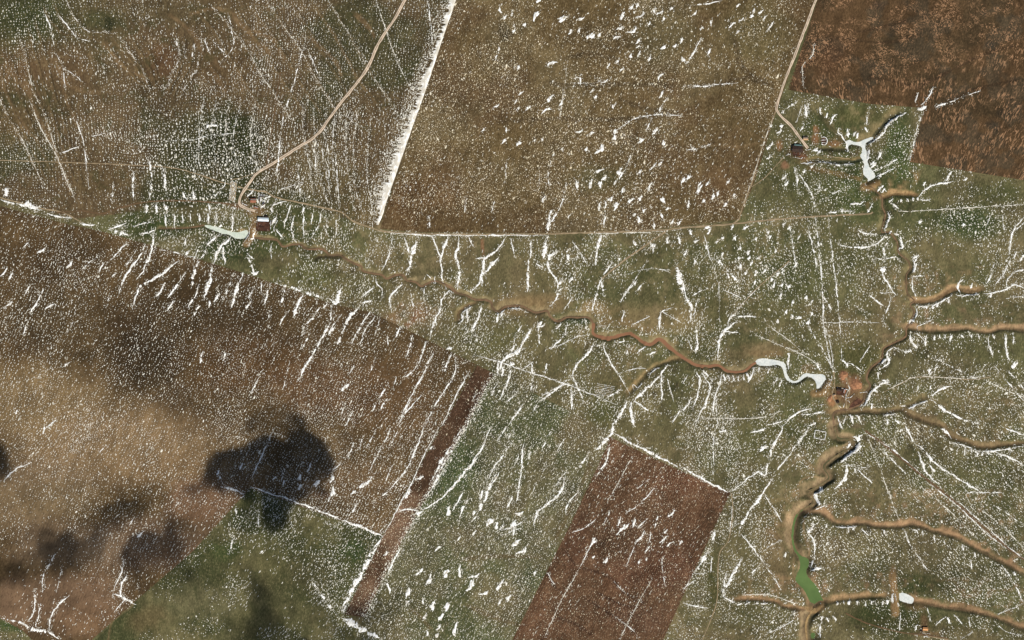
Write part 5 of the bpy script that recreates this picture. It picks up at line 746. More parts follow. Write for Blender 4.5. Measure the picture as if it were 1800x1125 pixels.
# ---- traced compact drifts: tile, (x, y, length, width[, angle])
BL = {1: [(1375, 1050, 26, 9, 70), (1392, 1068, 22, 10, 100), (1402, 1045, 20, 9, 30), (1386, 1088, 18, 8, 20), (1366, 1030, 18, 8, 80), (1412, 1062, 14, 8), (1360, 1062, 24, 7, 85), (1420, 1038, 16, 6, 30)], 2: [(835, 55, 30, 15, 100), (1025, 80, 50, 24), (1040, 5, 28, 14, 30), (1165, 100, 58, 26, 30), (965, 130, 22, 16), (910, 165, 18, 13), (910, 135, 12, 9), (860, 92, 24, 12), (900, 75, 18, 12), (1210, 168, 30, 14, 70), (1253, 160, 24, 11), (1315, 190, 46, 26, 20), (1360, 185, 24, 16), (1265, 100, 34, 12, 30), (1480, 85, 52, 16, 60), (1530, 40, 32, 15), (1560, 28, 26, 14), (1580, 85, 50, 11, 35), (1540, 165, 40, 20, 40), (1470, 150, 40, 13, 20), (1450, 195, 34, 14, 30), (1565, 218, 28, 15), (1565, 246, 18, 10), (1525, 295, 26, 14, 80), (1570, 285, 28, 11), (1455, 325, 20, 13), (1700, 250, 30, 17), (1760, 242, 26, 13), (1795, 215, 30, 12, 80), (1625, 310, 26, 11), (832, 258, 18, 11, 80), (815, 300, 20, 9), (935, 355, 20, 17), (1262, 425, 34, 12, 100), (1240, 408, 24, 9, 20), (1105, 330, 45, 9, 35), (1340, 512, 18, 13), (1100, 517, 42, 20, 40), (1160, 545, 30, 13, 60), (1080, 578, 48, 15, 20), (985, 570, 30, 13, 40), (935, 570, 18, 11), (920, 535, 15, 10), (945, 492, 24, 9, 30), (820, 560, 34, 9, 20), (1435, 558, 28, 15, 60), (1690, 497, 34, 15), (1680, 575, 20, 9), (750, 685, 18, 9), (870, 685, 18, 12, 90), (858, 742, 30, 13, 30), (935, 755, 26, 22), (1255, 695, 30, 13, 20), (1320, 702, 28, 13, 30), (1445, 695, 28, 20), (1440, 727, 28, 20, 70), (1582, 740, 30, 20, 30), (1655, 692, 42, 18, 70), (1700, 755, 25, 17), (1370, 787, 58, 26, 50), (1292, 788, 22, 16), (1465, 905, 40, 24, 50), (1360, 900, 48, 12, 20), (1242, 975, 48, 15, 85), (1315, 970, 44, 18, 70), (1365, 970, 36, 20, 60), (1385, 940, 34, 13, 50), (1485, 1005, 30, 18, 60), (1420, 1050, 30, 20, 40), (1445, 965, 24, 11), (1525, 1055, 36, 18, 45), (1575, 1045, 26, 18), (1695, 1055, 40, 20, 110), (1360, 1090, 40, 13, 80), (1450, 1085, 46, 20, 70), (1395, 1080, 30, 12, 80), (1645, 880, 44, 11, 60), (1680, 865, 30, 13), (1575, 905, 22, 14), (1595, 1110, 20, 16), (1720, 1100, 20, 14), (1065, 1052, 40, 13, 75), (1680, 400, 36, 12, 40), (1390, 430, 40, 9, 20), (1020, 740, 14, 10), (1060, 735, 14, 10), (1120, 815, 14, 9), (1165, 785, 14, 10), (1320, 480, 18, 10), (1480, 365, 24, 12), (1410, 345, 26, 10), (1740, 45, 22, 12), (1650, 55, 22, 14), (1700, 100, 24, 12), (1625, 125, 18, 12)],
 3: [(140, 272, 30, 15, 70), (365, 85, 24, 14), (375, 58, 24, 12), (410, 65, 24, 14), (290, 170, 22, 11), (290, 30, 18, 12), (150, 118, 34, 11), (2, 312, 24, 20, 90), (260, 130, 34, 12, 40), (310, 105, 30, 10, 30), (430, 95, 22, 10), (65, 70, 24, 10), (100, 150, 20, 9), (2, 950, 40, 15, 60), (30, 935, 30, 15, 60), (85, 1000, 50, 18, 55), (160, 1040, 40, 14), (130, 970, 24, 12), (225, 1080, 26, 14), (240, 960, 20, 12), (185, 1020, 24, 12), (90, 970, 24, 10), (270, 1030, 18, 12), (30, 1080, 30, 16, 70), (110, 1060, 26, 13), (450, 780, 26, 14), (470, 760, 20, 12), (520, 665, 22, 14), (515, 690, 26, 12), (455, 830, 24, 12), (530, 940, 20, 12), (545, 970, 24, 16), (465, 665, 14, 12), (700, 790, 26, 18), (720, 800, 26, 14), (1035, 825, 30, 14), (1040, 810, 22, 12), (1000, 860, 20, 14), (680, 880, 18, 12), (640, 905, 20, 10), (530, 590, 12, 10), (500, 700, 12, 10), (840, 1110, 20, 10), (1040, 930, 14, 10)],
 4: [(1345, 318, 36, 22, 20), (600, 325, 20, 12), (1780, 460, 30, 24), (345, 800, 14, 10), (640, 105, 26, 16), (610, 95, 20, 14)],
 5: [(1570, 35, 34, 24, 120), (1545, 8, 24, 12), (1650, 65, 30, 12, 100), (1745, 45, 26, 14), (1690, 15, 30, 12, 100), (1780, 50, 24, 14), (570, 712, 24, 18, 10), (1200, 15, 18, 8), (1640, 170, 20, 10), (1550, 370, 20, 10), (1100, 225, 40, 18, 40), (1120, 215, 30, 14), (1210, 350, 34, 14), (800, 260, 40, 14, 50), (380, 180, 30, 18, 60), (540, 180, 30, 18, 70)],
 6: [(130, 75, 36, 14, 10), (40, 100, 24, 16, 100), (70, 148, 20, 14), (125, 180, 20, 14), (210, 130, 16, 14), (180, 150, 16, 10), (275, 130, 24, 14), (300, 185, 22, 16, 60), (330, 75, 26, 14), (260, 75, 20, 12), (190, 255, 22, 16), (305, 285, 34, 18, 100), (210, 215, 20, 12), (345, 205, 22, 14), (350, 235, 20, 14), (360, 265, 24, 14, 80), (295, 240, 20, 12), (275, 345, 24, 14, 110), (330, 315, 20, 12), (385, 315, 30, 16, 60), (430, 305, 26, 14), (470, 350, 24, 14), (480, 380, 26, 14, 70), (380, 365, 20, 14), (400, 235, 20, 12), (450, 100, 22, 14), (460, 125, 22, 12), (385, 135, 18, 12), (500, 320, 18, 16), (520, 380, 20, 14), (515, 435, 30, 14, 60), (560, 385, 22, 14), (650, 445, 30, 14, 80), (610, 550, 34, 14, 30), (660, 575, 28, 16), (575, 545, 22, 16), (545, 520, 24, 12), (580, 470, 18, 12), (680, 530, 20, 14), (500, 570, 26, 12, 80), (680, 465, 18, 10), (525, 310, 18, 10), (595, 270, 26, 12, 80), (240, 330, 24, 12, 110), (65, 255, 18, 14), (15, 210, 30, 12, 70), (530, 60, 20, 12), (490, 200, 20, 10), (610, 130, 20, 10), (1055, 295, 34, 28, 60), (1300, 830, 28, 14), (1335, 815, 24, 12), (1750, 800, 34, 20), (1250, 45, 20, 16), (1310, 840, 18, 10), (1480, 60, 18, 12), (560, 75, 18, 12), (140, 95, 26, 14, 70)],
 7: [(1580, 268, 34, 17, 70), (1670, 298, 40, 26, 40), (1752, 275, 44, 18, 65), (1757, 345, 44, 24, 80), (1582, 320, 30, 18), (1497, 292, 28, 11, 60), (1735, 380, 20, 12), (1150, 245, 20, 14), (1450, 270, 18, 10), (1160, 270, 20, 10), (940, 405, 14, 9), (1380, 660, 16, 9)],
 8: [(565, 448, 58, 22, 70), (782, 502, 54, 28, 55), (818, 525, 38, 20, 65), (905, 512, 44, 22, 50), (940, 460, 40, 18, 30), (920, 612, 48, 28, 40), (965, 655, 34, 20, 60), (935, 665, 30, 14, 30), (415, 765, 40, 17, 50), (465, 810, 62, 22, 55), (552, 772, 46, 26, 50), (622, 765, 52, 20, 85), (685, 840, 62, 28, 65), (685, 792, 30, 12, 30), (715, 787, 32, 15, 45), (835, 840, 62, 18, 65), (755, 880, 46, 16, 35), (880, 905, 40, 18, 70), (352, 875, 54, 22, 75), (480, 945, 48, 24, 80), (557, 950, 48, 26, 60), (525, 1005, 40, 22, 70), (597, 1070, 66, 20, 80), (252, 850, 56, 15, 95), (235, 672, 30, 11, 50), (430, 920, 34, 11, 90), (515, 1060, 30, 15), (455, 1090, 30, 12, 90), (440, 1000, 34, 12, 80), (510, 640, 34, 13, 20), (350, 925, 24, 10), (700, 455, 30, 14, 70), (735, 415, 20, 12), (620, 590, 24, 12), (700, 560, 26, 12), (505, 1100, 26, 14), (835, 925, 30, 12), (1020, 775, 30, 10, 70), (1395, 708, 30, 20, 50), (1330, 688, 18, 10), (1330, 605, 34, 20, 60), (1500, 530, 40, 16, 55), (1570, 715, 20, 10, 80), (1610, 700, 16, 8), (1790, 610, 20, 14)],
 9: [(110, 700, 30, 20, 60), (420, 118, 44, 13, 20), (1150, 20, 16, 8), (880, 100, 30, 16), (730, 335, 36, 18, 60), (860, 275, 30, 18, 80)]}

drifts = []          # (area m2, V, F, u, v, length px, kind)
def area_of(V, F):
    t = np.array([[f[0], f[1], f[2]] for f in F] + [[f[0], f[2], f[3]] for f in F if len(f) == 4]); a, b, c = V[t[:, 0], :2], V[t[:, 1], :2], V[t[:, 2], :2]
    return float(np.abs((b[:, 0] - a[:, 0]) * (c[:, 1] - a[:, 1]) - (b[:, 1] - a[:, 1]) * (c[:, 0] - a[:, 0])).sum() / 2)
def add_drift(r, pts, kind):
    if r is None: return
    V, F = r; F = [tuple(int(x) for x in f) for f in F]
    m = V[:, :2]; ln = np.hypot(*(m.max(0) - m.min(0))) / S
    drifts.append((area_of(V, F), V, F, 900 + m[:, 0].mean() / S, 562.5 - m[:, 1].mean() / S, ln, kind))
WIDEN = 0.66
for k, p in enumerate(RILLS[1:26:3] + RILLS[26:]): add_drift(drift_band(p, .8, .95, .8, seed=700 + k, frag=.5, taper=.2), p, 'thin')
for k, (tile, pts, w, *br) in enumerate(ST):
    br = br[0] if br else 0; ll = sum(math.dist(x, y) for x, y in zip(pts, pts[1:]))
    if ll < 60: br = -.12; w = w * 1.35
    add_drift(drift_band(T(tile, *pts), max(w / 3.0 * WIDEN, .85), max(0, min(1, .15 + br * 1.25)), .9, seed=k + 1, frag=.5 if w < 7 else .9, taper=.12 if w < 6 else .22), T(tile, *pts), "streak" if w > 5 else "thin")
k = 0
for tile, L in BL.items():
    for x, y, ln, wd, *an in L:
        (u, v), = T(tile, (x, y)); k += 1
        add_drift(drift_blob(u, v, ln / 3.0 * .95, wd / 3.0 * .85, an[0] if an else 58, k), None, "patch")

# ---- the long snowbank along the edge of the stubble field, and torn field-edge banks
def bank_poly(right, left, seed, label):
    """bank between a clean edge line and a torn edge line, crest off-centre"""
    A, B = W(right), W(left); n = 260
    a = resample(spline(A, 4), 1)[:]; ta = np.linspace(0, 1, n)
    def at(P): s = np.r_[0, np.cumsum(np.hypot(*np.diff(P, axis=0).T))]; s /= s[-1]; return np.stack([np.interp(ta, s, P[:, 0]), np.interp(ta, s, P[:, 1])], 1)
    a, b = at(a), at(spline(B, 4)); r = np.random.default_rng(seed)
    j = .5 + .55 * r.random(n) * 1.0; j2 = fbm(ta * 400, ta * 0, 12, 3, 3)
    b = a + (b - a) * (.1 + .7 * j2 + .75 * r.random(n) ** 2)[:, None]
    cols = [a, a + (b - a) * .25, a + (b - a) * .6, b]; V = []; F = []
    for i in range(n):
        for q, c in enumerate(cols): V.append((c[i, 0], c[i, 1], (0, 1.0, .6, 0)[q]))
        if i:
            for q in range(3): x = 4 * i + q; F.append((x - 4, x, x + 1, x - 3))
    V = np.array(V); V[:, 2] += Hz(V[:, 0], V[:, 1]) + .3
    obj("snow_bank", new_mesh("snow_bank", V, F, M_bank), label=label, cat="snow bank")
BANK_R = T(2, (612, -60), (604, 0), (545, 172), (488, 345), (438, 495), (368, 690), (240, 1058), (222, 1122)) + T(5, (196, 60),)
BANK_L = T(2, (575, -60), (560, 20), (510, 170), (452, 340), (398, 470), (335, 660), (222, 960), (180, 1100)) + T(5, (180, 60),)
bank_poly(BANK_R, BANK_L, 4, "long broad white snow bank along the west edge of the stubble field")

# ---- speckle: small lumps of snow set out in wind rows
road_lines = []
for pts, w in ((T(2, (335, 0), (235, 165), (150, 335), (0, 540)) + T(1, (1690, 690), (1460, 850), (1320, 960), (1263, 1055)), 6), (T(3, (702, 0), (497, 555), (530, 625), (660, 783)), 6)): road_lines.append((spline(W(pts), 10), w))
ROADM = np.full(MX.shape, 1e3)
for P, w in road_lines:
    sl = subP(P, 30); d, *_ = seg_dist(MX[sl], MY[sl], P); ROADM[sl] = np.minimum(ROADM[sl], d)
POLY = {"n": F_N, "ne": F_NE, "sw": F_SW, "strip": F_STRIP, "green": F_GREEN, "red": F_RED}
def region_of(x, y):
    r = np.full(np.shape(x), "g", dtype="<U5")
    for k, p in POLY.items(): r[inside(x, y, W(p))] = k
    return r
def pblob(u, v, cu, cv, ru, rv): return smooth(1.2, .4, np.hypot((u - cu) / ru, (v - cv) / rv))
dots = []; faint = []
def sow(box, spacing, ang, jitter, rmed, elong, prob, test, sig=.36, warp=10, aspect=1.0, angj=.35, to=None):
    """box in photo px; prob(u, v) 0..1; test(u, v) bool"""
    u0, u1, v0, v1 = box; cu, cv = (u0 + u1) / 2, (v0 + v1) / 2; R = math.hypot(u1 - u0, v1 - v0) / 2 + 20
    n1, n2 = int(R / (spacing * aspect)), int(R / spacing)
    A, B = np.meshgrid(np.arange(-n1, n1 + 1) * spacing * aspect, np.arange(-n2, n2 + 1) * spacing)
    A = A.ravel() + rng.normal(0, jitter * spacing * aspect, A.size); B = B.ravel() + rng.normal(0, jitter * spacing, B.size)
    a = math.radians(ang); u = cu + A * math.cos(a) + B * math.sin(a); v = cv - A * math.sin(a) + B * math.cos(a)
    du = (fbm(u, v, 90, 2, 2) - .5) * warp * 3; dv = (fbm(u, v, 90, 5, 2) - .5) * warp * 3; u = u + du; v = v + dv
    m = (u > u0) & (u < u1) & (v > v0) & (v < v1); u, v = u[m], v[m]
    m = test(u, v); u, v = u[m], v[m]
    p = prob(u, v); m = rng.random(len(u)) < np.clip(p * 1.7 - .1, 0, .97); u, v, p = u[m], v[m], p[m]
    x, y = wx(u), wy(v); m = (lookup(CUT, x, y) < .6) & (lookup(ROADM, x, y) > 5); x, y, p = x[m], y[m], p[m]
    r = rmed * S * np.exp(rng.normal(0, sig, len(x))) * (.72 + .42 * np.clip(p, 0, 1.2)); e = elong * rng.uniform(.7, 1.4, len(x))
    (dots if to is None else to).append(np.stack([x, y, r * np.sqrt(e), r / np.sqrt(e), a + rng.normal(0, angj, len(x))], 1))
def in_(k): return lambda u, v: region_of(wx(u), wy(v)) == k
NWP = W([(-60, -60), (790, -60), (790, 0), (655, 402), (470, 350), (260, 362), (130, 378), (0, 345), (-60, 330)])
in_nw = lambda u, v: inside(wx(u), wy(v), NWP)
def p_nw(u, v):
    p = .64 + 1.3 * (fbm(u, v, 60, 3, 4) - .5)
    p = p + .55 * pblob(u, v, 340, 255, 170, 60) + .35 * pblob(u, v, 60, 270, 90, 60) + .3 * pblob(u, v, 40, 30, 60, 50) + .2 * pblob(u, v, 560, 240, 120, 90) - .35 * pblob(u, v, 110, 140, 70, 70) - .3 * pblob(u, v, 20, 190, 60, 50) - .3 * pblob(u, v, 280, 110, 40, 40) - .25 * pblob(u, v, 240, 30, 90, 40) - .3 * pblob(u, v, 620, 60, 70, 60) - .35 * pblob(u, v, 170, 320, 60, 24)
    for pts in (((105, 100), (180, 165)), ((5, 150), (70, 250)), ((60, 190), (100, 270)), ((290, 20), (395, 130)), ((400, 20), (480, 100)), ((540, 60), (600, 140)), ((180, 70), (270, 140))):
        d, *_ = seg_dist(u, v, np.array(pts)); p = p - .45 * smooth(9, 2, d)
    return p
sow((-70, 480, -50, 385), 5.0, 92, .17, .58, 2.0, p_nw, in_nw, warp=14, aspect=.82, angj=.3)
sow((440, 800, -50, 410), 4.9, 84, .17, .56, 2.1, lambda u, v: p_nw(u, v) + .08, in_nw, warp=10, aspect=.8, angj=.3)
sow((150, 500, 190, 385), 6.5, 98, .2, .95, 1.5, lambda u, v: .75 * pblob(u, v, 360, 280, 160, 85) + .4 * pblob(u, v, 330, 365, 150, 22), lambda u, v: in_nw(u, v) | (v > 360), warp=6)
# torn fringe of the snowbank
BR, BLn = spline(W(BANK_R), 6), spline(W(BANK_L), 6)
def p_bank(u, v):
    d, nx, ny, tt = seg_dist(wx(u), wy(v), BLn); return .62 * smooth(40, 4, d) * (.6 + .4 * np.sin(tt * 3.1)) * (.6 + .8 * fbm(u, v, 16, 3, 3))
sow((640, 800, -50, 400), 2.3, 75, .35, .72, 1.7, p_bank, in_nw, warp=2)
# stubble field
pn = lambda u, v: .55 + 1.3 * (fbm(u, v, 60, 1, 4) - .5) - .28 * smooth(1000, 1350, u) - .45 * smooth(340, 405, v) * smooth(980, 860, u) - .3 * pblob(u, v, 1070, 60, 120, 70)
sow((660, 1460, -50, 412), 3.1, 68, .3, .5, 1.8, pn, in_("n"), sig=.45, warp=8, angj=.4, to=faint)
sow((660, 1460, -50, 412), 8.5, 66, .32, .78, 2.0, lambda u, v: .15 + .9 * (fbm(u, v, 80, 4, 4) - .45) + .4 * pblob(u, v, 1120, 310, 150, 100) + .2 * pblob(u, v, 1150, 60, 200, 80), in_("n"), warp=8)
# largest field: rows
ps = lambda u, v: .60 + 1.2 * (fbm(u, v, 70, 2, 4) - .5) + .2 * pblob(u, v, 60, 600, 140, 80) - .35 * smooth(430, 620, u) * smooth(800, 560, v) + .15 * pblob(u, v, 120, 780, 200, 90) - .35 * smooth(900, 1000, v) - .3 * pblob(u, v, 330, 930, 90, 50) - .35 * pblob(u, v, 300, 500, 130, 36) - .3 * pblob(u, v, 480, 560, 140, 40) - .35 * pblob(u, v, 90, 1060, 110, 50)
sow((-70, 850, 340, 1180), 4.8, 66, .2, .54, 2.2, ps, in_("sw"), warp=10, aspect=.78, angj=.3)
sow((-70, 850, 340, 1180), 9, 66, .3, .78, 2.1, lambda u, v: .5 * ps(u, v), in_("sw"), warp=9)
sow((380, 850, 480, 940), 5.0, 61, .14, .52, 2.6, lambda u, v: .6 + .9 * (fbm(u, v, 50, 6, 3) - .5), in_("sw"), warp=7, aspect=.9, angj=.2)
# strip, green field, red field
sow((600, 870, 640, 1090), 3.4, 61, .28, .50, 1.8, lambda u, v: .30 + 1.0 * (fbm(u, v, 40, 2, 3) - .5) + .45 * smooth(830, 930, v), in_("strip"), sig=.4, to=faint)
def p_edge(u, v):
    d, *_ = seg_dist(u, v, np.array([(868, 656), (822, 745), (770, 838), (742, 888), (706, 952), (640, 1085)])); return .8 * smooth(12, 1, d)
sow((620, 880, 650, 1090), 2.8, 61, .3, .70, 1.7, p_edge, lambda u, v: np.isin(region_of(wx(u), wy(v)), ["strip", "green"]), warp=2)
sow((590, 1080, 650, 1185), 3.7, 64, .2, .50, 2.2, lambda u, v: .58 + 1.1 * (fbm(u, v, 55, 5, 4) - .5) - .25 * pblob(u, v, 800, 830, 50, 80) - .3 * pblob(u, v, 1030, 800, 26, 60), in_("green"), warp=7, angj=.3)
sow((590, 1080, 650, 1185), 7.5, 62, .25, .8, 2.4, lambda u, v: .35 + .9 * (fbm(u, v, 60, 3, 3) - .5), in_("green"), warp=6)
sow((860, 1290, 760, 1185), 3.7, 60, .3, .40, 2.0, lambda u, v: .42 + .9 * (fbm(u, v, 60, 4, 4) - .5), in_("red"), sig=.4, warp=5, to=faint)
sow((860, 1290, 760, 1010), 7, 60, .3, .62, 2.4, lambda u, v: .2 + .9 * (fbm(u, v, 50, 1, 3) - .5) + .3 * pblob(u, v, 1140, 910, 80, 60), in_("red"), warp=5)
# valley grassland: clumps
in_g = lambda u, v: (region_of(wx(u), wy(v)) == "g") & ~in_nw(u, v)
def p_val(u, v):
    p = .46 + 2.5 * (fbm(u, v, 42, 7, 4) - .5)
    for cu, cv, ru, rv, a in ((1130, 555, 120, 26, -.5), (930, 533, 100, 16, -.5), (1345, 612, 70, 20, -.5), (600, 495, 60, 26, -.4), (1500, 205, 60, 20, -.6), (1490, 690, 40, 40, -.9), (1690, 390, 100, 34, .1), (1600, 1080, 130, 34, -.55), (1620, 1025, 50, 22, -.4), (1020, 605, 34, 30, -.5), (1100, 690, 40, 26, -.2), (1040, 740, 40, 30, -.4), (1380, 990, 34, 80, -.6),
                              (1560, 960, 120, 40, .4), (1660, 880, 160, 60, .25), (1700, 670, 100, 40, .2), (1320, 470, 90, 70, .2), (1240, 480, 60, 70, .25), (720, 520, 60, 26, .15), (850, 600, 60, 22, .25), (780, 620, 50, 20, .2), (1250, 960, 34, 90, .25), (1470, 300, 90, 60, .1), (1580, 250, 34, 50, .25), (360, 1060, 110, 44, -.7), (420, 980, 60, 30, -.3), (200, 1100, 60, 36, -.8), (540, 460, 50, 26, -.2), (1010, 565, 50, 12, .4), (1210, 430, 50, 40, .25), (960, 450, 40, 40, .1), (560, 1000, 50, 50, .35), (1340, 1090, 120, 40, .2), (1255, 1010, 12, 60, -.6), (1210, 900, 40, 40, .1), (1760, 1040, 60, 40, .2)):
        p = p + a * pblob(u, v, cu, cv, ru, rv)
    return p
sow((-70, 1300, 330, 1185), 4.3, 68, .26, .55, 2.0, p_val, in_g, warp=8, angj=.5)
sow((1290, 1870, 150, 720), 4.5, 100, .28, .56, 1.7, p_val, in_g, warp=8, angj=.6)
sow((1150, 1870, 710, 1185), 4.3, 118, .24, .54, 1.8, lambda u, v: p_val(u, v) + .12, in_g, warp=8, angj=.5)
sow((1290, 1870, 150, 1185), 11, 100, .3, .9, 1.5, lambda u, v: .55 * p_val(u, v), in_g, warp=8, angj=.6)
sow((640, 1300, 400, 780), 9, 72, .3, .85, 1.9, lambda u, v: .6 * p_val(u, v), in_g, warp=8)
sow((200, 640, 350, 520), 7, 88, .3, .8, 1.8, lambda u, v: .45 * p_val(u, v) + .25 * pblob(u, v, 320, 420, 100, 30), in_g, warp=6)
# short dashes of drifted snow, combed by the wind and the slope
def comb(box, spacing, ang, prob, test, length=(2.2, 5.0), wid=(.28, .6), angj=.16):
    n0 = len(dots); sow(box, spacing, ang, .3, 1.0, 1.0, prob, test, warp=8, angj=angj); d = dots[-1]; m = len(d)
    d[:, 2] = rng.uniform(*length, m) * S * .5 * rng.uniform(.7, 1.5, m); d[:, 3] = rng.uniform(*wid, m) * S
patchy = lambda sc, sd, k=.36: (lambda u, v: k + 2.0 * (fbm(u, v, sc, sd, 3) - .5))
pv = lambda f, sc, sd: (lambda u, v: f * (p_val(u, v) + .3) * (.3 + 1.4 * fbm(u, v, sc, sd, 3)))
comb((640, 1310, 405, 600), 7.0, 78, pv(.42, 30, 2), in_g); comb((600, 1300, 540, 790), 7.0, 66, pv(.42, 30, 4), in_g)
comb((1290, 1560, 380, 690), 7.5, 100, pv(.42, 30, 1), in_g); comb((1280, 1470, 700, 1180), 6.5, 52, pv(.5, 30, 5), in_g); comb((1480, 1870, 700, 1180), 7.0, 132, pv(.40, 30, 3), in_g); comb((1560, 1870, 180, 700), 8.0, 70, pv(.35, 30, 2), in_g)
comb((200, 660, 345, 540), 6.5, 84, pv(.5, 24, 6), in_g); comb((400, 680, 850, 1120), 6.5, 56, pv(.55, 24, 1), in_g)
comb((-70, 850, 340, 1180), 9.5, 62, patchy(60, 3, .22), in_("sw")); comb((600, 1080, 650, 1185), 8.0, 62, patchy(50, 2, .3), in_("green")); comb((660, 1450, -50, 412), 12, 58, patchy(60, 6, .16), in_("n")); comb((860, 1290, 760, 1185), 9.0, 60, patchy(50, 5, .2), in_("red"))
comb((-70, 660, -50, 380), 9.0, 100, patchy(50, 4, .2), in_nw); comb((480, 700, 150, 400), 7.0, 86, patchy(40, 2, .4), in_nw)
# thin snow caught on the lee rim of the watercourses (the bank that lies in shade)
for k, ((pts, fl, dep, ws, wg, *_), P) in enumerate(zip(RAV, RLINES)):
    if dep < 4: continue
    t = np.gradient(P, axis=0); t /= np.hypot(t[:, 0], t[:, 1])[:, None]; nr = np.stack([-t[:, 1], t[:, 0]], 1); sg = np.sign(nr @ np.array([sdx, sdy])); nr = nr * sg[:, None]
    face = np.abs(nr @ np.array([sdx, sdy])); m = rng.random(len(P)) < face * .8; Q = P[m] + nr[m] * (fl + ws * rng.uniform(.9, 1.7, m.sum()))[:, None]
    dots.append(np.column_stack([Q, rng.uniform(.8, 2.6, len(Q)), rng.uniform(.5, 1.0, len(Q)), np.arctan2(t[m, 1], t[m, 0]) + rng.normal(0, .5, len(Q))]))

drifts.sort(key=lambda d: -d[0])
WHERE = {"n": "the brown stubble field", "ne": "the dark ploughed field", "sw": "the largest brown field", "strip": "the narrow turned strip", "green": "the green field", "red": "the reddish ploughed field"}
def where(u, v):
    k = str(region_of(np.array([wx(u)]), np.array([wy(v)]))[0])
    if k != "g": return WHERE[k]
    if inside(np.array([wx(u)]), np.array([wy(v)]), NWP)[0]: return "the north-west pasture"
    if u < 640 and v < 560: return "grass around the white roofed barn"
    if u < 700: return "the dark grass corner below the largest brown field"
    if u < 1300 and v < 780: return "the grassland along the muddy stream"
    if v < 560: return "the grassland around the forked frozen pond"
    if v < 745: return "the grassland around the orange heaps"
    return "the grassland around the green pond"
BIG = 296; SEEN = {}
MARKS = [(463, 386, "the white roofed barn"), (445, 352, "the rust red farmhouse"), (410, 335, "the ridged plot"), (402, 405, "the pale green-white pond"), (730, 200, "the long snow bank"), (668, 402, "the foot of the long snow bank"), (560, 225, "the bend of the curving gravel road"), (140, 350, "the dark damp track"), (300, 100, "the tan rills of the pasture"), (60, 80, "the greenest pasture corner"),
         (1402, 262, "the dark livestock shed"), (1447, 248, "the round corral"), (1522, 265, "the forked frozen pond"), (1610, 240, "the notch of the ploughed field"), (1400, 90, "the straight gravel road"), (1040, 100, "the middle of the stubble field"), (1100, 330, "the most drifted part of the stubble field"), (960, 395, "the snow plume across the earth track"), (1552, 400, "the creek below the forked pond"), (1670, 515, "the short tan gully"), (1700, 580, "the long straight tan gully"),
         (1480, 670, "the orange heaps"), (1440, 665, "the hook-shaped pond"), (1441, 765, "the square walled paddock"), (1110, 595, "the broadest muddy reach"), (900, 540, "the looping muddy creek"), (700, 485, "the upper brown creek"), (1062, 683, "the hatched plot"), (1072, 765, "the snowy corner of the reddish field"), (1284, 866, "the eastern corner of the reddish field"), (1000, 1050, "the furrowed end of the reddish field"), (855, 650, "the top of the narrow turned strip"), (605, 1080, "the foot of the narrow turned strip"), (440, 857, "the bare corner of the largest field"),
         (1420, 1030, "the green pond"), (1590, 1052, "the oval pond"), (1627, 1105, "the orange roofed hut"), (1470, 830, "the meandering creek"), (1600, 920, "the long winding tan gully"), (1680, 780, "the eastern tan gully"), (1300, 930, "the faint winding track"), (205, 1060, "the little green field corner"), (480, 810, "the cloud shadow"), (200, 620, "the darkest soil of the largest field"), (590, 525, "the snow knot on the field boundary"), (820, 990, "the patchiest part of the green field"), (900, 800, "the streakiest green field part"), (1180, 520, "the slanting double track"), (1450, 500, "the fan of straight wheel tracks"), (1760, 470, "the snowy side gully"), (1560, 720, "the creek junction")]
MK = np.array([(u, v) for u, v, _ in MARKS], float); COMP = ["east", "north-east", "north", "north-west", "west", "south-west", "south", "south-east"]
def near(u, v):
    d = np.hypot(MK[:, 0] - u, MK[:, 1] - v); k = int(d.argmin()); dd = d[k]
    if dd < 9: return "at " + MARKS[k][2]
    a = math.degrees(math.atan2(MK[k, 1] - v, u - MK[k, 0])) % 360; return ("close " if dd < 38 else "") + COMP[int((a + 22.5) // 45) % 8] + " of " + MARKS[k][2]
for a, V, F, u, v, ln, kind in drifts[:BIG]:
    me = new_mesh("snow_drift", V, F, M_thin if kind == "thin" else M_snow)
    q = V[:, :2] - V[:, :2].mean(0); w_, v_ = np.linalg.eigh(q.T @ q); ag = math.degrees(math.atan2(v_[1, 1], v_[0, 1])) % 180; lean = ["level", "gently rising", "rising", "steep", "upright", "steep falling", "falling", "gently falling"][int((ag + 11.25) // 22.5) % 8]
    size = "very long" if ln > 90 else ("long" if ln > 55 else ("medium" if ln > 26 else "short")); fat = a / S / S / max(ln, 1); wd = "broad" if fat > 2.6 else ("slim" if fat > 1.1 else "thread-thin")
    lb = f"{size} {wd} {lean} snow streak {near(u, v)}" if kind != "patch" else f"{'large' if a > 260 else ('middling' if a > 140 else 'little')} {'stretched' if ln * ln * .45 * S * S > a * 1.15 else 'rounded'} snow patch {near(u, v)}"
    if len(lb.split()) > 16: lb = lb.replace("close ", "").replace("medium ", "").replace("gently ", "").replace("very ", "")
    gr = SEEN.setdefault(lb, ("snow streaks" if kind != "patch" else "snow patches") + " on " + where(u, v))
    obj("snow_drift", me, label=lb, cat="snow drift", group=gr)
V0 = []; F0 = []; n0 = 0
for a, V, F, *_ in drifts[BIG:]:
    V0.append(V); F0 += [tuple(i + n0 for i in f) for f in F]; n0 += len(V)
if V0: obj("small_snow_drifts", new_mesh("small_snow_drifts", np.vstack(V0), F0, M_snow), label="many small torn snow streaks scattered over the land", cat="snow", kind="stuff")
D = np.vstack(dots); V, F = fans(D[:, :2], D[:, 2], D[:, 3], D[:, 4])
obj("snow_speckle", new_mesh("snow_speckle", V, F, M_speck, smooth_shade=False), label="countless small white snow spots peppering fields and pasture", cat="snow", kind="stuff")
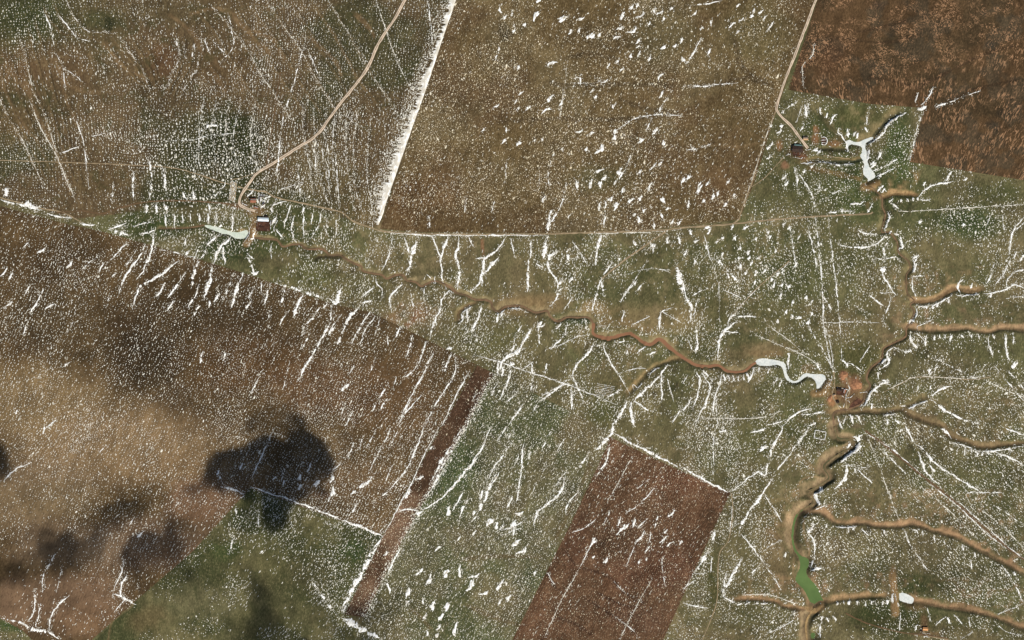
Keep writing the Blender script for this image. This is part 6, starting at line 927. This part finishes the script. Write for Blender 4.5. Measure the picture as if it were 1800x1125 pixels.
D = np.vstack(faint); V, F = fans(D[:, :2], D[:, 2], D[:, 3], D[:, 4], up=.1)
obj("frost_speckle", new_mesh("frost_speckle", V, F, M_faint, smooth_shade=False), label="fine cream frost grains peppering the stubble and the ploughed strips", cat="frost", kind="stuff")
E = np.vstack(extra); V, F = fans(E[:, :2], E[:, 2], E[:, 3], E[:, 4])
obj("snow_fragments", new_mesh("snow_fragments", V, F, M_speck, smooth_shade=False), label="loose snow crumbs scattered beside the larger drifts", cat="snow", kind="stuff")

# ================================================================== FARMSTEADS
def box(x0, x1, y0, y1, z0, z1):
    V = [(x, y, z) for z in (z0, z1) for x, y in ((x0, y0), (x1, y0), (x1, y1), (x0, y1))]
    return V, [(3, 2, 1, 0), (4, 5, 6, 7), (0, 1, 5, 4), (1, 2, 6, 5), (2, 3, 7, 6), (3, 0, 4, 7)]
def merge(parts):
    V, F = [], []
    for v, f in parts: n = len(V); V += list(v); F += [tuple(i + n for i in q) for q in f]
    return V, F
def part(name, vf, mat, parent, label=None):
    o = obj(name, new_mesh(name, np.array(vf[0], float), [list(f) for f in vf[1]], mat, smooth_shade=False), parent=parent)
    if label: o["label"] = label
    return o
def root(name, u, v, label, cat, rz=0.0, group=None):
    o = bpy.data.objects.new(name, None); col.objects.link(o); x, y = wx(u), wy(v)
    o.location = (x, y, float(Hz(x, y)) + .05); o.rotation_euler[2] = math.radians(rz); o.empty_display_size = 2
    o["label"] = label; o["category"] = cat
    if group: o["group"] = group
    return o
M_wall = plain("mud_brick", (150, 124, 96), .95, .2, .6); M_plaster = plain("plaster", (196, 186, 168), .9, .1, .5); M_timber = plain("weathered_timber", (92, 74, 56), .9, .3, .8)
M_white = plain("white_sheet_roof", (226, 234, 238), .45, .05, .3, (206, 220, 228), bump=.05, spec=.4); M_rust = plain("rust_tile", (150, 92, 66), .85, .25, .5, (120, 70, 50)); M_darkroof = plain("tarred_roof", (64, 46, 36), .8, .25, .35, (46, 36, 30)); M_tanroof = plain("thatch", (172, 134, 96), .95, .2, .5)
M_orange = plain("orange_tile", (206, 142, 86), .85, .15, .5); M_dung = plain("dung_heap", (164, 112, 76), 1.0, .4, .2, (132, 88, 60), bump=.8); M_stone = plain("field_stone", (150, 138, 116), .95, .3, .8, (120, 104, 84)); M_manure = plain("trodden_manure", (66, 40, 28), .95, .35, .25, (92, 58, 40)); M_straw = plain("straw_earth", (196, 172, 136), .95, .2, .4); M_glass = plain("dark_glass", (40, 44, 48), .2, .05, .2, spec=.5)
M_teal = plain("teal_sheet", (92, 122, 118), .5, .1, .4)

def gable(name, u, v, L, Wd, hw, rise, rz, wall, roof, label, cat="barn", snow=0.0, doors=1, lean=None):
    r = root(name, u, v, label, cat, rz); a, b = L / 2, Wd / 2
    V = [(-a, -b, -.6), (a, -b, -.6), (a, b, -.6), (-a, b, -.6), (-a, -b, hw), (a, -b, hw), (a, b, hw), (-a, b, hw), (-a, 0, hw + rise), (a, 0, hw + rise)]
    part("wall", (V, [(0, 1, 5, 4), (2, 3, 7, 6), (1, 2, 6, 9, 5), (3, 0, 4, 8, 7)]), wall, r)
    o, t = .5, .18; s = rise / b
    rf = None
    for sg in (-1, 1):
        y1, z1 = sg * (b + o), hw - o * s; A = a + o
        v8 = [(-A, 0, hw + rise + .02), (A, 0, hw + rise + .02), (A, y1, z1 + .02), (-A, y1, z1 + .02)]; v8 += [(x, y, z + t) for x, y, z in v8]
        rf = part("roof_slope", (v8, [(0, 1, 2, 3), (7, 6, 5, 4), (0, 4, 5, 1), (1, 5, 6, 2), (2, 6, 7, 3), (3, 7, 4, 0)]), roof, r)
        if snow and sg > 0:                                   # snow left on the shaded slope
            n = 12; xs = np.linspace(-A * .96, A * .96, n); f1 = .12 + .2 * rng.random(n); f2 = f1 + snow * (.5 + .5 * rng.random(n))
            sv = []; 
            for x, p, q in zip(xs, f1, f2): sv += [(x, p * y1, hw + rise + t + .05 - p * (rise + o * s)), (x, min(q, .98) * y1, hw + rise + t + .05 - min(q, .98) * (rise + o * s))]
            part("roof_snow", (sv, [(2 * i, 2 * i + 2, 2 * i + 3, 2 * i + 1) for i in range(n - 1)]), M_snow, r)
    part("ridge_cap", box(-a - o, a + o, -.22, .22, hw + rise + t - .02, hw + rise + t + .12), roof, r)
    for i in range(doors):
        x = (i - (doors - 1) / 2) * L / max(doors, 1) * .8; part("door", box(x - 1.1, x + 1.1, -b - .08, -b + .05, -.1, min(2.4, hw - .3)), M_timber, r)
    for i in range(max(2, int(L // 7))):
        x = -a + (i + .5) * L / max(2, int(L // 7)); w = part("window", box(x - .5, x + .5, b - .04, b + .07, hw * .4, hw * .4 + .9), M_timber, r)
        part("pane", box(x - .4, x + .4, b + .05, b + .09, hw * .4 + .08, hw * .4 + .82), M_glass, w)
    return r
def wall_line(pts, label, h=1.1, w=1.2, snowy=.8, mat=None, name="stone_wall", group=None):
    """a low wall following the ground, with snow lying on its top"""
    P = resample(W(pts), 2.0); V = []; F = []; Vs = []; Fs = []; c = P.mean(0); z0 = float(Hz(c[0], c[1]))
    t = np.gradient(P, axis=0); t /= np.maximum(np.hypot(t[:, 0], t[:, 1]), 1e-6)[:, None]; nr = np.stack([-t[:, 1], t[:, 0]], 1); n = len(P)
    for i in range(n):
        hh = h * rng.uniform(.75, 1.15); z = float(Hz(*P[i])) - z0; p = P[i] - c
        for s, zz in ((-1, -.3), (-.8, hh), (.8, hh), (1, -.3)): q = p + nr[i] * s * w / 2; V.append((q[0], q[1], z + zz))
        if i: b = 4 * i; F += [(b - 4, b, b + 1, b - 3), (b - 3, b + 1, b + 2, b - 2), (b - 2, b + 2, b + 3, b - 1)]
        k = rng.uniform(.5, 1.3); 
        for s in (-1, 1): q = p + nr[i] * s * w / 2 * k; Vs.append((q[0], q[1], z + hh + .08))
        if i and rng.random() < snowy: Fs.append((2 * i - 2, 2 * i, 2 * i + 1, 2 * i - 1))
    F += [(0, 1, 2, 3), tuple(4 * n - 4 + k for k in (3, 2, 1, 0))]
    o = obj(name, new_mesh(name, np.array(V), F, mat or M_stone, smooth_shade=False), label=label, cat="wall", loc=(c[0], c[1], z0), group=group, kind="thing")
    if Fs: part("snow_cap", (Vs, Fs), M_snow, o)["kind"] = "stuff"
    return o
def fence(pts, label, step=4.0, rails=2):
    P = resample(W(pts), step); c = P.mean(0); z0 = float(Hz(*c)); r = root("fence", 900 + c[0] / S, 562.5 - c[1] / S, label, "fence"); r.location.z = z0
    pm = None; L = [(p[0] - c[0], p[1] - c[1], float(Hz(*p)) - z0) for p in P]
    for x, y, z in L:
        if pm is None: pm = new_mesh("post", np.array(box(-.14, .14, -.14, .14, -.4, 1.4)[0]), [list(f) for f in box(0, 1, 0, 1, 0, 1)[1]], M_timber, smooth_shade=False)
        q = obj("post", pm, parent=r); q.location = (x, y, z)
    for h in (.55, 1.1)[:rails]:
        V, F = [], []
        for i, (x, y, z) in enumerate(L):
            for dz in (0, .18):
                for dx in (-.07, .07): V.append((x + dx, y + dx, z + h + dz))
            if i: b = 4 * i; F += [(b - 4, b - 3, b + 1, b), (b - 2, b + 2, b + 3, b - 1), (b - 4, b, b + 2, b - 2), (b - 3, b - 1, b + 3, b + 1)]
        part("rail", (V, F), M_timber, r)
    return r
def mound(name, u, v, ru, rv, h, ang, mat, label, cat, seed):
    """lumpy heap with a torn foot"""
    n, m = 26, 7; x0, y0 = wx(u), wy(v); z0 = float(Hz(x0, y0)); V = []; a = math.radians(ang); r = np.random.default_rng(seed)
    for k in range(m):
        f = 1 - k / m
        for i in range(n):
            t = 2 * math.pi * i / n; lob = 1 + .16 * math.sin(2 * t + seed) + .12 * math.sin(3 * t + 2 * seed) + .07 * math.sin(7 * t + seed)
            px, py = math.cos(t) * ru * S * f * lob, math.sin(t) * rv * S * f * lob; x, y = px * math.cos(a) - py * math.sin(a), px * math.sin(a) + py * math.cos(a)
            z = h * (1 - f ** 1.6) * (1 + r.uniform(-.22, .22)) if k else -.25
            V.append((x * (1 + r.uniform(-.1, .1)), y * (1 + r.uniform(-.1, .1)), float(Hz(x0 + x, y0 + y)) - z0 + z))
    V.append((0, 0, h)); F = [(k * n + i, k * n + (i + 1) % n, (k + 1) * n + (i + 1) % n, (k + 1) * n + i) for k in range(m - 1) for i in range(n)] + [((m - 1) * n + i, (m - 1) * n + (i + 1) % n, m * n) for i in range(n)]
    return obj(name, new_mesh(name, np.array(V), F, mat), label=label, cat=cat, loc=(x0, y0, z0))
def yard(name, pts, mat, label, zoff=.3):
    P = W(pts); C = resample(np.vstack([P, P[:1]]), 3)[:-1]; c = C.mean(0); n = len(C); V = []
    for f in (1, .66, .33):
        for p in C: q = c + (p - c) * f; V.append((q[0], q[1], float(Hz(*q)) + zoff))
    V.append((c[0], c[1], float(Hz(*c)) + zoff)); F = [(k * n + i, k * n + (i + 1) % n, (k + 1) * n + (i + 1) % n, (k + 1) * n + i) for k in range(2) for i in range(n)] + [(2 * n + i, 2 * n + (i + 1) % n, 3 * n) for i in range(n)]
    return obj(name, new_mesh(name, np.array(V), F, mat), label=label, cat="farmyard", kind="structure")
def zf(sc, ox, oy): return lambda *p: [(ox + x / sc, oy + y / sc) for x, y in p]

# ---- farm beside the pale green-white pond
Z = zf(8.04, 380, 300)
gable("barn", 463.0, 385.9, 28, 8.6, 3.2, 1.5, -2, M_plaster, M_white, "long barn with a white sheet roof above the dark yard", doors=2)
gable("shed", 468.6, 381.2, 8, 4.2, 2.4, .8, -4, M_wall, M_darkroof, "small dark roofed shed behind the white roofed barn", "shed")
gable("farmhouse", 445.5, 352.5, 14, 11, 3.0, 2.4, -4, M_plaster, M_rust, "rust red roofed farmhouse beside the bend of the gravel road", "house", snow=.3)
for uu, vv, l, w, a, lb in [(456.2, 350.0, 8, 4, 78, "narrow snowy shed just east of the rust red farmhouse"), (460.8, 345.0, 9, 4, -12, "low shed north-east of the rust red farmhouse"), (463.6, 358.5, 7, 4, 35, "slanting snowy outbuilding between farmhouse and barn"), (450.5, 365.0, 9, 4.5, -15, "rusty lean shed between farmhouse and road end"), (476.5, 391.5, 6, 4, 85, "little snowy shed on the east side of the dark yard")]:
    gable("shed", uu, vv, l, w, 2.2, .9, a, M_wall, M_rust if uu < 452 else M_darkroof, lb, "shed", snow=.7)
yard("farmyard", Z((570, 715), (755, 720), (762, 858), (560, 850)), M_manure, "dark trodden manure yard below the white roofed barn")
fence(Z((572, 718), (566, 852), (660, 858), (765, 860)), "timber fence round the west and south of the dark manure yard")
fence(Z((580, 790), (660, 795), (760, 792)), "timber fence across the middle of the dark manure yard")
for k, (p, lb) in enumerate([(Z((775, 700), (772, 770), (770, 830)), "snow-capped wall on the east side of the manure yard"), (Z((600, 370), (590, 430)), "snow-capped wall east of the farmhouse"), (Z((625, 430), (615, 470), (640, 500)), "curved snowy wall in the middle of the walled plots"), (Z((690, 440), (660, 490), (668, 520)), "bent snowy wall at the east end of the walled plots"), (Z((470, 280), (540, 298)), "short pale wall north of the farmhouse"), (Z((630, 335), (720, 352)), "pale wall lining the track north of the sheds"),
                            (Z((545, 320), (550, 350)), "stub of wall north of the snowy sheds"), (Z((700, 400), (735, 435)), "slanting snowy wall east of the plots"), (Z((640, 420), (660, 440), (655, 475)), "snowy wall between two curved plot walls"), (Z((360, 455), (440, 495)), "pale wall along the inside of the road bend"), (Z((230, 520), (290, 545)), "pale wall below the ridged plot"), (Z((850, 390), (835, 440), (790, 510), (815, 590)), "long curving pale wall east of the sheds"), (Z((860, 620), (850, 650)), "short snowy wall east of the barn"), (Z((870, 700), (840, 760), (815, 800), (825, 860)), "long snowy wall stepping down east of the manure yard"), (Z((470, 805), (468, 900), (390, 1020)), "pale wall along the dam of the pale green-white pond")]):
    wall_line(p, lb)
for k in range(6):
    a, b = (406.6 + k * 1.95, 318.5 + k * .5), (402.6 + k * 1.95, 351.5 + k * .6)
    wall_line([a, b], "pale earth ridge running north to south in the ridged plot", h=.7, w=1.5, snowy=.35, mat=M_straw, name="earth_ridge", group="parallel ridges west of the gravel road")
for k in range(7):
    a, b = (1049.5 - k * .7, 674.5 + k * 3.1), (1081 - k * .9, 680 + k * 2.8)
    wall_line([a, b], "thin pale ridge of the small hatched plot in the grassland", h=.4, w=.9, snowy=.6, mat=M_straw, name="earth_ridge", group="parallel ridges of the hatched plot")

# ---- farm west of the forked frozen pond
Z = zf(7.03, 1340, 180)
gable("livestock_shed", 1401.6, 262.2, 27, 16, 3.0, 1.6, -4, M_timber, M_darkroof, "big dark roofed livestock shed at the end of the gravel road", "shed", doors=3)
gable("shed", 1402.5, 255.6, 19, 3.4, 2.6, .5, -4, M_wall, M_teal, "narrow teal roofed lean-to along the big dark shed", "shed")
gable("farmhouse", 1415.8, 244.0, 12, 7.5, 2.8, 1.8, -2, M_plaster, M_tanroof, "small tan roofed house on the gravel road by the dark shed", "house", snow=.3)
yard("farmyard", Z((372, 620), (460, 622), (480, 660), (380, 662)), M_manure, "dark trodden yard below the big dark livestock shed")
fence(Z((370, 620), (382, 668), (440, 668)), "timber fence round the yard below the livestock shed")
cir = [(1447.6 + 6.2 * math.cos(t), 248.0 + 7.0 * math.sin(t)) for t in np.linspace(-2.2, 2.3, 16)]
wall_line(cir, "round snow-capped stone corral open to the west", h=1.4, w=1.8, snowy=1.0)
yard("farmyard", [(1447.6 + 5 * math.cos(t), 248.0 + 5.8 * math.sin(t)) for t in np.linspace(0, 6.28, 14, endpoint=False)], M_manure, "dark trodden floor of the round corral")
wall_line(Z((720, 470), (780, 465)), "snowy dividing wall in the northern half of the corral", snowy=.8); wall_line(Z((730, 500), (785, 495)), "snowy dividing wall in the southern half of the corral", snowy=.8)
for p, lb in [(Z((290, 655), (350, 638)), "snowy wall west of the livestock shed yard"), (Z((400, 680), (445, 690), (480, 700), (495, 680)), "broken snowy wall south of the livestock shed yard"), (Z((500, 432), (560, 436), (560, 470)), "pale wall around the tan roofed house"), (Z((655, 382), (715, 388)), "short pale wall north of the corral"), (Z((820, 545), (860, 555)), "stub of snowy wall east of the corral"), (Z((555, 590), (600, 580)), "pale wall at the end of the gravel road")]: wall_line(p, lb)

# ---- farm by the hook-shaped pond
Z = zf(6.25, 1380, 620)
mound("dung_heap", 1482.5, 659.5, 6.4, 8.8, 2.4, 12, M_dung, "northern orange-brown dung heap beside the farmyard", "heap", 1)
mound("dung_heap", 1504.5, 675.5, 8.8, 11.6, 2.8, 22, M_dung, "largest orange-brown dung heap beside the creek", "heap", 2)
mound("dung_heap", 1458.5, 700.5, 4.4, 6.0, 1.5, -20, M_dung, "small orange-brown heap near the hook-shaped pond", "heap", 5)
gable("shed", 1475.0, 685.0, 12, 7, 2.6, 1.0, -6, M_wall, M_darkroof, "dark roofed shed among the farmyard ruins", "shed")
gable("shed", 1472.3, 706.5, 6.5, 6, 2.4, .8, 4, M_wall, M_darkroof, "small square dark shed south of the farmyard ruins", "shed")
gable("shed", 1484.0, 687.5, 9, 5, 2.4, .9, 80, M_wall, M_rust, "reddish shed in the middle of the farmyard ruins", "shed", snow=.5)
gable("shed", 1466.5, 694.5, 6, 4.5, 2.3, .9, 20, M_wall, M_tanroof, "tiny tan roofed shed west of the farmyard ruins", "shed", snow=.4)
yard("farmyard", Z((565, 385), (660, 390), (650, 470), (560, 460)), M_manure, "dark trodden yard beside the farmyard ruins")
yard("farmyard", Z((800, 500), (860, 535), (820, 580), (700, 610), (720, 560)), M_manure, "dark reddish yard in the creek bend by the heaps")
for p, lb in [(Z((615, 388), (690, 408), (680, 440)), "pale ruined wall along the top of the farmyard"), (Z((690, 245), (715, 268)), "pale wall between the two large heaps"), (Z((690, 360), (710, 390), (670, 450), (660, 520)), "long ruined wall winding down the farmyard"), (Z((620, 470), (645, 490)), "stub of ruined wall in the farmyard"), (Z((590, 580), (615, 605)), "snowy stub of wall south of the square shed"), (Z((680, 520), (710, 545)), "slanting ruined wall east of the farmyard path"), (Z((510, 240), (505, 300), (480, 360)), "pale wall west of the orange heaps"), (Z((760, 450), (720, 490), (660, 500)), "ruined wall towards the creek"), (Z((385, 575), (430, 565)), "snowy wall near the hook-shaped pond"), (Z((650, 560), (640, 600)), "short wall beside the farmyard path"), (Z((820, 440), (900, 430)), "pale bank wall by the creek bend")]: wall_line(p, lb)
wall_line(Z((332, 850), (450, 872), (433, 958), (318, 934), (330, 852)), "square walled paddock with snowy walls on the grass", h=1.3, w=1.6, snowy=1.0)
# ---- hut in the green hollow
Z = zf(9.78, 1540, 1010)
gable("hut", 1626.8, 1105.6, 12.5, 7.6, 2.7, 1.4, -3, M_plaster, M_orange, "small orange roofed hut in the green hollow", "hut")
gable("shed", 1620.2, 1109.2, 5, 3.4, 2.0, .7, 10, M_wall, M_darkroof, "tiny dark shed beside the orange roofed hut", "shed")
for p, lb in [(Z((790, 1000), (850, 1020), (930, 1010)), "snowy wall south of the orange roofed hut"), (Z((690, 880), (720, 870), (765, 885)), "snowy wall north-west of the orange roofed hut"), (Z((840, 1060), (900, 1080)), "pale wall further south of the orange roofed hut"), (Z((305, 320), (300, 480)), "pale wall along the dam of the oval pond"), (Z((335, 330), (348, 440)), "second pale wall beside the oval pond")]: wall_line(p, lb)

# ================================================================== CLOUDS (south-east of the view; their shadows fall on the fields)
CH = 700.0; OFF = (SUN_DIR.x / SUN_DIR.z * CH, SUN_DIR.y / SUN_DIR.z * CH)
def cloud_mat(name, dens):
    m = bpy.data.materials.new(name); m.use_nodes = True; nt = m.node_tree; nt.nodes.remove(nt.nodes["Principled BSDF"]); v = N(nt, "ShaderNodeVolumePrincipled")
    v.inputs["Color"].default_value = (.95, .95, .95, 1); v.inputs["Density"].default_value = dens; nt.links.new(v.outputs[0], nt.nodes["Material Output"].inputs["Volume"]); return m
M_cloud = cloud_mat("cloud_dense", .075); M_wisp = cloud_mat("cloud_thin", .034)
def cloud(poly, thick, mat, label, seed, soft=52.0, rough=30.0):
    """flat-bottomed puffy cloud whose plan follows the outline, thinning out to nothing at its rim"""
    P = spline(W(poly + poly[:1]), 10); x0, x1, y0, y1 = P[:, 0].min() - 30, P[:, 0].max() + 30, P[:, 1].min() - 30, P[:, 1].max() + 30; st = 9.0
    X, Y = np.meshgrid(np.arange(x0, x1, st), np.arange(y0, y1, st)); d, *_ = seg_dist(X, Y, P); sd = np.where(inside(X, Y, P), d, -d) + (fbm(X, Y, 70, seed, 4) - .5) * 2 * rough
    t = thick * smooth(0, soft, sd) * (.15 + 1.25 * smooth(.30, .68, fbm(X, Y, 75, seed + 2, 4))); ok = sd > 0
    cell = ok[:-1, :-1] | ok[1:, :-1] | ok[:-1, 1:] | ok[1:, 1:]; j, i = np.nonzero(cell); ny, nx = X.shape; I = np.arange(nx * ny).reshape(ny, nx)
    t = np.where(ok, np.maximum(t, .3), .0); cx, cy = X.mean(), Y.mean()
    top = np.stack([X - cx, Y - cy, t * .75 + .05], -1).reshape(-1, 3); bot = np.stack([X - cx, Y - cy, -t * .25 - .05], -1).reshape(-1, 3); n = nx * ny
    q = np.stack([I[j, i], I[j, i + 1], I[j + 1, i + 1], I[j + 1, i]], 1); F = [tuple(r) for r in q] + [tuple(r[::-1] + n) for r in q]
    from collections import Counter
    E = Counter(); 
    for r in q.tolist():
        for a, b in zip(r, r[1:] + r[:1]): E[(a, b)] += 1
    for (a, b) in list(E):
        if (b, a) not in E: F.append((b, a, a + n, b + n))
    V = np.vstack([top, bot]); used = np.unique(np.concatenate([np.array(f) for f in F])); rm = np.full(2 * n, -1); rm[used] = np.arange(len(used))
    obj("cloud", new_mesh("cloud", V[used], [[int(rm[k]) for k in f] for f in F], mat), label=label, cat="cloud", loc=(cx + OFF[0], cy + OFF[1], CH))
cloud([(296, 870), (350, 836), (392, 800), (440, 776), (462, 742), (505, 732), (560, 752), (590, 786), (592, 822), (572, 850), (574, 880), (520, 898), (500, 925), (440, 940), (402, 912), (408, 884), (378, 868), (330, 874)], 34, M_cloud, "thick puffy grey-white cloud, largest of its group", 1, 44, 34)
cloud([(408, 762), (435, 730), (480, 704), (520, 704), (508, 742), (465, 758), (435, 774)], 16, M_wisp, "thin wisp of cloud beside the thickest cloud", 2, 40, 26)
cloud([(-80, 965), (20, 962), (85, 950), (120, 918), (160, 880), (215, 856), (275, 862), (255, 905), (205, 945), (175, 985), (120, 1018), (60, 1036), (0, 1040), (-80, 1045)], 30, M_wisp, "long ragged thin band of cloud", 3, 46, 40)
cloud([(-40, 780), (10, 772), (30, 805), (20, 840), (-40, 850)], 26, M_cloud, "small puffy cloud apart from the others", 4, 36, 22)
cloud([(30, 950), (60, 922), (115, 928), (110, 960), (60, 970)], 22, M_wisp, "small thin cloud shred north of the ragged band", 5, 36, 26)
cloud([(205, 965), (240, 925), (315, 905), (352, 945), (335, 1000), (295, 1030), (240, 1025), (205, 995)], 26, M_wisp, "broad thin cloud beside the ragged band", 6, 60, 44)
cloud([(400, 1160), (392, 1090), (425, 1040), (400, 985), (440, 975), (500, 1030), (560, 1055), (640, 1080), (690, 1140), (600, 1210), (480, 1200)], 26, M_wisp, "wide soft cloud on the southern side", 7, 90, 60)
cloud([(602, 1090), (614, 1045), (645, 1030), (678, 1055), (680, 1095), (640, 1112)], 24, M_wisp, "small round thin cloud next to the wide soft one", 8, 40, 28)
cloud([(300, 1000), (330, 985), (360, 1000), (350, 1030), (310, 1035)], 14, M_wisp, "pale shred of cloud between two broader clouds", 9, 40, 26)
